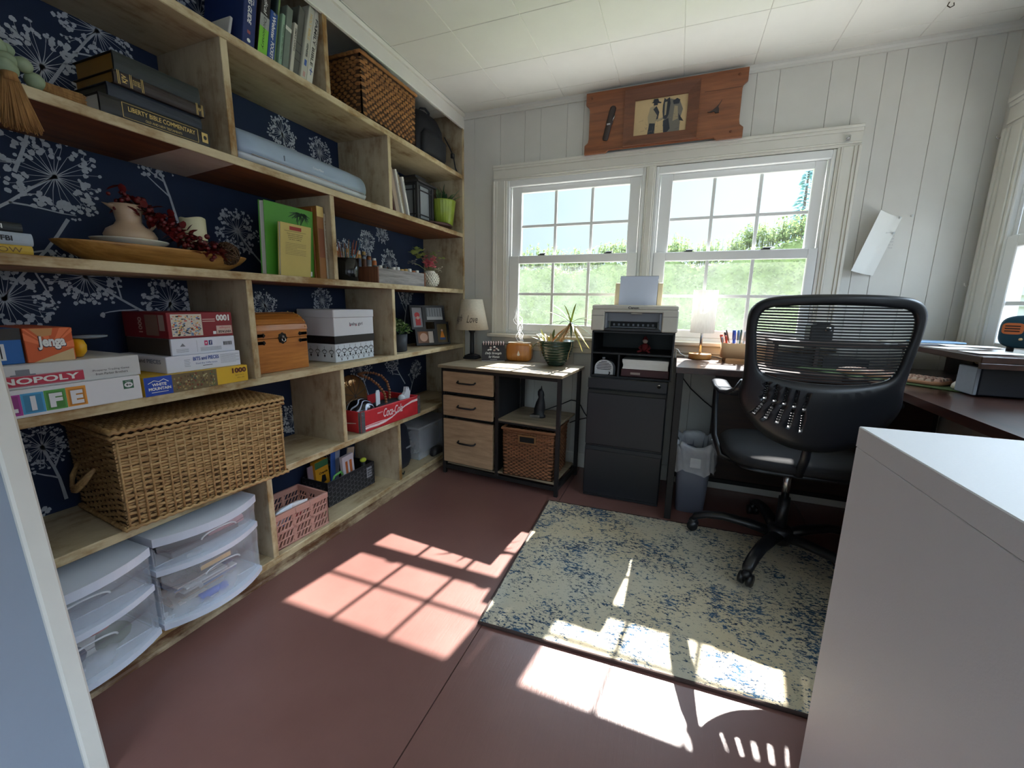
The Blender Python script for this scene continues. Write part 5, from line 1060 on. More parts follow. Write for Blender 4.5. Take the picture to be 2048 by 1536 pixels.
# small dark canvas leaning behind the hamper
# ------------------------------------------------------------------ floor-level shelf: plastic drawer towers
def clear_plastic(name, op, tint=(.92, .93, .95)):
    m = bpy.data.materials.new(name); m.use_nodes = True; nt = m.node_tree; nt.nodes.clear()
    o = nt.nodes.new('ShaderNodeOutputMaterial'); tr = nt.nodes.new('ShaderNodeBsdfTransparent'); df = nt.nodes.new('ShaderNodeBsdfPrincipled'); mx = nt.nodes.new('ShaderNodeMixShader')
    df.inputs['Base Color'].default_value = (*tint, 1); df.inputs['Roughness'].default_value = .25; tr.inputs['Color'].default_value = (.93, .95, .97, 1)
    v = _coord(nt); r = _ramp(nt, _noise(nt, v, 9, 3), [(.3, (op * .8,) * 3 + (1,)), (.7, (min(1, op * 1.2),) * 3 + (1,))]); nt.links.new(r, mx.inputs[0]); nt.links.new(tr.outputs[0], mx.inputs[1]); nt.links.new(df.outputs[0], mx.inputs[2]); nt.links.new(mx.outputs[0], o.inputs[0]); return m
CLR = clear_plastic('milky_clear_plastic', .24); CLR2 = clear_plastic('clear_drawer_lip', .38)
DWH = pm('drawer_white', (206, 212, 224), .35, nv=.01)
def tower(y0, y1, z0, zm, z1, label, stuff):
    t = thing('drawer_tower', label, 'storage drawers', (-.14, (y0 + y1) / 2, z0)); bow = .05; xb = -.29; n = 10
    def front(y, x=.02, b=bow): u = (y - y0) / (y1 - y0) * 2 - 1; return x + b * (1 - u * u)
    def plate(za, zb, x=.022, name='top_panel', ins=0.0):
        mb = MB(); o = [(xb, y1 - ins), (xb, y0 + ins)] + [(front(y0 + ins + (y1 - y0 - 2 * ins) * k / n, x), y0 + ins + (y1 - y0 - 2 * ins) * k / n) for k in range(n + 1)]
        mb.prism(o, (0, 0, za), X, Y, zb - za, DWH); mb.build(name, t)
    plate(z1 - .026, z1, .024); plate(z0, z0 + .018, .02, 'base_panel'); plate(zm - .012, zm + .006, .02, 'middle_shelf')
    for y in (y0 + .001, y1 - .005):
        mb = MB(); mb.box(xb, .012, y, y + .004, z0 + .018, zm - .012, CLR); mb.box(xb, .012, y, y + .004, zm + .006, z1 - .026, CLR); mb.build('side_panel', t)
    for za, zb in ((z0 + .02, zm - .014), (zm + .008, z1 - .028)):
        mb = MB(); L = [];
        for zz, dx in ((za, -.008), (za + (zb - za) * .6, .0), (zb - (zb - za) * .28, .004), (zb - (zb - za) * .27, .011), (zb, .009)): L.append([(front(y0 + .007 + (y1 - y0 - .014) * k / n, .012 + dx, bow - .004), y0 + .007 + (y1 - y0 - .014) * k / n, zz) for k in range(n + 1)])
        mb.loft(L, CLR, True, False, False, closed=False); yc = (y0 + y1) / 2
        d = mb.build('drawer', t)
        mb = MB(); zc = zb - (zb - za) * .27; mb.tube([(front(yc + .055 * math.cos(a), .026, bow - .004), yc + .055 * math.cos(a), zc + .018 * math.sin(a) if math.sin(a) > 0 else zc) for a in [PI * k / 12 for k in range(13)]], .0028, CLR2, 6)
        h_ = mb.build('pull_handle', d)
        mb = MB(); mb.box(xb + .01, .0, y0 + .012, y1 - .012, za + .001, za + .004, CLR2); mb.box(xb + .01, .0, y0 + .012, y0 + .015, za, zb - .02, CLR); mb.box(xb + .01, .0, y1 - .015, y1 - .012, za, zb - .02, CLR); mb.build('tray', d)
    stuff(y0, y1, z0 + .026, zm + .014); return t
def stuff_a(y0, y1, za, zb):
    rr = random.Random(31)
    for k in range(9):
        mb = MB(); w = rr.uniform(.1, .2); y = rr.uniform(y0 + .03, y1 - .03 - w); x1 = rr.uniform(-.03, .01); mb.box(x1 - .2, x1, y, y + w, za + .008 * k, za + .008 * k + .006, C('sheet%d' % (k % 4), [(196, 186, 180), (150, 126, 110), (110, 120, 150), (206, 206, 206)][k % 4]), .001)
        single('craft_sheet', mb, 'flat craft card lying in the lower drawer beside the plank', 'card', (x1 - .1, y + w / 2, za + .008 * k), 'card sheets in the wider drawer tower')
    mb = MB(); mb.tube([(.030, y0 + .10, za + .02), (.04, y0 + .18, za + .02)], .012, C('pen_blue', (40, 90, 190)), 8); single('marker', mb, 'bright blue marker at the front of the lower clear drawer', 'marker', (.03, y0 + .14, za + .01))
    mb = MB(); mb.box(-.1, .0, y0 + .12, y0 + .24, za + .085, za + .11, C('pack_dark', (70, 66, 64)), .004); mb.rect((.0, y0 + .12, za + .085), Y, Z, .01, .11, .004, .02, GOLD); single('label_packet', mb, 'dark packet with gold print near the top of the lower clear drawer', 'packet', (-.05, y0 + .18, za + .08))
    mb = MB(); mb.box(-.12, .01, y0 + .05, y1 - .06, zb, zb + .02, C('strip_dark', (84, 84, 90)), .003); single('ruler_case', mb, 'grey case lying in the shallow upper drawer', 'case', (-.05, (y0 + y1) / 2, zb))
    mb = MB(); mb.tube([(.0, y1 - .16, zb + .03), (.01, y1 - .05, zb + .035)], .016, C('roll_rose', (186, 140, 148)), 10); single('paper_roll', mb, 'pinkish roll in the shallow upper drawer', 'roll', (0, y1 - .1, zb))
def stuff_b(y0, y1, za, zb):
    rr = random.Random(32)
    for k, (c, lb) in enumerate((((196, 60, 36), 'orange red fabric bundle in the tower by the partition'), ((200, 196, 190), 'whitish yarn bundle in the tower by the partition'), ((70, 74, 96), 'slate blue bundle in the tower by the partition'), ((150, 70, 60), 'rusty bundle in the tower by the partition'), ((74, 90, 74), 'green grey bundle in the tower by the partition'))):
        mb = MB(); y = y0 + .05 + .05 * k; z = za + (.062 if k in (0, 3) else 0.0); mb.ball((-.03 - .02 * (k % 2), (y0 + .22 if k == 0 else y if k != 1 else y0 + .2), z + .028), .038, C('bund%d' % k, c, .8), 14, 8, (1, 1.25, .75)); single('fabric_bundle', mb, lb, 'fabric', (-.05, y, za), 'bundles in the partition side tower')
tower(-1.992, -1.668, SF + .001, .262, .374, 'clear two-drawer plastic tower next to the plank', stuff_a)
tower(-2.345, -2.0, SF + .001, .228, .356, 'clear two-drawer plastic tower next to the partition', stuff_b)
# pink folding crate with snack bags
BLUSH = pm('blush_plastic', (186, 140, 126), .5, nv=.03)
t = thing('folding_crate', 'blush pink slatted plastic crate', 'crate', (-.12, -1.42, SF))
MP = Matrix.Translation((-.02, -1.435, SF)) @ Matrix.Rotation(-.06, 4, 'Z'); hw, dp, H = .128, .19, .152
def slat_wall(nm, put, L, n):
    mb = MB(); mb.M = MP
    def bx(u0, u1, z0, z1, t0=0, t1=.007):
        P = [put(u, e, z) for u in (u0, u1) for e in (t0, t1) for z in (z0, z1)]; mb.box(min(p[0] for p in P), max(p[0] for p in P), min(p[1] for p in P), max(p[1] for p in P), min(p[2] for p in P), max(p[2] for p in P), BLUSH, .001)
    bx(0, L, .001, .010); bx(0, L, .066, .078); bx(0, L, .128, H, -.003, .009); bx(0, .008, .01, .128); bx(L - .008, L, .01, .128)
    for f in (1 / 3, 2 / 3): bx(L * f - .007, L * f + .007, .01, .128)
    for za, zb in ((.010, .036), (.040, .066), (.078, .102), (.106, .128)):
        bx(0, L, zb - .001 if zb < .12 and zb not in (.066,) else zb - .0005, zb + .004 if zb < .12 else zb)
        for i in range(n):
            u = L * (i + .5) / n; s = .006
            P = [Vector(put(u - s - .0028, .001, za)), Vector(put(u - s + .0028, .001, za)), Vector(put(u + s + .0028, .001, zb)), Vector(put(u + s - .0028, .001, zb)), Vector(put(u - s - .0028, .006, za)), Vector(put(u - s + .0028, .006, za)), Vector(put(u + s + .0028, .006, zb)), Vector(put(u + s - .0028, .006, zb))]
            mb.add([tuple(p) for p in P], [(0, 1, 2, 3), (7, 6, 5, 4), (0, 4, 5, 1), (1, 5, 6, 2), (2, 6, 7, 3), (3, 7, 4, 0)], BLUSH)
    mb.build(nm, t)
slat_wall('front_wall', lambda u, e, z: (-e, -hw + u, z), 2 * hw, 15); slat_wall('back_wall', lambda u, e, z: (-dp + e, -hw + u, z), 2 * hw, 15)
slat_wall('end_wall', lambda u, e, z: (-dp + u, -hw + e, z), dp, 11); slat_wall('end_wall', lambda u, e, z: (-dp + u, hw - e, z), dp, 11)
mb = MB(); mb.M = MP; mb.box(-dp, 0, -hw, hw, .001, .006, BLUSH); mb.build('crate_floor', t)
mb = MB(); mb.M = MP; mb.tube([(.001, -.035, .15), (.003, -.034, .128), (.003, .034, .128), (.001, .035, .15)], .004, BLUSH, 6); mb.build('latch_handle', t)
def bag(c, sx, sy, sz, mat, m2, label, rot):
    mb = MB(); mb.M = Matrix.Translation(c) @ Matrix.Rotation(rot, 4, 'Z') @ Matrix.Rotation(.5, 4, 'Y'); L = []; n = 24
    for z, f, th in ((0, .9, .1), (.1, 1, .5), (.35, 1, .95), (.65, 1, .9), (.9, 1, .45), (1, .95, .06)): L.append([(sx * th * math.sin(q * 2 * PI / n) * (1 + .1 * math.sin(5 * q)), sy * f * math.cos(q * 2 * PI / n), sz * z) for q in range(n)])
    mb.loft(L, mat); mb.disc((sx * .97, 0, sz * .5), Y, Z, 0, 0, sy * .45, m2, .003, rv=sz * .2); single('snack_bag', mb, label, 'bag', tuple(c), 'snack bags in the pink crate')
bag((-.11, -1.50, SF + .055), .03, .05, .11, C('bag_white', (216, 222, 232), .3), C('bag_blue', (70, 120, 200)), 'white and blue snack bag in the pink crate', .2)
bag((-.12, -1.40, SF + .05), .03, .045, .105, C('bag_white2', (226, 222, 224), .3), C('bag_red', (190, 36, 60)), 'white and red snack bag in the pink crate', -.3)
# black lattice basket with art supplies
t = thing('lattice_basket', 'black lattice plastic basket of art supplies', 'basket', (-.2, -1.02, SF)); BLB = pm('lattice_black', (30, 31, 36), .45); GRL = pm('lattice_grey', (112, 114, 118), .5)
MBk = Matrix.Translation((-.118, -1.035, SF)) @ Matrix.Rotation(-.02, 4, 'Z'); hw, dp, H = .165, .17, .128
mb = MB(); mb.M = MBk
mb.box(-dp, 0, -hw, hw, .001, .006, BLB)
for a in ((-.006, 0, -hw, hw), (-dp, -dp + .006, -hw, hw), (-dp, 0, -hw, -hw + .006), (-dp, 0, hw - .006, hw)): mb.box(*a, .006, H, BLB, .001)
for O, U, W_ in (((0, -hw, 0), Y, 2 * hw), ((-dp, -hw, 0), X, dp), ((-dp + .0065, -hw, 0), Y, 2 * hw)):
    c = .0245; nu = int(W_ / c)
    for i in range(nu):
        for j in range(5):
            u, v_ = .004 + c * i, .005 + c * j + (c / 2 if i % 2 else 0)
            if v_ + c > H: continue
            mb.stroke(O, U, Z, [(u, v_), (u + c * .72, v_ + .002), (u + c * .98, v_ + c * .45)], .0022, GRL, .0008); mb.stroke(O, U, Z, [(u, v_), (u - .0, v_ + c * .55)], .0022, GRL, .0008)
mb.build('basket_wall', t)
mb = MB(); mb.M = MBk; mb.box(.0005, .0025, hw - .062, hw - .022, .05, .108, pm('tag_white_print', (150, 152, 158), .6), .001); mb.text('make', (.0025, hw - .06, .055), Y, Z, .003, .035, .034, .046, INK, .0008, .03); mb.text('good', (.0025, hw - .06, .055), Y, Z, .003, .035, .018, .03, INK, .0008, .03); mb.text('things', (.0025, hw - .06, .055), Y, Z, .003, .035, .003, .014, INK, .0008, .03); mb.build('name_tag', t)
def card(y0, y1, z0, z1, x, mat, label, nm, cat, tilt, deco=None, th=.008):
    mb = MB(); mb.M = rotax((x, (y0 + y1) / 2, z0), tilt, 'X'); mb.box(x - th, x, y0, y1, z0, z1, mat, .001)
    if deco: deco(mb, (x, y0, z0), y1 - y0, z1 - z0)
    single(nm, mb, label, cat, (x, (y0 + y1) / 2, z0), 'art supplies in the black basket')
zb = SF + .0065
card(-1.155, -1.07, zb, SF + .20, -.235, C('craft_yellow', (214, 150, 34)), 'yellow and green crayon box in the lattice basket', 'crayon_box', 'box', .05, lambda mb, O, w, H: (mb.rect(O, Y, Z, 0, w, H * .82, H, C('craft_green', (60, 110, 70))), mb.text('Crayola', O, Y, Z, w * .25, w * .9, H * .62, H * .70, INK, .001, .03), mb.shape(O, Y, Z, [(w * .3, H * .35), (w * .75, H * .4), (w * .7, H * .58), (w * .45, H * .6)], INK, .001)), .03)
card(-1.045, -.965, zb, SF + .205, -.16, C('kit_white', (214, 206, 214)), 'white kit box with two wooden sticks pictured on it', 'stick_kit', 'box', .06, lambda mb, O, w, H: (mb.rect(O, Y, Z, w * .22, w * .42, H * .5, H * .85, C('kit_orange', (196, 110, 60)), .001), mb.rect(O, Y, Z, w * .58, w * .8, H * .5, H * .85, C('kit_orange', (196, 110, 60)), .001)), .02)
card(-1.05, -.99, zb, SF + .25, -.26, C('card_lilac', (176, 180, 200)), 'pale lilac card standing at the back of the lattice basket', 'card', 'card', -.12)
card(-1.06, -1.03, zb, SF + .24, -.24, C('card_blue', (70, 110, 190)), 'narrow blue card behind the crayon box', 'card', 'card', -.05)
card(-.99, -.94, zb, SF + .215, -.22, C('card_tan', (190, 170, 150)), 'tan card tilted against the lattice basket end', 'card', 'card', -.2)
card(-1.19, -1.125, zb, SF + .185, -.25, C('card_mauve', (150, 130, 140)), 'mauve folder at the near end of the lattice basket', 'folder', 'folder', .02)
mb = MB(); mb.tube([(-.14, -1.15, SF + .10), (-.135, -1.14, SF + .14), (-.13, -1.10, SF + .15), (-.13, -1.09, SF + .13)], .007, C('grip_green', (96, 170, 84), .4), 8, flat=.6); mb.tube([(-.14, -1.15, SF + .10), (-.15, -1.16, SF + .05), (-.15, -1.16, zb)], .006, C('grip_green', (96, 170, 84), .4), 8); single('craft_knife', mb, 'bright green handled tool poking out of the lattice basket', 'tool', (-.14, -1.15, zb), 'art supplies in the black basket')
mb = MB(); mb.ball((-.15, -.915, SF + .145), .016, C('tape_lime', (186, 200, 60)), 12, 8, (1, 1.2, .8)); mb.cyl((-.15, -.915, zb), (-.15, -.915, SF + .135), .012, INK, n=10); single('glue_bottle', mb, 'black bottle with a lime cap at the far corner of the lattice basket', 'bottle', (-.15, -.915, zb), 'art supplies in the black basket')
# end bay: dark bag, clear tub, shoe
t = thing('tote_bag', 'dark navy tote slumped in the floor bay at the window end', 'bag', (-.17, -.64, SF)); mb = MB(); L = []
for z, a, b in ((0, .10, .115), (.04, .115, .125), (.15, .11, .12), (.24, .095, .11), (.29, .05, .09)): L.append(sel(-.19, -.645, SF + z, a, b, 3, 26))
mb.loft(L, pm('navy_canvas', (28, 34, 48), .75, nv=.15, bump=.3, bs=200)); mb.build('bag_body', t); mb = MB(); mb.box(-.085, -.078, -.62, -.57, SF + .12, SF + .13, C('tag_grey', (150, 154, 160)), .001); mb.build('zipper_tab', t)
mb = MB(); mb.tube([(-.08, -.72, SF + .12), (-.06, -.74, SF + .07), (-.045, -.74, SF + .02), (-.03, -.72, SF + .006), (-.045, -.69, SF + .006)], .006, BLACKM, 6, flat=.5); mb.build('strap', t)
t = thing('clear_tub', 'clear plastic tub of grey odds and ends in the end floor bay', 'tub', (-.19, -.36, SF)); mb = MB(); x0, x1, y0, y1 = -.28, -.075, -.49, -.1
for a in ((x0, x0 + .003, y0, y1), (x1 - .003, x1, y0, y1), (x0, x1, y0, y0 + .003), (x0, x1, y1 - .003, y1)): mb.box(*a, SF + .001, SF + .2, CLR)
mb.box(x0, x1, y0, y1, SF + .001, SF + .004, CLR); mb.build('tub_wall', t); mb = MB(); mb.box(x0 - .006, x1 + .006, y0 - .006, y1 + .006, SF + .2, SF + .214, CLR2, .004); mb.build('lid', t)
mb = MB(); softbox(mb, x0 + .02, x1 - .02, y0 + .03, y1 - .03, SF + .005, SF + .15, .05, pm('grey_fabric', (96, 100, 110), .9, nv=.3, ns=12), 2.5); single('grey_bundle', mb, 'crumpled grey fabric inside the clear tub', 'fabric', (-.18, -.3, SF + .005))
mb = MB(); L = [];
for y, w, h_, z in ((-.0, .02, .03, 0), (.02, .03, .06, 0), (.07, .034, .06, 0), (.12, .036, .04, 0), (.18, .035, .034, 0), (.21, .02, .02, 0)): L.append([(-.035 + w * math.cos(a), -.40 + y, SF + .002 + max(0, h_ * (.5 + .5 * math.sin(a)))) for a in [q * 2 * PI / 16 for q in range(16)]])
mb.loft(L, pm('shoe_black', (30, 28, 30), .5)); single('shoe', mb, 'black shoe on the floor shelf in front of the clear tub', 'shoe', (-.035, -.3, SF))

# ------------------------------------------------------------------ drawer console under the window
DRIFT = wood('driftwood_top', (104, 92, 74), (164, 148, 122), 'X', 1.0, .5, .15); DFRONT = wood('drawer_front_oak', (146, 118, 90), (184, 154, 122), 'X', 1.4, .55, .1); DKST = pm('dark_steel', (34, 32, 32), .5, metal=.3, nv=.15)
t = thing('drawer_console', 'driftwood console with three drawers, open cubbies and dark steel frame', 'console', (.46, -.28, 0))
MD = Matrix.Translation((.062, -.45, 0)) @ Matrix.Rotation(-.08, 4, 'Z'); DT = .70; Wd, Dd = .80, .375
def pt_(name, *boxes, par=None, mat=DKST, b=.002):
    mb = MB(); mb.M = MD
    for a in boxes: mb.box(*a, mat, b)
    return mb.build(name, par or t)
pt_('top', (0, Wd, -.02, Dd + .02, DT - .018, DT), mat=DRIFT, b=.003)
for x in (.012, Wd - .034):
    for y in (.0, Dd - .022): pt_('leg', (x, x + .022, y, y + .022, 0, DT - .018))
pt_('leg', (.388, .41, .0, .022, .04, DT - .018)); pt_('leg', (.388, .41, Dd - .022, Dd, .04, DT - .018))
pt_('frame_rail', (.034, Wd - .034, 0, .02, DT - .04, DT - .018), (.034, Wd - .034, .0, .02, .035, .058), (.034, Wd - .034, Dd - .02, Dd, .035, .058), (.012, .034, .022, Dd - .022, .035, .058), (Wd - .034, Wd - .012, .022, Dd - .022, .035, .058), (.41, Wd - .034, 0, .016, .385, .397))
pt_('drawer_cabinet', (.034, .04, .022, Dd - .03, .06, DT - .018), (.378, .388, .022, Dd - .03, .06, DT - .018), (.04, .378, Dd - .04, Dd - .03, .06, DT - .018), (.04, .378, .02, Dd - .04, .52, .526), (.04, .378, .02, Dd - .04, .37, .376), mat=BLACKM, b=0)
pt_('shelf', (.41, Wd - .034, .0, Dd - .03, .397, .411), mat=DRIFT); pt_('shelf', (.41, Wd - .034, .0, Dd - .03, .072, .086), mat=DRIFT); pt_('shelf', (.036, .388, .02, Dd - .03, .06, .07), mat=DRIFT)
for za, zb in ((.536, .662), (.386, .512), (.085, .364)):
    d = pt_('drawer', (.028, .376, -.008, .012, za, zb), mat=DFRONT, b=.002); pt_('drawer_box', (.045, .372, .012, .33, za + .02, zb - .02), par=d, mat=DRIFT)
    mb = MB(); mb.M = MD; zc = (za + zb) / 2 + .002; mb.tube([(.14, -.008, zc + .006), (.142, -.024, zc), (.16, -.029, zc - .002), (.20, -.03, zc - .002), (.24, -.029, zc - .002), (.258, -.024, zc), (.26, -.008, zc + .006)], .0055, BLACK, 8); mb.build('pull_handle', d)
SEA2 = wood('seagrass_dark', (84, 52, 30), (150, 98, 62), 'X', 1.5, .75)
p0 = MD @ Vector((.595, .14, .087)); bx0, bx1 = p0.x - .155, p0.x + .155
bt = basket_square('cube_basket', bx0, bx1, p0.y - .16, p0.y + .15, .0875, .375, 'brown seagrass cube basket with cut-out handle inside the console', SEA2, .0105, .016, .0042, .0062)
mb = MB(); O = (bx0, p0.y - .1605, .0875); mb.rect(O, X, Z, .11, .20, .215, .25, C('dark_hole', (10, 8, 7), .9), .0075); frame_rect(mb, (O[0], O[1] - .004, O[2]), X, Z, .104, .206, .209, .256, .007, .008, C('handle_trim', (120, 82, 44))); mb.build('handle_opening', bt)
# dark figurine on the cubby shelf
mb = MB(); p = MD @ Vector((.60, .15, .411)); L = []
for z, a, b, dx in ((0, .045, .03, 0), (.012, .045, .03, 0), (.02, .03, .024, .004), (.05, .034, .026, .008), (.09, .026, .022, .012), (.12, .016, .016, .016), (.135, .02, .018, .014), (.155, .018, .016, .012), (.17, .006, .006, .01)): L.append(sel(p.x + dx, p.y, p.z + z, a, b, 2, 18))
mb.loft(L, BLACK); mb.loft([[(p.x + .016 + q * math.cos(a), p.y + q * math.sin(a), p.z + z) for a in [k * 2 * PI / 8 for k in range(8)]] for q, z in ((.008, .16), (.001, .19))], BLACK); mb.box(p.x - .04, p.x + .02, p.y - .04, p.y - .034, p.z + .001, p.z + .02, CHROME, .001)
single('figurine', mb, 'dark seated figurine on the console cubby shelf', 'figurine', tuple(p))
mb = MB(); mb.tube([(.66, -.25, .42), (.74, -.12, .44), (.80, -.06, .465), (.83, -.03, .455), (.857, -.025, .427), (.88, -.025, .385), (.91, -.03, .35), (.95, -.05, .33)], .0035, INK, 6); mb.tube([(.79, -.03, .305), (.84, -.03, .33), (.895, -.03, .349), (.95, -.03, .355)], .003, INK, 6)
single('power_cord', mb, 'black power cord looping behind the console toward the file cabinet', 'cord', (.85, -.03, .4))
# lamp with script shade
LIN = pm('linen_shade', (190, 180, 160), .8, nv=.08, ns=90, bump=.15, bs=400)
t = thing('table_lamp', 'small black lamp with tapered linen shade lettered Laugh Love', 'lamp', (.12, -.12, DT)); c = (.115, -.115)
mb = MB(); mb.loft([sel(c[0], c[1], DT + z, a, a, 6, 24) for z, a in ((.001, .05), (.012, .05), (.014, .044), (.022, .044), (.026, .034), (.032, .022))], BLACK, False); mb.lathe([(.016, .03), (.015, .05), (.014, .17), (.019, .18), (.024, .188), (.024, .194), (.01, .196), (.01, .23), (0, .23)], (c[0], c[1], DT), BLACK, 16); mb.build('base', t)
mb = MB(); n = 40; zb_, zt_ = DT + .197, DT + .395; rb, rt = .112, .071
mb.loft([[(c[0] + r * math.cos(q * 2 * PI / n), c[1] + r * math.sin(q * 2 * PI / n), z) for q in range(n)] for r, z in ((rb - .002, zb_), (rb, zb_), (rt, zt_), (rt - .002, zt_), (rb - .004, zb_ + .001))], LIN, True, False, False)
sh = mb.build('lamp_shade', t)
def wrap_text(mb, s, a0, a1, v0, v1, mat, shear=.35):
    vs, fs = glyphs(s, .0, shear); x0 = min(p[0] for p in vs); x1 = max(p[0] for p in vs); y0 = min(p[1] for p in vs); y1 = max(p[1] for p in vs); out = []
    for p in vs:
        f = (p[0] - x0) / (x1 - x0); g = v0 + (v1 - v0) * (p[1] - y0) / (y1 - y0); a = a0 + (a1 - a0) * f; r = rb + (rt - rb) * g + .0012; out.append((c[0] + r * math.cos(a), c[1] + r * math.sin(a), zb_ + (zt_ - zb_) * g))
    mb.add(out, fs, mat)
mb = MB(); wrap_text(mb, 'Laugh', -2.75, -1.82, .20, .5, C('shade_script', (70, 62, 56))); wrap_text(mb, 'Love', -1.45, -.72, .24, .48, C('shade_script', (70, 62, 56))); mb.build('script_lettering', sh)
# flip calendar
t = thing('desk_calendar', 'black spiral flip calendar with white script and flowers', 'calendar', (.27, -.14, DT)); CALB = pm('calendar_black', (40, 36, 42), .55)
MC_ = Matrix.Translation((.282, -.135, DT + .001)) @ Matrix.Rotation(.42, 4, 'Z')
mb = MB(); mb.M = MC_; a = .075; hh_ = .112; dp_ = .05
mb.add([(-a, -dp_, 0), (a, -dp_, 0), (a, -.004, hh_), (-a, -.004, hh_), (-a, -dp_ - .004, 0), (a, -dp_ - .004, 0), (a, -.008, hh_), (-a, -.008, hh_)], [(4, 5, 6, 7), (0, 3, 2, 1), (0, 1, 5, 4), (1, 2, 6, 5), (2, 3, 7, 6), (3, 0, 4, 7)], CALB)
mb.add([(-a, dp_, 0), (a, dp_, 0), (a, .004, hh_), (-a, .004, hh_)], [(0, 1, 2, 3), (3, 2, 1, 0)], CALB)
Vv = Vector((0, dp_ - .004, hh_)).normalized(); O = (-a, -dp_ - .004, 0); hL = math.hypot(dp_ - .004, hh_)
mb.text('Daily Strength', O, X, Vv, .022, .128, .042, .062, WT, .001, .01, .3); mb.text('for Women', O, X, Vv, .045, .115, .022, .038, WT, .001, .01, .3); mb.rect(O, X, Vv, .055, .1, .011, .0125, WT, .001); mb.rect(O, X, Vv, 0, 2 * a, 0, .003, C('cal_edge', (200, 196, 190)), .0008)
for k in range(5): mb.disc(O, X, Vv, .075 + .022 * math.cos(k * 1.25), .085 + .012 * math.sin(k * 1.25), .008, WT if k % 2 else C('cal_flower', (190, 160, 150)), .001 + k * 1e-4, 8, .006)
mb.shape(O, X, Vv, [(.035, .075), (.045, .082), (.05, .075), (.042, .07)], WT, .001); mb.shape(O, X, Vv, [(.105, .082), (.115, .075), (.108, .07), (.1, .076)], WT, .001)
mb.build('cover', t)
mb = MB(); mb.M = MC_
for k in range(9): u = -a + .01 + k * (2 * a - .02) / 8; mb.tube([(u, .014 * math.cos(q), hh_ + .012 * math.sin(q) - .002) for q in [2 * PI * j / 12 for j in range(12)]], .004, C('spiral_rose', (206, 178, 176), .35), 5, closed=True)
mb.build('spiral', t)
# wooden diffuser with steam
DIFF = wood('orange_bamboo', (150, 88, 30), (196, 130, 54), 'Z', 1, .35, .05, coat=.3)
t = thing('aroma_diffuser', 'rounded orange wood-look diffuser with a white drop mark', 'diffuser', (.45, -.1, DT))
MDf = Matrix.Translation((.449, -.085, DT + .001)) @ Matrix.Rotation(.16, 4, 'Z')
mb = MB(); mb.M = MDf; L = []
for y, i in ((-.04, .012), (-.036, .004), (-.028, 0), (.028, 0), (.036, .004), (.04, .012)): L.append([(x, y, z) for x, y_, z in [(q[0], 0, q[1]) for q in [((.083 - i) * math.copysign(abs(math.cos(a)) ** .35, math.cos(a)), .06 + (.06 - i) * math.copysign(abs(math.sin(a)) ** .4, math.sin(a))) for a in [k * 2 * PI / 36 for k in range(36)]]]])
mb.loft(L, DIFF); bpts = [(math.sin(a) * .009 * (1 if True else 0), .048 + .011 * -math.cos(a)) for a in [k * 2 * PI / 20 for k in range(20)]]
mb.shape((0, -.0402, 0), X, Z, [(.009 * math.sin(a) * (1 - max(0, math.cos(a)) * .0), .046 - .010 * math.cos(a)) for a in [PI * -.62 + 2 * PI * .62 * k / 16 for k in range(17)]][::-1][::-1] + [(0, .072)], C('drop_white', (226, 220, 206), .4), .001); mb.build('body', t)
mb = MB(); mb.M = MDf; mb.box(-.072, .072, -.03, .03, .1195, .123, C('diffuser_top', (232, 214, 190), .4), .001); mb.lathe([(.02, .122), (.021, .128), (.015, .129), (0, .129)], (0, 0, 0), C('diffuser_top', (232, 214, 190), .4), 16); mb.build('lid', t)
STEAM = bpy.data.materials.new('steam_wisp'); STEAM.use_nodes = True; nt = STEAM.node_tree; nt.nodes.clear(); o = nt.nodes.new('ShaderNodeOutputMaterial'); a_ = nt.nodes.new('ShaderNodeBsdfTransparent'); b_ = nt.nodes.new('ShaderNodeBsdfTranslucent'); b2_ = nt.nodes.new('ShaderNodeBsdfDiffuse'); m1 = nt.nodes.new('ShaderNodeMixShader'); m2 = nt.nodes.new('ShaderNodeMixShader'); m1.inputs[0].default_value = .5
nt.links.new(b_.outputs[0], m1.inputs[1]); nt.links.new(b2_.outputs[0], m1.inputs[2]); m2.inputs[0].default_value = .35; nt.links.new(a_.outputs[0], m2.inputs[1]); nt.links.new(m1.outputs[0], m2.inputs[2]); nt.links.new(m2.outputs[0], o.inputs[0])
mb = MB(); rr = random.Random(6)
for k in range(7):
    ph = rr.uniform(0, 6); x0 = .449 + rr.uniform(-.02, .02); mb.tube([(x0 + .014 * math.sin(ph + i * .8) * (1 + i * .08) - .0016 * i, -.085 + .01 * math.cos(ph + i), DT + .13 + i * (.012 + .001 * k)) for i in range(15)], [.0016 - .00009 * i for i in range(15)], STEAM, 5)
o = single('steam', mb, 'thin white wisps of steam rising from the wooden diffuser', 'steam', (.449, -.085, DT + .13)); o['kind'] = 'stuff'
# green ribbed pot with leggy plant
t = thing('ribbed_pot_plant', 'leggy spiky plant with bare roots in a ribbed dark green bowl pot', 'plant', (.715, -.165, DT)); GRP = pm('green_glaze', (44, 66, 54), .18, nv=.12, ns=14, coat=.4)
prof = [(0, .001), (.05, .001), (.052, .004)]
for k in range(9):
    z = .008 + k * .0155; r = .054 + .056 * math.sin(min(1, (k + .5) / 8.5) * PI / 2) ** .9; prof += [(r - .001, z), (r + .0025, z + .006), (r - .001, z + .0135)]
prof += [(.113, .150), (.115, .154), (.108, .154), (.1, .12), (0, .115)]
cP = (.72, -.165, DT); mb = MB(); mb.lathe([(r * .93, z) for r, z in prof], cP, GRP, 44); mb.build('pot', t)
mb = MB(); mb.lathe([(.094, 0), (.094, .004), (0, .012)], (cP[0], cP[1], DT + .118), C('bark_mix', (120, 92, 66), .95), 20); mb.build('bark', t)
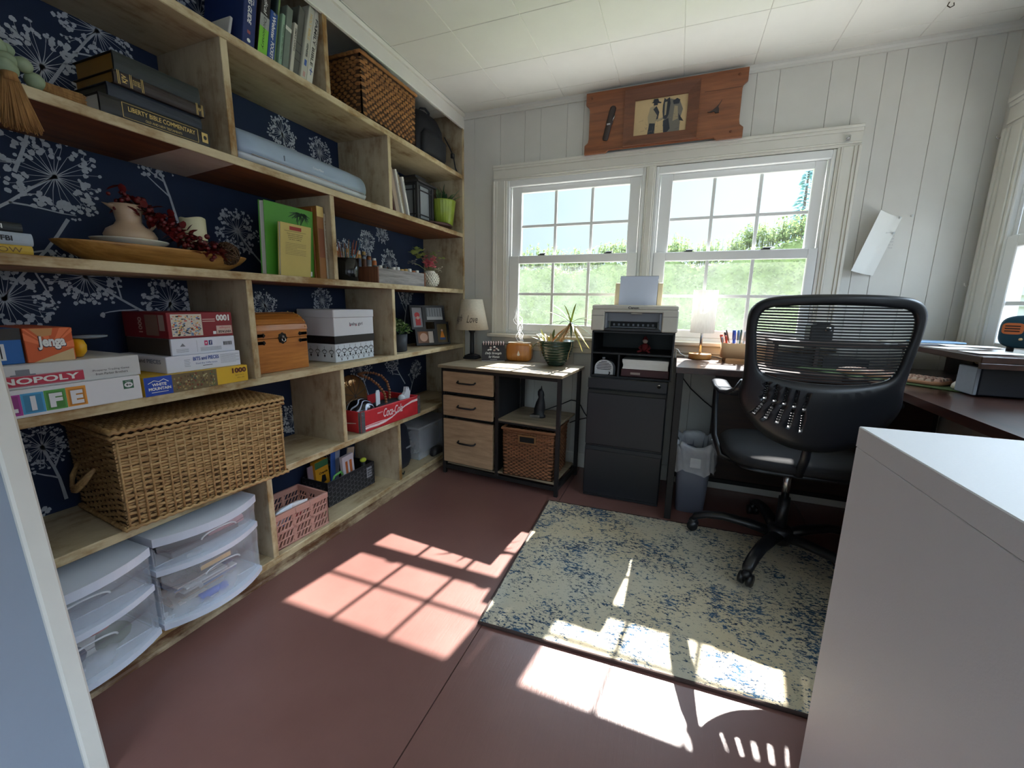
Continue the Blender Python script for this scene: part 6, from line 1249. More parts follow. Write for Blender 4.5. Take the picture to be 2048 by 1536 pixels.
LY = leafmat('leaf_yellow_green', (128, 140, 54)); LYY = leafmat('leaf_yellow', (186, 170, 60)); LDG = leafmat('leaf_deep', (62, 84, 44)); RT = C('aerial_root', (186, 160, 122), .8)
rr = random.Random(19); mb = MB(); hub = Vector((.80, -.155, DT + .262))
for k in range(9):
    q0 = Vector((.715 + rr.uniform(-.05, .04), -.165 + rr.uniform(-.03, .03), DT + .13)); mb.tube([q0, q0.lerp(hub, .4) + Vector((rr.uniform(-.01, .01), rr.uniform(-.02, .02), rr.uniform(-.01, .012))), q0.lerp(hub, .75) + Vector((0, rr.uniform(-.01, .01), rr.uniform(-.012, .008))), hub], [.006, .005, .0045, .005], rr.choice([RT, C('stem_tan', (166, 122, 74), .8)]), 6)
for k in range(12):
    q0 = hub.lerp(Vector((.70, -.165, DT + .15)), rr.uniform(.05, .6)); mb.tube([q0, q0 + Vector((rr.uniform(-.02, .03), -.02, -.03)), q0 + Vector((rr.uniform(-.03, .03), -.03 + rr.uniform(-.02, .02), -.06 - rr.random() * .05))], [.002, .0018, .001], RT, 5)
for s_, w_ in ((-1, .3), (.6, .5), (1, .8)): mb.tube([(cP[0] + s_ * .1, cP[1] - .04 * w_, DT + .13), (cP[0] + s_ * .106, cP[1] - .07 * w_, DT + .15), (cP[0] + s_ * .108, cP[1] - .09 * w_, DT + .125), (cP[0] + s_ * .096, cP[1] - .1 * w_, DT + .085), (cP[0] + s_ * .09, cP[1] - .095 * w_, DT + .05)], .0018, RT, 5)
mb.build('roots', t)
mb = MB()
for d, L_, w_, dr, m_ in (((-.6, .1, .85), .17, .019, .3, LY), ((-.9, -.1, .62), .2, .019, .25, LY), ((-.95, .1, .3), .17, .016, .5, LDG), ((.75, .0, .55), .15, .017, .5, LY), ((.95, -.1, .22), .15, .017, .3, LDG), ((.7, -.5, -.5), .15, .018, .2, LYY), ((.5, -.4, -.75), .17, .02, .1, LYY), ((.2, -.6, -.7), .1, .014, .1, LDG), ((-.3, .6, .7), .13, .017, .4, LDG), ((.5, .6, .5), .14, .016, .5, LY), ((-.2, -.3, .95), .15, .016, .3, LY), ((-.8, -.4, .75), .2, .015, .35, LY), ((.85, .3, .75), .17, .015, .6, LY), ((.3, -.8, .2), .15, .015, .5, LDG), ((.9, -.4, -.15), .16, .014, .3, LY), ((-.5, .5, .2), .14, .014, .4, LDG), ((.6, -.2, -.6), .17, .015, .1, LYY), ((.1, .3, 1), .16, .015, .3, LY)): mb.leaf(hub, d, L_ * 1.12, w_ * .82, dr, m_, 8)
for k in range(14): q0 = (cP[0] - .05 + rr.uniform(-.03, .03), cP[1] + rr.uniform(-.04, .03), DT + .13); mb.leaf(q0, (rr.uniform(-.9, .2), rr.uniform(-.4, .4), rr.uniform(.4, 1.3)), rr.uniform(.08, .16), .018, rr.uniform(.1, .6), rr.choice([LDG, LYY, RT, LDG]), 7)
for k in range(4): mb.leaf((cP[0] - .085, cP[1] - .03, DT + .145), (-1, rr.uniform(-.8, .2), rr.uniform(-.1, .35)), .075, .02, .7, (LYY, LYY, RT, LDG)[k], 6)
mb.build('foliage', t)
# ------------------------------------------------------------------ file cabinet, organiser and printer
FCM = pm('file_cabinet_black', (19, 22, 28), .42, nv=.06)
t = thing('file_cabinet', 'black two-drawer steel file cabinet with a key lock', 'cabinet', (1.17, -.2, 0)); x0, x1, yf, yb, H = .972, 1.378, -.42, -.02, .685
mb = MB(); mb.box(x0, x1, yf + .018, yb, .0, H, FCM, .003); mb.build('cabinet_body', t)
mb = MB(); mb.box(x0, x1, yf + .004, yf + .018, .627, H, FCM, .003); mb.build('lock_panel', t)
for za, zb in ((.312, .622), (.02, .30)):
    mb = MB(); mb.box(x0 + .001, x1 - .001, yf, yf + .018, za, zb - .018, FCM, .004); mb.prism([(0, 0), (.018, .0), (.018, .018), (.012, .018)], (x0 + .001, yf, zb - .018), Y, Z, x1 - x0 - .002, FCM); mb.build('drawer', t)
mb = MB(); mb.cyl((1.337, yf + .004, .663), (1.337, yf - .003, .663), .0095, CHROME, n=18); mb.cyl((1.337, yf - .003, .663), (1.337, yf - .005, .663), .006, INK, n=12); mb.build('key_lock', t)
ORG = pm('organiser_black', (20, 21, 25), .5, nv=.05)
t = thing('desk_organiser', 'black cubby organiser standing on the file cabinet', 'organiser', (1.18, -.2, H)); x0, x1, yf, yb, z0, z1 = .975, 1.392, -.385, -.06, H + .001, .935
mb = MB(); mb.box(x0, x0 + .009, yf, yb, z0, z1, ORG, .001); mb.box(x1 - .009, x1, yf, yb, z0, z1, ORG, .001); mb.box(x0 + .009, x1 - .009, yb - .006, yb, z0, z1, ORG); mb.box(x0, x1, yf, yb, z1 - .010, z1 + .0, ORG, .001); mb.box(x0 + .009, x1 - .009, yf, yb, z0, z0 + .008, ORG); mb.build('carcass', t)
mb = MB(); mb.box(x0 + .009, x1 - .009, yf + .002, yb - .006, .812, .821, ORG, .001); mb.build('shelf', t); mb = MB(); mb.box(1.118, 1.127, yf + .004, yb - .006, z0 + .008, .812, ORG, .001); mb.build('divider', t)
t = thing('sound_machine', 'small white arched speaker with grey body in the organiser cubby', 'speaker', (1.04, -.33, z0 + .008)); n = 16; cx, zb = 1.042, z0 + .0095; O = [(-.05, 0), (.05, 0), (.05, .035)] + [(.05 * math.cos(PI * k / n), .035 + .045 * math.sin(PI * k / n)) for k in range(1, n)] + [(-.05, .035)]
mb = MB(); mb.prism([(u * .98, v_ * .98) for u, v_ in O], (cx + .012, -.258, zb), X, Z, .085, pm('speaker_grey', (78, 84, 92), .5)); mb.build('body', t)
mb = MB(); mb.prism(O, (cx, -.335, zb), X, Z, .016, pm('speaker_white', (214, 214, 216), .45)); 
for k in range(6): w = (.036, .04, .04, .036, .028, .016)[k]; mb.rect((cx, -.351, zb), X, Z, -w, w, .026 + .0085 * k, .0295 + .0085 * k, INK, .0006)
mb.build('grille', t); mb = MB(); mb.cyl((cx - .01, -.31, zb + .08), (cx - .01, -.31, zb + .089), .008, pm('speaker_white', (214, 214, 216), .45), n=12); mb.tube([(cx + .03, -.352, zb + .015), (cx + .035, -.36, zb + .01), (cx + .03, -.37, zb + .001)], .003, INK, 6); mb.build('knob', t)
PURP2 = pm('maroon_board', (70, 32, 36), .55, nv=.1)
mb = MB(); mb.box(1.135, 1.378, -.36, -.10, z0 + .009, z0 + .05, PURP2, .003); mb.rect((1.135, -.36, z0 + .009), X, Z, .05, .1, .012, .024, C('album_plate', (170, 150, 140), .4), .001); single('photo_album', mb, 'maroon album with a small metal label under the paper ream', 'album', (1.26, -.25, z0 + .009))
mb = MB(); rr = random.Random(1)
for k in range(6): z = z0 + .0505 + k * .0085; b_ = .003 * math.sin(k); mb.box(1.142 + b_, 1.372 - b_ * .5, -.362 + rr.uniform(-.002, .002), -.11, z, z + .0083, PAPER, .0006)
single('paper_ream', mb, 'thick stack of white paper lying on the maroon album', 'paper', (1.26, -.25, z0 + .0505))
t = thing('felt_doll', 'little red felt doll with pale face in the upper organiser cubby', 'doll', (1.24, -.26, .822)); RED = pm('red_felt', (120, 30, 34), .9)
mb = MB(); mb.loft([sel(1.242, -.25, .8215 + z, a, b, 2, 16) for z, a, b in ((0, .02, .016), (.01, .023, .018), (.035, .018, .014), (.045, .008, .008))], RED); mb.tube([(1.23, -.27, .83), (1.225, -.30, .828), (1.21, -.32, .826)], .006, RED, 8); mb.tube([(1.253, -.27, .83), (1.258, -.30, .828), (1.27, -.32, .826)], .006, RED, 8); mb.tube([(1.226, -.25, .857), (1.214, -.27, .842), (1.225, -.285, .834)], .005, RED, 8); mb.tube([(1.258, -.25, .857), (1.27, -.27, .842), (1.26, -.285, .834)], .005, RED, 8); mb.build('body', t)
mb = MB(); mb.ball((1.242, -.252, .879), .014, pm('doll_face', (212, 186, 170), .7), 14, 10); mb.build('head', t); mb = MB(); mb.loft([sel(1.242, -.249, z, a, a, 2, 14) for z, a in ((.884, .0155), (.892, .012), (.905, .004))], RED); mb.build('hat', t)
# printer
PRW = pm('printer_white', (200, 196, 186), .45, nv=.02); PRG = pm('printer_grey', (118, 122, 132), .4, nv=.03); PRD = pm('printer_dark', (40, 42, 48), .5)
t = thing('printer', 'white inkjet printer on top of the black organiser', 'printer', (1.18, -.22, .935)); x0, x1, yf, yb, z0, z1 = .966, 1.400, -.385, -.085, .9365, 1.072
mb = MB(); mb.box(x0, 1.036, yf, yb, z0, z1 - .024, PRW, .005); mb.box(1.324, x1, yf, yb, z0, z1 - .024, PRW, .005); mb.box(1.036, 1.324, yf + .075, yb, z0, z1 - .024, PRW); mb.box(1.03, 1.33, yf, yf + .08, 1.034, z1 - .024, PRW, .003)
for a, b_ in ((x0 + .002, 1.034), (1.326, x1 - .002)): mb.box(a, b_, yf - .0005, yf + .002, 1.014, 1.0156, PRD)
mb.build('body', t)
mb = MB(); mb.box(x0 + .002, x1 - .002, yf + .002, yb, z1 - .024, z1 - .003, PRW, .004); mb.box(x0 + .012, x1 - .012, yf + .012, yb - .05, z1 - .003, z1, PRW, .001); mb.text('Canon', (x0, yf + .002, z1 - .024), X, Z, .188, .242, .004, .016, INK, .001, .03); mb.build('scanner_lid', t)
mb = MB(); mb.box(1.038, 1.322, yf + .03, yf + .074, .985, 1.033, PRG, .003); mb.box(1.038, 1.05, yf + .002, yf + .074, z0 + .002, 1.03, PRG, .002); mb.box(1.31, 1.322, yf + .002, yf + .074, z0 + .002, 1.03, PRG, .002); mb.box(1.06, 1.30, yf + .06, yf + .074, .955, .985, INK)
for k in range(9): mb.box(1.075 + .025 * k, 1.085 + .025 * k, yf + .052, yf + .062, .962, .974, PRG, .001)
mb.box(1.065, 1.295, yf + .045, yf + .074, .952, .958, PRG, .001); mb.box(1.17, 1.225, yf + .004, yf + .02, 1.024, 1.033, C('slot_grey', (150, 148, 142)), .002); mb.build('paper_slot', t)
mb = MB(); mb.box(1.04, 1.32, yf - .008, yf + .07, z0 + .0, z0 + .014, PRD, .003); mb.build('output_tray', t)
mb = MB(); mb.M = rotax((1.18, yb - .03, z1), -.18, 'X')
mb.box(1.043, 1.07, yb - .028, yb - .018, z1 - .01, 1.2, C('tray_cream', (206, 192, 158)), .002); mb.box(1.278, 1.305, yb - .028, yb - .018, z1 - .01, 1.2, C('tray_cream', (206, 192, 158)), .002); mb.box(1.07, 1.278, yb - .022, yb - .016, z1 - .01, 1.215, PRG, .002); mb.build('paper_rest', t)
mb = MB(); mb.M = rotax((1.18, yb - .03, z1), -.18, 'X'); mb.box(1.069, 1.277, yb - .034, yb - .030, z1 - .008, 1.236, pm('loaded_paper', (184, 192, 212), .6, nv=.01), .0005); mb.box(1.067, 1.279, yb - .03, yb - .024, 1.222, 1.24, PRG, .001); single('loaded_paper', mb, 'pale sheets standing in the printer rear feed', 'paper', (1.17, yb - .03, z1))

# ------------------------------------------------------------------ L-shaped desk
WALN = wood('walnut_desk', (34, 19, 15), (70, 41, 31), 'Y', .9, .3, .06, coat=.35); WALD = wood('walnut_dark', (32, 20, 16), (56, 36, 28), 'X', 1, .45)
DZ = .785
t = thing('corner_desk', 'dark walnut L-shaped corner desk', 'desk', (2.2, -.5, 0))
mb = MB(); mb.prism([(1.41, -.53), (2.06, -.53), (2.15, -.62), (2.15, -1.42), (2.62, -1.42), (2.62, -.024), (1.41, -.024)], (0, 0, DZ - .028), X, Y, .028, WALN); mb.build('desktop', t)
for x, y in ((1.43, -.50), (1.43, -.06), (2.17, -1.39), (2.59, -1.39), (2.59, -.06)):
    mb = MB(); mb.box(x - .016, x + .016, y - .016, y + .016, 0, DZ - .028, DKST, .002); mb.build('leg', t)
mb = MB(); mb.box(1.446, 2.575, -.07, -.05, DZ - .07, DZ - .03, DKST, .002); mb.box(1.42, 1.44, -.485, -.075, DZ - .06, DZ - .03, DKST, .002); mb.box(2.58, 2.6, -1.375, -.075, DZ - .07, DZ - .03, DKST, .002); mb.box(1.42, 1.44, -.485, -.075, .06, .085, DKST, .002); mb.box(1.446, 2.575, -.07, -.05, .06, .085, DKST, .002); mb.build('frame_rail', t)
mb = MB(); mb.box(2.20, 2.575, -1.37, -1.355, .1, DZ - .03, WALD); mb.build('modesty_panel', t); mb = MB(); mb.box(1.62, 2.575, -.10, -.085, .10, DZ - .03, WALD); mb.build('modesty_panel', t)  # panel under the window is carried down as a dark sheet for under-desk shade
# riser shelves on the desk
t = thing('desk_riser', 'dark riser shelf along the back of the desk under the window end', 'riser', (2.2, -.15, DZ))
mb = MB(); mb.box(1.84, 2.61, -.27, -.06, .893, .913, WALD, .002); mb.build('shelf', t)
for a in ((1.85, 1.868), (2.02, 2.038), (2.592, 2.61)):
    mb = MB(); mb.box(a[0], a[1], -.262, -.065, DZ, .893, WALD, .001); mb.build('leg', t)
mb = MB(); mb.box(1.868, 2.02, -.25, -.24, DZ + .001, .85, BLACKM, .001); mb.box(2.06, 2.24, -.25, -.24, DZ + .001, .84, BLACKM, .001); mb.build('drawer', t)
t = thing('side_riser', 'walnut riser shelf along the side wall end of the desk', 'riser', (2.45, -.6, DZ))
mb = MB(); mb.box(2.31, 2.618, -.86, -.30, .903, .925, WALN, .002); mb.box(2.31, 2.618, -.862, -.85, .885, .903, WALN, .001); mb.build('shelf', t)
for y in (-.31, -.84):
    mb = MB(); mb.box(2.60, 2.616, y - .008, y + .008, DZ, .903, WALD); mb.build('leg', t)
mb = MB(); mb.box(2.33, 2.346, -.318, -.302, DZ, .903, WALD); mb.build('leg', t)
t = thing('file_box', 'navy black desk box with a pale grey end under the side riser', 'box', (2.47, -.72, DZ)); NB = pm('navy_box', (20, 24, 34), .4)
mb = MB(); mb.box(2.348, 2.59, -.80, -.70, DZ + .0045, .883, NB, .003); mb.build('box_body', t); mb = MB(); mb.box(2.336, 2.347, -.80, -.70, DZ + .0045, .883, pm('grey_board', (140, 146, 156), .5), .002); mb.build('end_panel', t)
t = thing('box_camera', 'small dark box camera standing on the back riser', 'camera', (2.06, -.17, .914))
mb = MB(); mb.box(2.005, 2.10, -.2, -.1, .914, .992, BLACK, .005); mb.build('body', t); mb = MB(); mb.box(2.03, 2.085, -.19, -.11, .992, 1.003, BLACK, .003); mb.build('viewfinder', t); mb = MB(); mb.cyl((2.075, -.2, .968), (2.075, -.21, .968), .014, CHROME, n=18); mb.cyl((2.075, -.21, .968), (2.075, -.212, .968), .009, INK, n=14); mb.build('lens', t)
mb = MB(); 
for k, (x0, x1, y0, y1, c) in enumerate(((2.28, 2.5, -.255, -.08, (210, 212, 214)), (2.3, 2.52, -.26, -.09, (196, 190, 178)))): mb.box(x0, x1, y0, y1, .9135 + .006 * k, .919 + .006 * k, C('mag%d' % k, c), .001)
single('magazines', mb, 'two flat pale magazines lying on the back riser', 'magazine', (2.4, -.17, .9135))
mb = MB(); mb.box(2.40, 2.56, -.258, -.14, .9262, .933, C('phone_blue', (150, 186, 226), .3), .002); single('notebook', mb, 'small pale blue notebook on top of the flat magazines', 'notebook', (2.48, -.2, .926))
for k, (x, y, a, s) in enumerate(((2.40, -.52, .3, .07), (2.50, -.40, -.2, .08), (2.40, -.74, .1, .07))):
    mb = MB(); mb.M = rotz(x, y, a); mb.box(x - s, x + s, y - s * .7, y + s * .7, .9255 + .0015 * k, .9265 + .0015 * k, PAPER); single('paper_sheet', mb, ('white sheet lying crooked in the middle of the side riser', 'white sheet near the wall end of the side riser', 'white sheet at the near edge of the side riser')[k], 'paper', (x, y, .9255))
# retro radio
t = thing('retro_radio', 'teal retro radio with orange grille and round dial on the side riser', 'radio', (2.56, -.62, .925)); TEAL = pm('radio_teal', (24, 66, 84), .35); ORNG = pm('radio_orange', (190, 104, 58), .4)
MR = Matrix.Translation((2.478, -.585, .926)) @ Matrix.Rotation(-.75, 4, 'Z'); w, hR = .16, .115
mb = MB(); mb.M = MR; L = []; n = 40
for y, i in ((0, .006), (.004, .0), (.052, .0), (.056, .006)): L.append([(w / 2 + (w / 2 - i) * math.copysign(abs(math.cos(q * 2 * PI / n)) ** .55, math.cos(q * 2 * PI / n)), y, .014 + hR / 2 + (hR / 2 - i) * math.copysign(abs(math.sin(q * 2 * PI / n)) ** .55, math.sin(q * 2 * PI / n))) for q in range(n)])
mb.loft(L, TEAL); mb.build('body', t)
mb = MB(); mb.M = MR; mb.prism([(.034 + .026 * math.copysign(abs(math.cos(a)) ** .5, math.cos(a)), .082 + .02 * math.copysign(abs(math.sin(a)) ** .5, math.sin(a))) for a in [q * 2 * PI / 24 for q in range(24)]], (0, .0015, 0), X, Z, .005, ORNG)
for k in range(3): mb.rect((0, -.0035, 0), X, Z, .015, .052, .071 + .009 * k, .075 + .009 * k, INK, .0006)
mb.build('grille', t)
mb = MB(); mb.M = MR; mb.tube([(.098 + .026 * math.cos(a), -.001, .08 + .026 * math.sin(a)) for a in [q * 2 * PI / 28 for q in range(28)]], .0028, C('brass_ring', (206, 170, 120), .3), 6, closed=True); mb.disc((0, .0, 0), X, Z, .098, .08, .025, C('dial_dark', (30, 44, 52), .3), .001, 24); mb.build('dial', t)
for u in (.058, .076):
    mb = MB(); mb.M = MR; mb.cyl((u, .002, .046), (u, -.006, .046), .0045, C('brass_ring', (206, 170, 120), .3), n=12); mb.build('knob', t)
for u in (.03, .13):
    mb = MB(); mb.M = MR; mb.cyl((u, .03, 0), (u, .03, .02), .01, INK, n=12); mb.build('foot', t)
# keyboard, mat, mouse
MK = Matrix.Translation((2.318, -.645, DZ)) @ Matrix.Rotation(math.radians(-46), 4, 'Z')
MATG = pm('green_felt', (74, 92, 52), .95, nv=.15, ns=80, bump=.3, bs=500)
mb = MB(); mb.M = MK; mb.box(-.52, .10, -.04, .2, .0006, .004, MATG, .001); single('desk_mat', mb, 'mossy green felt mat under the pink keyboard', 'mat', (2.2, -.5, DZ))
KB = pm('keyboard_peach', (190, 140, 112), .5); KC = pm('keycap_pink', (206, 170, 156), .5); KC2 = pm('keycap_light', (214, 192, 176), .5)
t = thing('keyboard', 'peach pink compact keyboard on the green mat', 'keyboard', (2.2, -.5, DZ))
mb = MB(); mb.M = MK; softbox(mb, -.36, 0, .0, .13, .0045, .018, .005, KB, 9, 36); mb.build('keyboard_case', t)
k0 = None; kw = .0215
def key(u, v_, wd, mat):
    o = thing('tmp', 'x', 'x'); bpy.data.objects.remove(o); m_ = MB(); m_.M = MK
    m_.loft([[(u + i, v_ + i, z), (u + wd - i, v_ + i, z), (u + wd - i, v_ + .019 - i, z), (u + i, v_ + .019 - i, z)] for i, z in ((0, .0175), (.001, .022), (.003, .0265), (.005, .027))], mat, False); m_.build('keycap', t)
for j in range(5):
    u = -.352; k = 0
    while u < -.02:
        wd = kw - .003
        if j == 0 and 3 <= k < 4: wd = .11
        if u + wd > -.006: break
        key(u, .008 + j * .0232, wd, KC2 if (j in (0, 3) or k < 1) else KC); u += wd + .003; k += 1
t = thing('mouse', 'small cream computer mouse beside the pink keyboard', 'mouse', (2.385, -.655, DZ)); MMo = Matrix.Translation((2.385, -.655, DZ + .0042)) @ Matrix.Rotation(math.radians(-46), 4, 'Z')
mb = MB(); mb.M = MMo; L = []
for z, a, b in ((0, .026, .046), (.006, .03, .05), (.016, .029, .049), (.025, .022, .04), (.03, .01, .022)): L.append(sel(0, .0, z, a, b, 2.4, 26))
mb.loft(L, pm('mouse_cream', (206, 194, 176), .3)); mb.build('shell', t); mb = MB(); mb.M = MMo; mb.cyl((-.004, .028, .024), (.004, .028, .024), .006, C('wheel_grey', (150, 140, 130)), n=12); mb.build('scroll_wheel', t)
# drum shade lamp
FAB = bpy.data.materials.new('white_linen_drum'); FAB.use_nodes = True; nt = FAB.node_tree; nt.nodes.clear(); o = nt.nodes.new('ShaderNodeOutputMaterial'); d_ = nt.nodes.new('ShaderNodeBsdfDiffuse'); t_ = nt.nodes.new('ShaderNodeBsdfTranslucent'); mx = nt.nodes.new('ShaderNodeMixShader'); mx.inputs[0].default_value = .45
v = _coord(nt, (60, 60, 8)); r = _ramp(nt, _noise(nt, v, 4, 4), [(.3, lin((232, 229, 224))), (.7, lin((246, 244, 240)))]); nt.links.new(r, d_.inputs[0]); nt.links.new(r, t_.inputs[0]); nt.links.new(d_.outputs[0], mx.inputs[1]); nt.links.new(t_.outputs[0], mx.inputs[2]); nt.links.new(mx.outputs[0], o.inputs[0])
t = thing('drum_lamp', 'white drum shade lamp with chrome stem on a round wooden base', 'lamp', (1.525, -.115, DZ)); c = (1.527, -.115)
mb = MB(); mb.lathe([(0, 0), (.056, 0), (.058, .003), (.058, .027), (.055, .03), (0, .03)], (c[0], c[1], DZ + .0005), wood('lamp_base_wood', (170, 110, 50), (212, 156, 88), 'X', 1.5, .4), 32); mb.build('base', t)
mb = MB(); mb.cyl((c[0], c[1], DZ + .03), (c[0], c[1], DZ + .2), .007, CHROME, n=14); mb.build('stem', t)
mb = MB(); n = 40; mb.loft([[(c[0] + R_ * math.cos(q * 2 * PI / n), c[1] + R_ * math.sin(q * 2 * PI / n), z) for q in range(n)] for R_, z in ((.061, .929), (.0615, .929), (.0615, 1.157), (.061, 1.157))], FAB, True, False, False); mb.build('lamp_shade', t)
mb = MB()
for k in range(3): a = k * 2 * PI / 3; mb.cyl((c[0], c[1], 1.14), (c[0] + .06 * math.cos(a), c[1] + .06 * math.sin(a), 1.15), .0015, CHROME, n=6)
mb.cyl((c[0], c[1], DZ + .19), (c[0], c[1], 1.145), .004, CHROME, n=8); mb.build('shade_spider', t)
mb = MB(); mb.tube([(c[0] - .055, c[1], DZ + .012), (c[0] - .075, c[1] + .01, DZ + .01), (c[0] - .10, c[1] + .02, DZ + .02), (c[0] - .115, c[1] + .03, DZ + .042), (c[0] - .13, c[1] + .03, DZ + .045), (1.402, -.07, DZ + .03), (1.402, -.07, DZ - .1)], .003, C('cord_white', (226, 224, 218)), 6); mb.box(c[0] - .078, c[0] - .057, c[1] - .006, c[1] + .008, DZ + .002, DZ + .014, C('cord_white', (226, 224, 218)), .002)
single('charging_cord', mb, 'white charging cord plugged into the wooden lamp base', 'cord', (c[0] - .1, c[1], DZ))
mb = MB(); mb.tube([(c[0] + .057, c[1] + .01, DZ + .014), (c[0] + .085, c[1] + .01, DZ + .012), (c[0] + .11, c[1] + .02, DZ + .004), (c[0] + .13, -.05, DZ + .004), (1.66, -.035, DZ + .004)], .0025, INK, 6); single('lamp_cord', mb, 'black cord running from the drum lamp behind the pen holder', 'cord', (1.62, -.1, DZ))
# pen holder
PH = pm('peach_plastic', (206, 166, 122), .5, nv=.02); t = thing('pen_holder', 'peach ribbed oblong pen holder on little feet', 'pen holder', (1.69, -.13, DZ))
mb = MB(); a, b_ = .075, .04; L = []
for z, i in ((.018, .008), (.022, .0), (.098, .0), (.098, .004), (.03, .004), (.028, .03)):
    lp = sel(1.70, -.15, DZ + z, a - i, b_ - i, 6, 96); L.append([(p[0] + (.0012 if q % 2 and z < .098 and i == 0 else 0) * (1 if p[0] > 1.70 else -1) * 0, p[1] - (.0014 if q % 2 and i == 0 else 0), p[2]) for q, p in enumerate(lp)])
mb.loft(L, PH); mb.build('holder_body', t)
for x in (1.645, 1.755):
    for y in (-.175, -.125):
        mb = MB(); mb.cyl((x, y, DZ + .0005), (x, y, DZ + .022), .005, C('foot_wood', (150, 110, 70)), n=10, r1=.007); mb.build('foot', t)
mb = MB(); mb.prism([(.016 * math.cos(a), .016 * math.sin(a) * .7) for a in [PI + PI * k / 12 for k in range(13)]], (1.712, -.1895, DZ + .097), X, Z, -.003, C('note_yellow', (226, 190, 70))); mb.build('yellow_tab', t)
for k, (x, dx, H, r, c, lb) in enumerate(((1.640, -.012, .128, .005, (160, 166, 176), 'grey pen at the end of the peach holder'), (1.65, -.022, .14, .008, (206, 92, 70), 'stubby coral marker'), (1.66, -.014, .135, .006, (196, 70, 56), 'red marker'), (1.672, -.026, .152, .006, (40, 38, 40), 'black marker tilted toward the lamp'), (1.68, -.03, .165, .004, (130, 100, 90), 'thin brown pencil'), (1.69, -.006, .165, .009, (46, 74, 160), 'thick royal blue highlighter'), (1.702, -.002, .166, .006, (96, 140, 200), 'sky blue pen'), (1.712, .003, .168, .005, (60, 84, 66), 'dark green pen'), (1.722, .008, .16, .006, (196, 200, 206), 'white gel pen'), (1.73, .01, .158, .009, (40, 160, 186), 'turquoise highlighter'), (1.74, .02, .17, .005, (220, 150, 160), 'pink pen'), (1.716, .03, .13, .005, (34, 40, 56), 'navy pen leaning hard toward the chair'))):
    y = -.15 + (.018 if k % 2 else -.012); q = thing('pen', lb + ' in the pen holder', 'pen', (x, y, DZ + .03), 'pens in the peach holder'); p0 = Vector((x, y, DZ + .031)); p1 = Vector((x + dx * 1.3, y, DZ + H)); m_ = C('pen%d' % k, c, .35)
    mb = MB(); mb.tube([p0, p0.lerp(p1, .62)], r * .85, m_ if k % 3 else WHITE, 8); mb.build('barrel', q); mb = MB(); mb.tube([p0.lerp(p1, .62), p0.lerp(p1, .97), p1], [r, r, r * .7], m_, 10); mb.build('pen_cap', q)
# waste bin
t = thing('waste_bin', 'grey plastic waste bin with a white liner under the desk end', 'bin', (1.53, -.36, 0)); BING = pm('bin_grey', (92, 96, 110), .5, nv=.03)
mb = MB(); cx, cy = 1.535, -.315
mb.loft([sel(cx, cy, z, a, b, 7, 36) for z, a, b in ((.001, .066, .088), (.004, .069, .092), (.36, .088, .118), (.36, .084, .114), (.01, .066, .088))], BING); mb.build('bin_body', t)
LINER = clear_plastic('bin_liner', .4, (.86, .88, .92)); mb = MB(); rr = random.Random(5); n = 48; L = []
for z, e in ((.30, -.004), (.37, -.002), (.385, .012), (.37, .026), (.34, .02), (.29, .022), (.255, .016), (.235, .02)):
    L.append([(cx + (p[0] - cx) * 1 + math.cos(q * 2 * PI / n) * (e + .008 * math.sin(q * 1.7 + z * 40)), cy + (p[1] - cy) + math.sin(q * 2 * PI / n) * (e + .008 * math.cos(q * 2.3 + z * 30)), z + .012 * math.sin(q * .9 + z * 9)) for q, p in enumerate(sel(cx, cy, 0, .083, .112, 5, n))])
mb.loft(L, LINER, True, False, False); mb.build('liner', t)
mb = MB(); mb.box(cx - .02, cx + .03, cy - .142, cy - .139, .27, .32, CLR2, .001); mb.build('bag_tie', t)
mb = MB(); mb.tube([(1.42, -.05, .70), (1.50, -.04, .60), (1.58, -.035, .53), (1.66, -.03, .47), (1.8, -.03, .40)], .003, INK, 6); single('hanging_cord', mb, 'thin black cord hanging against the wall under the desk', 'cord', (1.5, -.04, .6))
# ------------------------------------------------------------------ things on the walls
t = thing('note_sheet', 'curling white paper sheet pinned to the panelled wall', 'paper', (2.28, -.01, 1.38)); mb = MB(); NU = 10; vs = []; fs = []
for i in range(NU + 1):
    f = i / NU; lift = .004 + .055 * max(0, 1 - f * 1.5) ** 1.2
    top = Vector((2.248 + .105 * f, -lift, 1.531 - .028 * f)); bot = Vector((2.172 + .105 * f, -lift * .8 - .004, 1.254 - .022 * f))
    vs += [tuple(top), tuple(top.lerp(bot, .5)), tuple(bot)]
for i in range(NU): a = 3 * i; fs += [(a, a + 1, a + 4, a + 3), (a + 1, a + 2, a + 5, a + 4)]
mb.add(vs, fs, pm('note_paper', (226, 226, 222), .7, nv=.01), True); mb.build('sheet', t)
mb = MB(); 
for k in range(6): mb.text('Jenna and Tom  555  Smith lane'[k * 3:k * 3 + 9], (2.30, -.0047, 1.43 - .014 * k), X, Z, 0, .035, 0, .007, C('pencil', (150, 150, 154)), .0003)
mb.build('pencil_note', t)
for p in ((2.342, -.007, 1.5), (2.327, -.007, 1.43)):
    mb = MB(); mb.cyl(p, (p[0], p[1] - .008, p[2]), .005, C('pin', (200, 204, 206), .3), n=10); mb.build('push_pin', t)
mb = MB(); mb.cyl((2.388, 0, 1.507), (2.388, -.008, 1.507), .004, C('pin', (200, 204, 206), .3), n=10); single('push_pin', mb, 'lone push pin in the wall beyond the curling sheet', 'pin', (2.388, -.004, 1.507))
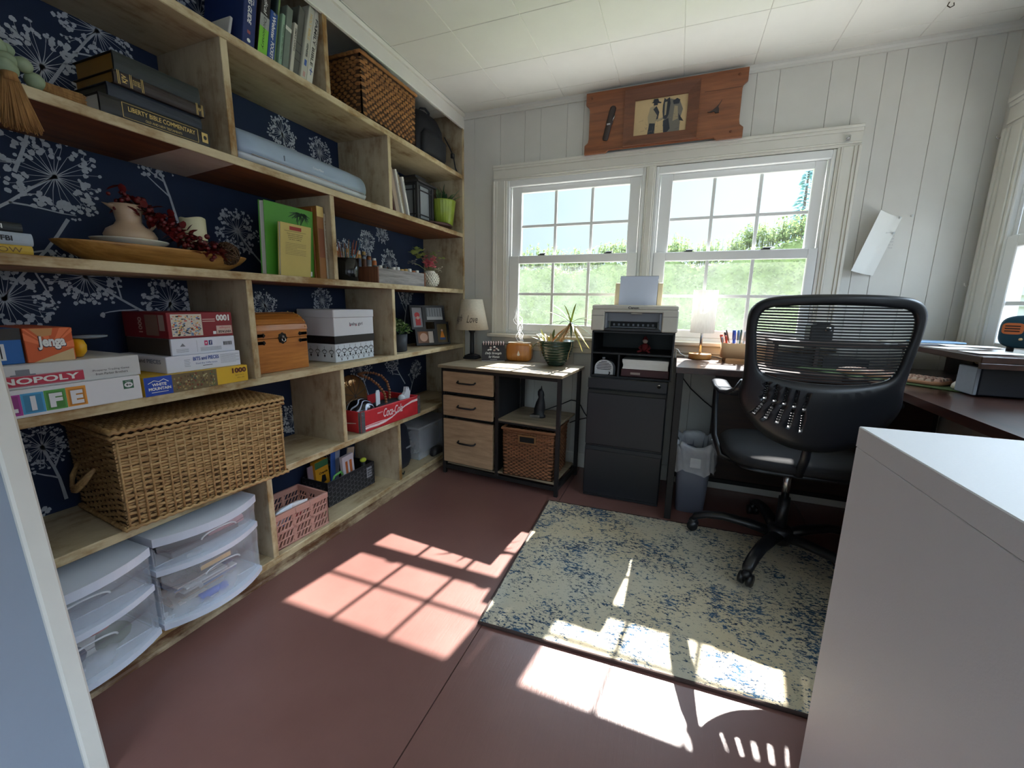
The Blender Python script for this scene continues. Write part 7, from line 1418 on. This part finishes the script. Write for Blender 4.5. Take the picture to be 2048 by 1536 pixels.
# cowboy plaque
CED = wood('cedar_plaque', (104, 56, 32), (154, 92, 54), 'X', .8, .42, .1, coat=.15); CED2 = wood('cedar_frame', (80, 42, 24), (122, 70, 42), 'X', 1, .45, .1, coat=.1); LEA = pm('dark_iron_tool', (52, 40, 38), .55, nv=.15)
t = thing('wall_plaque', 'cedar plaque holding a framed cowboy and horse sketch above the window', 'plaque', (1.22, -.05, 1.93))
MPl = Matrix.Translation((0, -.048, 1.926)) @ Matrix.Rotation(-.0, 4, 'X'); H = .318; x0, x1 = .812, 1.626
def ear(s): return [(0, 0), (0, .045), (.018, .06), (.022, .08), (.022, H - .095), (.018, H - .075), (0, H - .06), (0, H)]
e = ear(1); out = [(x0 + u, z) for u, z in e][::-1]; out = [(x0, 0), (x0 + .12, 0), (x0 + .135, .012), (x1 - .135, .012), (x1 - .12, 0), (x1, 0)] + [(x1 - u, z) for u, z in e[1:]] + [(x0 + .0, H), (x0, H - .06)] + [(x0 + u, z) for u, z in e[::-1][2:-1]]
mb = MB(); mb.M = MPl; mb.prism(out, (0, 0, 0), X, Z, -.018, CED); mb.rect((0, 0, 0), X, Z, 1.43, 1.6, .232, .234, C('crack', (60, 24, 12)), .0007); mb.build('board', t)
mb = MB(); mb.M = MPl; fx0, fx1, fz0, fz1 = 1.03, 1.408, .014, .294; o_ = [(fx0, fz0), (fx1, fz0), (fx1, fz1), (fx0, fz1)]; i_ = [(1.084, .062), (1.352, .062), (1.352, .238), (1.084, .238)]
for k in range(4):
    k2 = (k + 1) % 4; A, B_, C1, D1 = o_[k], o_[k2], i_[k2], i_[k]
    mb.add([(A[0], -.0, A[1]), (B_[0], 0, B_[1]), (B_[0], -.02, B_[1]), (A[0], -.02, A[1]), (C1[0], -.012, C1[1]), (D1[0], -.012, D1[1]), (C1[0], 0, C1[1]), (D1[0], 0, D1[1])], [(0, 1, 2, 3), (3, 2, 4, 5), (5, 4, 6, 7)], CED2)
mb.build('picture_frame', t)
SK = C('sketch_paper', (196, 170, 128), .7); S1 = C('sketch_dark', (46, 50, 60), .7); S2 = C('sketch_mid', (112, 108, 100), .7); S3 = C('sketch_light', (158, 144, 116), .7)
mb = MB(); mb.M = MPl; mb.rect((0, 0, 0), X, Z, 1.082, 1.354, .06, .24, SK, .004); O = (1.084, -.0, .062); 
def bl(pts, m_, off): mb.shape(O, X, Z, [(u * .268, v_ * .176) for u, v_ in pts], m_, off)
bl([(.30, .10), (.40, .09), (.42, .35), (.47, .42), (.44, .72), (.38, .80), (.30, .76), (.26, .5), (.28, .3)], S3, .0045); bl([(.27, .0), (.41, .0), (.41, .3), (.30, .32)], S1, .0048); bl([(.36, .70), (.44, .52), (.42, .36), (.46, .42), (.48, .60), (.42, .78)], S1, .0049)
bl([(.36, .80), (.44, .80), (.44, .90), (.37, .91)], S1, .005); bl([(.32, .88), (.5, .84), (.51, .87), (.46, .90), (.44, .98), (.36, .98), (.35, .91)], S1, .0051); bl([(.42, .4), (.58, .45), (.6, .40), (.45, .33)], S3, .0052)
bl([(.56, .2), (.66, .0), (.88, .0), (.88, .35), (.92, .6), (.86, .82), (.74, .9), (.66, .94), (.6, .8)], S2, .0046); bl([(.54, .78), (.56, .97), (.60, .92), (.66, .97), (.68, .8), (.66, .5), (.62, .38), (.56, .40), (.54, .6)], S1, .0053); bl([(.575, .85), (.62, .86), (.61, .5), (.58, .48)], S3, .0055); bl([(.56, .34), (.66, .4), (.7, .1), (.64, .0), (.58, .0)], S1, .0054); bl([(.72, .86), (.8, .92), (.86, .86), (.84, .76), (.74, .76)], S1, .0055); bl([(.84, .5), (.93, .3), (.95, .26), (.86, .3)], S1, .0056); bl([(.74, .3), (.84, .35), (.82, .7), (.76, .72)], S3, .0056)
rr = random.Random(7)
for k in range(40): u, v_ = rr.uniform(.16, .9), rr.uniform(.03, .5); mb.stroke(O, X, Z, [(u * .268, v_ * .176), ((u + rr.uniform(-.1, .05)) * .268, (v_ + rr.uniform(-.08, .1)) * .176)], .0008, rr.choice([S1, S2, S3]), .006)
mb.build('sketch', t)
mb = MB(); mb.M = MPl; a = Vector((.928, -.004, .06)); b_ = Vector((.968, -.004, .232)); d = (b_ - a); mb.tube([a, a + d * .05, a + d * .45, a + d * .5, a + d * .8, a + d * .95, b_], [.012, .017, .0165, .019, .018, .017, .009], LEA, 10, flat=.45, up=(0, 1, 0)); mb.box(.937, .955, -.016, -.01, .136, .143, C('steel_glint', (180, 180, 184), .3, )); mb.tube([a + d * .56 + Vector((.016, -.006, 0)), a + d * .7 + Vector((.022, -.006, 0))], .003, CHROME, 6); mb.build('hand_tool', t)
mb = MB(); mb.M = MPl; mb.prism([(1.49, .125), (1.505, .125), (1.505, .142), (1.500, .155), (1.512, .178), (1.515, .185), (1.503, .165), (1.49, .152), (1.475, .140), (1.462, .135), (1.452, .134), (1.47, .131), (1.482, .134)], (0, 0, 0), X, Z, .007, LEA); mb.build('longhorn_badge', t)
for x, z in ((.845, .29), (1.585, .29), (1.57, .03)):
    mb = MB(); mb.M = MPl; mb.ball((x, -.002, z), .006, CED2, 10, 6); mb.build('wood_plug', t)
# ------------------------------------------------------------------ white cabinet by the viewer
m, nt, b = _new('white_textured_laminate'); v = _coord(nt); b.inputs['Base Color'].default_value = lin((212, 212, 213)); b.inputs['Roughness'].default_value = .5; n_ = _noise(nt, v, 320, 2, .5); _bump(nt, b, n_, .22, .001); nt.links.new(_ramp(nt, n_, [(.3, (.46, .46, .46, 1)), (.7, (.6, .6, .6, 1))]), b.inputs['Roughness']); WLAM = m
t = thing('white_cabinet', 'tall white laminate cabinet with thick top in front of the chair', 'cabinet', (1.95, -2.1, 0)); MWc = Matrix.Translation((1.717, -1.737, 0)) @ Matrix.Rotation(math.radians(3), 4, 'Z')
mb = MB(); mb.M = MWc; mb.box(0, .62, -1.0, 0, .822, .86, WLAM, .0015); mb.build('top', t); mb = MB(); mb.M = MWc; mb.box(.0006, .618, -.998, -.001, 0, .8215, WLAM, .001); mb.build('body', t)
# ------------------------------------------------------------------ rug
m, nt, b = _new('distressed_rug'); v = _coord(nt); nA = _noise(nt, v, 4.5, 5, .65); nB = _noise(nt, _coord(nt, (62, 110, 62)), 1.0, 4, .75); nD = _noise(nt, v, 260, 2, .6)
s1 = nt.nodes.new('ShaderNodeMath'); s1.operation = 'MULTIPLY_ADD'; s1.inputs[1].default_value = .34; nt.links.new(nA, s1.inputs[0]); s3 = nt.nodes.new('ShaderNodeMath'); s3.operation = 'MULTIPLY'; s3.inputs[1].default_value = .66; nt.links.new(nB, s3.inputs[0]); nt.links.new(s3.outputs[0], s1.inputs[2])
base = _ramp(nt, _noise(nt, v, 1.6, 3), [(.35, lin((184, 180, 164))), (.65, lin((188, 174, 144)))])
mask = _ramp(nt, s1.outputs[0], [(.522, (0, 0, 0, 1)), (.552, (1, 1, 1, 1))]); blue = _ramp(nt, _noise(nt, v, 18, 3), [(.35, lin((26, 46, 70))), (.7, lin((62, 92, 116)))])
nt.links.new(_mix(nt, mask, base, blue), b.inputs['Base Color']); b.inputs['Roughness'].default_value = .95; b.inputs['Specular IOR Level'].default_value = .15; _bump(nt, b, nD, .8, .004)
t = thing('rug', 'cream area rug flecked with worn blue pattern', 'rug', (1.6, -1, 0)); MRg = Matrix.Translation((.856, -1.527, 0)) @ Matrix.Rotation(math.radians(2.2), 4, 'Z')
mb = MB(); mb.M = MRg; nx, ny = 90, 56; vs = []; fs = []; rr = random.Random(3)
for j in range(ny + 1):
    for i in range(nx + 1): vs.append((1.27 * i / nx, .952 * j / ny, .0095 + rr.uniform(-.0012, .0012)))
for j in range(ny):
    for i in range(nx): a = j * (nx + 1) + i; fs.append((a, a + 1, a + nx + 2, a + nx + 1))
mb.add(vs, fs, m, True); mb.box(0, 1.27, 0, .952, .0008, .008, m); mb.build('pile', t)
mb = MB(); mb.M = MRg; q = [(0, 0), (1.27, 0), (1.27, .952), (0, .952)]; pts = []
for k in range(4):
    a, b_ = Vector((*q[k], .0062)), Vector((*q[(k + 1) % 4], .0062)); pts += [a.lerp(b_, i / 24) for i in range(24)]
mb.tube([MRg @ p for p in pts], .0058, C('rug_binding', (58, 44, 40), .9), 8, closed=True) if False else None
mb.M = None; mb.tube([MRg @ p for p in pts], .0056, C('rug_binding', (58, 44, 40), .9), 8, closed=True); mb.build('binding', t)

# ------------------------------------------------------------------ mesh office chair
CHB = pm('chair_black_plastic', (20, 22, 27), .36, nv=.05); CHF = pm('chair_black_fabric', (17, 18, 22), .85, nv=.2, ns=200, bump=.6, bs=700); CHM = pm('chair_mesh_black', (16, 17, 20), .6)
HX, HY = 1.885, -.668; CX = 1.868
t = thing('office_chair', 'black mesh-back office chair rolled up to the walnut desk', 'chair', (HX, HY, 0))
def Sf(u, z, d=0): return (CX + u, -.948 - .14 * (z - .6) + .75 * u * u - d, z)
def catmull(P, n):
    out = []; N = len(P)
    for i in range(N):
        p0, p1, p2, p3 = [Vector(P[(i + k - 1) % N]) for k in range(4)]
        for j in range(n): s = j / n; out.append(.5 * ((2 * p1) + (p2 - p0) * s + (2 * p0 - 5 * p1 + 4 * p2 - p3) * s * s + (3 * p1 - p0 - 3 * p2 + p3) * s ** 3))
    return out
oh = [(0, .558), (.075, .568), (.15, .605), (.21, .67), (.238, .735), (.232, .80), (.236, .90), (.243, .99), (.238, 1.05), (.20, 1.086), (.12, 1.098), (0, 1.101)]
ih = [(0, .806), (.08, .809), (.14, .818), (.18, .835), (.197, .87), (.204, .92), (.212, .98), (.208, 1.03), (.185, 1.055), (.13, 1.063), (.06, 1.066), (0, 1.067)]
full = lambda h: h + [(-u, z) for u, z in h[-2:0:-1]]
co, ci = catmull(full(oh), 8), catmull(full(ih), 8)
import bisect
def by_angle(cur, n):
    c0 = Vector((0, .935)); A = sorted((math.atan2(p.y - c0.y, p.x - c0.x), p.x, p.y) for p in cur); A = [(A[-1][0] - 2 * PI,) + A[-1][1:]] + A + [(A[0][0] + 2 * PI,) + A[0][1:]]; ks = [a[0] for a in A]; out = []
    for q in range(n):
        a = -PI + (q + .5) * 2 * PI / n; i = bisect.bisect(ks, a); a0, a1 = A[i - 1], A[i]; f = (a - a0[0]) / max(1e-9, a1[0] - a0[0]); out.append((a0[1] + (a1[1] - a0[1]) * f, a0[2] + (a1[2] - a0[2]) * f))
    return out
N = 144; Lo, Li = by_angle(co, N), by_angle(ci, N); K = 8
mb = MB(); vs = []; fs = []
for side_ in (0, 1):
    for k in range(K + 1):
        f = k / K; rnd = .013 * (1 - (2 * f - 1) ** 4) + .004
        for q in range(N):
            u = Li[q][0] + (Lo[q][0] - Li[q][0]) * f; z = Li[q][1] + (Lo[q][1] - Li[q][1]) * f; vs.append(Sf(u, z, rnd if side_ == 0 else -rnd))
B0 = N * (K + 1)
for k in range(K):
    for q in range(N):
        a, b_ = k * N + q, k * N + (q + 1) % N; fs.append((a, a + N, b_ + N, b_)); fs.append((B0 + a, B0 + b_, B0 + b_ + N, B0 + a + N))
for q in range(N):
    q2 = (q + 1) % N; fs.append((q, q2, B0 + q2, B0 + q)); a, b_ = K * N + q, K * N + q2; fs.append((a, B0 + a, B0 + b_, b_))
mb.add(vs, fs, CHB, True); body = mb.build('backrest', t)
# ventilation slots cut through the lumbar panel, then little rungs across them
cut = MB(); rung = None
cols = []
for k in range(5):
    f = k / 4; cols.append(((-.158 + .122 * f, .800 - .028 * f), (-.160 + .118 * f, .738 - .026 * f), (-.186 + .147 * f, .678 - .046 * f)))
for sgn in (1, -1):
    rung = MB()
    for (a, b_, c_) in cols:
        for p, q in ((a, b_), ((b_[0], b_[1] - .007), c_)):
            p, q = Vector((p[0] * sgn, p[1])), Vector((q[0] * sgn, q[1])); d = (q - p).normalized(); n_ = Vector((-d.y, d.x)) * .0052
            P4 = [p - n_, p + n_, q + n_, q - n_]
            if sgn < 0: P4 = P4[::-1]
            fr = [Sf(x, z, .05) for x, z in P4]; bk = [Sf(x, z, -.05) for x, z in P4]
            cut.add(fr + bk, [(3, 2, 1, 0), (4, 5, 6, 7), (0, 1, 5, 4), (1, 2, 6, 5), (2, 3, 7, 6), (3, 0, 4, 7)], CHB)
            L_ = (q - p).length; m_ = int(L_ / .0088)
            for i in range(1, m_): c = p.lerp(q, i / m_); rung.tube([Sf(c.x - n_.x * 1.2, c.y - n_.y * 1.2, .0), Sf(c.x + n_.x * 1.2, c.y + n_.y * 1.2, .0)], .0021, CHB, 5)
    rung.build('vent_rungs', t)
co_ = cut.build('cutter', t)
bmod = body.modifiers.new('slots', 'BOOLEAN'); bmod.operation = 'DIFFERENCE'; bmod.object = co_; bmod.solver = 'EXACT'
bpy.context.view_layer.update(); dg = bpy.context.evaluated_depsgraph_get(); me2 = bpy.data.meshes.new_from_object(body.evaluated_get(dg)); body.modifiers.clear(); body.data = me2; bpy.data.objects.remove(co_)
for a in body.data.attributes:
    pass
mb = MB(); z = .812
def half_at(z):
    best = 0
    for i in range(len(ci)):
        p, q = ci[i], ci[(i + 1) % len(ci)]
        if (p.y - z) * (q.y - z) <= 0 and abs(q.y - p.y) > 1e-9: best = max(best, abs(p.x + (q.x - p.x) * (z - p.y) / (q.y - p.y)))
    return best
while z < 1.064:
    w = half_at(z + .003)
    if w > .02:
        w += .006; L = []
        for i in range(13):
            u = -w + 2 * w * i / 12; zz = z + .010 * (u / .2) ** 2 * (1 - (z - .81) / .25) - 0 * u; L.append([Sf(u, zz, .0015), Sf(u, zz + .0058, .0015), Sf(u, zz + .0058, -.0005), Sf(u, zz, -.0005)])
        mb.loft(L, CHM, False)
    z += .0098
for u in [-.18 + .36 * i / 60 for i in range(61)]:
    pass
mb.build('back_mesh', t)
# arms
for sgn in (-1, 1):
    mb = MB(); P = [(.222, -.905, .79), (.235, -.89, .752), (.25, -.86, .733), (.262, -.80, .722), (.272, -.72, .725), (.278, -.63, .735), (.28, -.585, .737)]
    L = []
    for i, (u, y, z) in enumerate(P):
        w = (.014, .018, .024, .03, .033, .031, .016)[i]; th = (.010, .010, .011, .012, .012, .011, .006)[i]
        tx = Vector((0, P[min(i + 1, 6)][1] - P[max(i - 1, 0)][1], P[min(i + 1, 6)][2] - P[max(i - 1, 0)][2])).normalized(); up = Vector((0, -tx.z, tx.y))
        L.append([tuple(Vector((CX + sgn * u, y, z)) + X * (w * math.copysign(abs(math.cos(a)) ** .6, math.cos(a))) + up * (th * math.copysign(abs(math.sin(a)) ** .6, math.sin(a)))) for a in [k * 2 * PI / 20 for k in range(20)]])
    mb.loft(L, pm('arm_pad', (34, 36, 42), .25)); mb.build('armrest', t)
    mb = MB(); mb.tube([(CX + sgn * .278, -.60, .728), (CX + sgn * .283, -.588, .69), (CX + sgn * .282, -.61, .60), (CX + sgn * .278, -.66, .50), (CX + sgn * .25, -.70, .425), (CX + sgn * .18, -.71, .405)], [.02, .022, .022, .022, .022, .02], CHB, 12, flat=.55, up=(1, 0, 0)); mb.build('arm_support', t)
# seat, mechanism, base
mb = MB(); L = []
for z, i in ((.432, .05), (.438, .02), (.452, .004), (.472, .0), (.486, .012), (.494, .04), (.497, .1)): L.append(sel(CX, -.655, z, .248 - i, .235 - i, 3.4, 44))
mb.loft(L, CHF); mb.build('seat', t)
mb = MB(); mb.loft([sel(CX, -.66, z, a, b_, 5, 32) for z, a, b_ in ((.412, .12, .12), (.422, .2, .2), (.435, .22, .215))], CHB); mb.box(CX - .06, CX + .06, -.74, -.60, .385, .415, CHB, .01); mb.build('seat_pan', t)
for sg in (0,): mb = MB(); mb.tube([(CX + sg * .10, -.80, .425), (CX + sg * .10, -.87, .44), (CX + sg * .10, -.915, .52), (CX + sg * .10, -.935, .64)], [.018, .018, .016, .012], CHB, 8, flat=.6); mb.build('back_bracket', t)
mb = MB(); mb.cyl((HX, HY, .10), (HX, HY, .265), .022, CHB, n=20); mb.build('column_cover', t); mb = MB(); mb.cyl((HX, HY, .265), (HX, HY, .39), .0145, CHROME, n=20); mb.build('gas_lift', t)
mb = MB(); mb.lathe([(0, .06), (.045, .06), (.05, .07), (.048, .12), (.036, .132), (0, .132)], (HX, HY, 0), CHB, 24); mb.build('hub', t)
for k in range(5):
    a = math.radians(-118 + 72 * k); d = Vector((math.cos(a), math.sin(a), 0)); o = Vector((HX, HY, 0)); s = Vector((-d.y, d.x, 0))
    mb = MB(); mb.tube([o + d * .03 + Z * .095, o + d * .12 + Z * .108, o + d * .22 + Z * .112, o + d * .29 + Z * .10, o + d * .335 + Z * .08, o + d * .345 + Z * .065], [.03, .027, .024, .023, .022, .018], CHB, 12, flat=.72); mb.build('base_leg', t)
    mb = MB(); p = o + d * .345; 
    for sg in (-1, 1): mb.cyl(p + s * (sg * .006) + Z * .0335, p + s * (sg * .024) + Z * .0335, .0235, CHB, n=20)
    mb.cyl(p - s * .02 + Z * .0335, p + s * .02 + Z * .0335, .008, CHB, n=10); mb.loft([sel(p.x, p.y, z, q, q, 2, 16) for z, q in ((.03, .012), (.05, .02), (.06, .018), (.07, .011))], CHB); mb.build('caster', t)
t.location.z = .0112
# ------------------------------------------------------------------ outdoors
def foliage_mat(name, dark, light, tr=.5):
    m = bpy.data.materials.new(name); m.use_nodes = True; nt = m.node_tree; nt.nodes.clear(); o = nt.nodes.new('ShaderNodeOutputMaterial'); d = nt.nodes.new('ShaderNodeBsdfDiffuse'); tt = nt.nodes.new('ShaderNodeBsdfTranslucent'); mx = nt.nodes.new('ShaderNodeMixShader'); mx.inputs[0].default_value = tr
    r = _ramp(nt, _noise(nt, _coord(nt), 2.2, 5, .7), [(.3, lin(dark)), (.7, lin(light))]); nt.links.new(r, d.inputs[0]); nt.links.new(r, tt.inputs[0]); nt.links.new(d.outputs[0], mx.inputs[1]); nt.links.new(tt.outputs[0], mx.inputs[2]); nt.links.new(mx.outputs[0], o.inputs[0]); return m
HG = foliage_mat('hedge_leaf', (92, 110, 66), (150, 164, 112)); GRS = foliage_mat('lawn', (96, 120, 56), (150, 170, 90), .0); CON = foliage_mat('conifer', (120, 160, 170), (180, 205, 210)); BRK = C('bark', (90, 74, 60), .9)
mb = MB(); nx = 60; vs = []; fs = []
mb.add([(-16, .12, -.45), (22, .12, -.45), (22, 26, -.3), (-16, 26, -.3)], [(0, 1, 2, 3)], GRS); mb.add([(-6, .12, -.44), (9, .12, -.44), (9, 4.9, -.44), (-6, 4.9, -.44)], [(0, 1, 2, 3)], pm('bounce_ground', (184, 180, 172), .85)); mb.add([(2.8, -6, -.44), (6, -6, -.44), (6, .12, -.44), (2.8, .12, -.44)], [(0, 1, 2, 3)], pm('bounce_ground', (184, 180, 172), .85)); struct('ground_outside', mb)  # pale ground added out of view to bounce sunlight up onto the ceiling
def hedge_top(x): return 1.92 + .06 * math.sin(x * 2.1) + .05 * math.sin(x * 5.3 + 1) + max(0, x - 1.6) * .27 + .03 * math.sin(x * 11)
rr = random.Random(23); mb = MB(); YH = 5.2
xs = [-6 + 11.6 * i / 80 for i in range(81)]
for dy, off in ((0, 0), ): 
    L = []
    for x in xs: tp = hedge_top(x) - .16; L.append([(x, YH + .35 + .07 * math.sin(x * 4), -.5), (x, YH + .2 + .08 * math.sin(x * 3), tp * .5), (x, YH + .22 + .06 * math.sin(x * 5), tp), (x, YH + .8, tp + .02), (x, YH + 1.0, -.5)])
    mb.loft(L, HG, True)
for k in range(26000):
    x = rr.uniform(-5.2, 5.6); tp = hedge_top(x); z = -.45 + (tp + .5) * rr.random() ** .85 + (rr.uniform(0, .16) if rr.random() < .1 else 0); y = YH + rr.uniform(-.04, .34) + (.45 * rr.random() if z > tp - .15 else 0)
    s = rr.uniform(.018, .04); a = rr.uniform(0, PI); d = Vector((math.cos(a), rr.uniform(-.5, .5), rr.uniform(-.6, .8))).normalized(); e = d.cross(Vector((rr.gauss(0, .4), 1, rr.gauss(0, .4)))).normalized(); p = Vector((x, y, z))
    mb.add([tuple(p - d * s), tuple(p - e * s * .5), tuple(p + d * s), tuple(p + e * s * .5)], [(0, 1, 2, 3)], HG)
for k in range(1500):
    x = rr.uniform(-5, 5.6); z0 = hedge_top(x) - .1; y = YH + rr.uniform(.15, .6); h_ = rr.uniform(.1, .42); mb.tube([(x, y, z0), (x + rr.uniform(-.03, .03), y, z0 + h_)], [.006, .002], HG, 3)
    for i in range(9): f = rr.uniform(.3, 1); mb.leaf((x, y, z0 + h_ * f), (rr.uniform(-1, 1), rr.uniform(-1, 1), rr.uniform(0, 1)), .06, .03, .2, HG, 2)
single('hedge', mb, 'long sunlit green hedge across the garden beyond the windows', 'hedge', (1.5, YH, -.45))
def conifer(x, y, h_, r, label):
    rr = random.Random(int(x * 10)); t = thing('conifer_tree', label, 'tree', (x, y, -.4)); mb = MB(); mb.cyl((x, y, -.4), (x, y, h_), .12, BRK, r1=.02, n=8); mb.build('trunk', t); mb = MB()
    for k in range(520):
        f = rr.random(); z = h_ * (.25 + .75 * f); R = r * (1 - f) + .12; a = rr.uniform(0, 2 * PI); d = (math.cos(a), math.sin(a), rr.uniform(-.2, .3)); mb.leaf((x + R * .3 * math.cos(a), y + R * .3 * math.sin(a), z), d, R * rr.uniform(.5, .9), .14, .35, CON, 3)
    mb.build('foliage', t)
conifer(4.45, 12, 5.0, .8, 'bluish conifer rising over the far end of the hedge'); conifer(6.4, 15.5, 5.2, .9, 'broad conifer standing past the bluish one')
# pale neighbouring wall seen through the side window
SID = pm('pale_siding', (196, 196, 206), .7, nv=.02); mb = MB()
for k in range(22): z = -.45 + .16 * k; mb.add([(6.0, -6, z), (6.0, 9.5, z), (6.03, 9.5, z + .16), (6.03, -6, z + .16)], [(0, 3, 2, 1)], SID); mb.add([(6.0, -6, z), (6.0, 9.5, z), (6.03, 9.5, z), (6.03, -6, z)], [(0, 1, 2, 3)], SID)
mb.box(6.035, 6.4, -6, 9.5, -.45, 3.0, SID); single('neighbour_garage', mb, 'pale sided building outside the side window', 'building', (6.2, -1, -.45))

# things rest a hair above the boards that carry them
for o in list(COL.objects):
    if o.parent is None and o.get('category') and o.name.split('.')[0] in ('tote_bag', 'dough_bowl', 'boxwood_plant', 'potted_aloe', 'riser_stand', 'hobnail_vase', 'brush_cup', 'bottle_riser', 'backpack', 'lantern', 'clear_tub', 'shoe', 'sound_machine', 'felt_doll'): o.location.z += .0011
for o in list(COL.objects):
    if o.parent is None and o.name.startswith('collage_frame'): o.location.z += .004
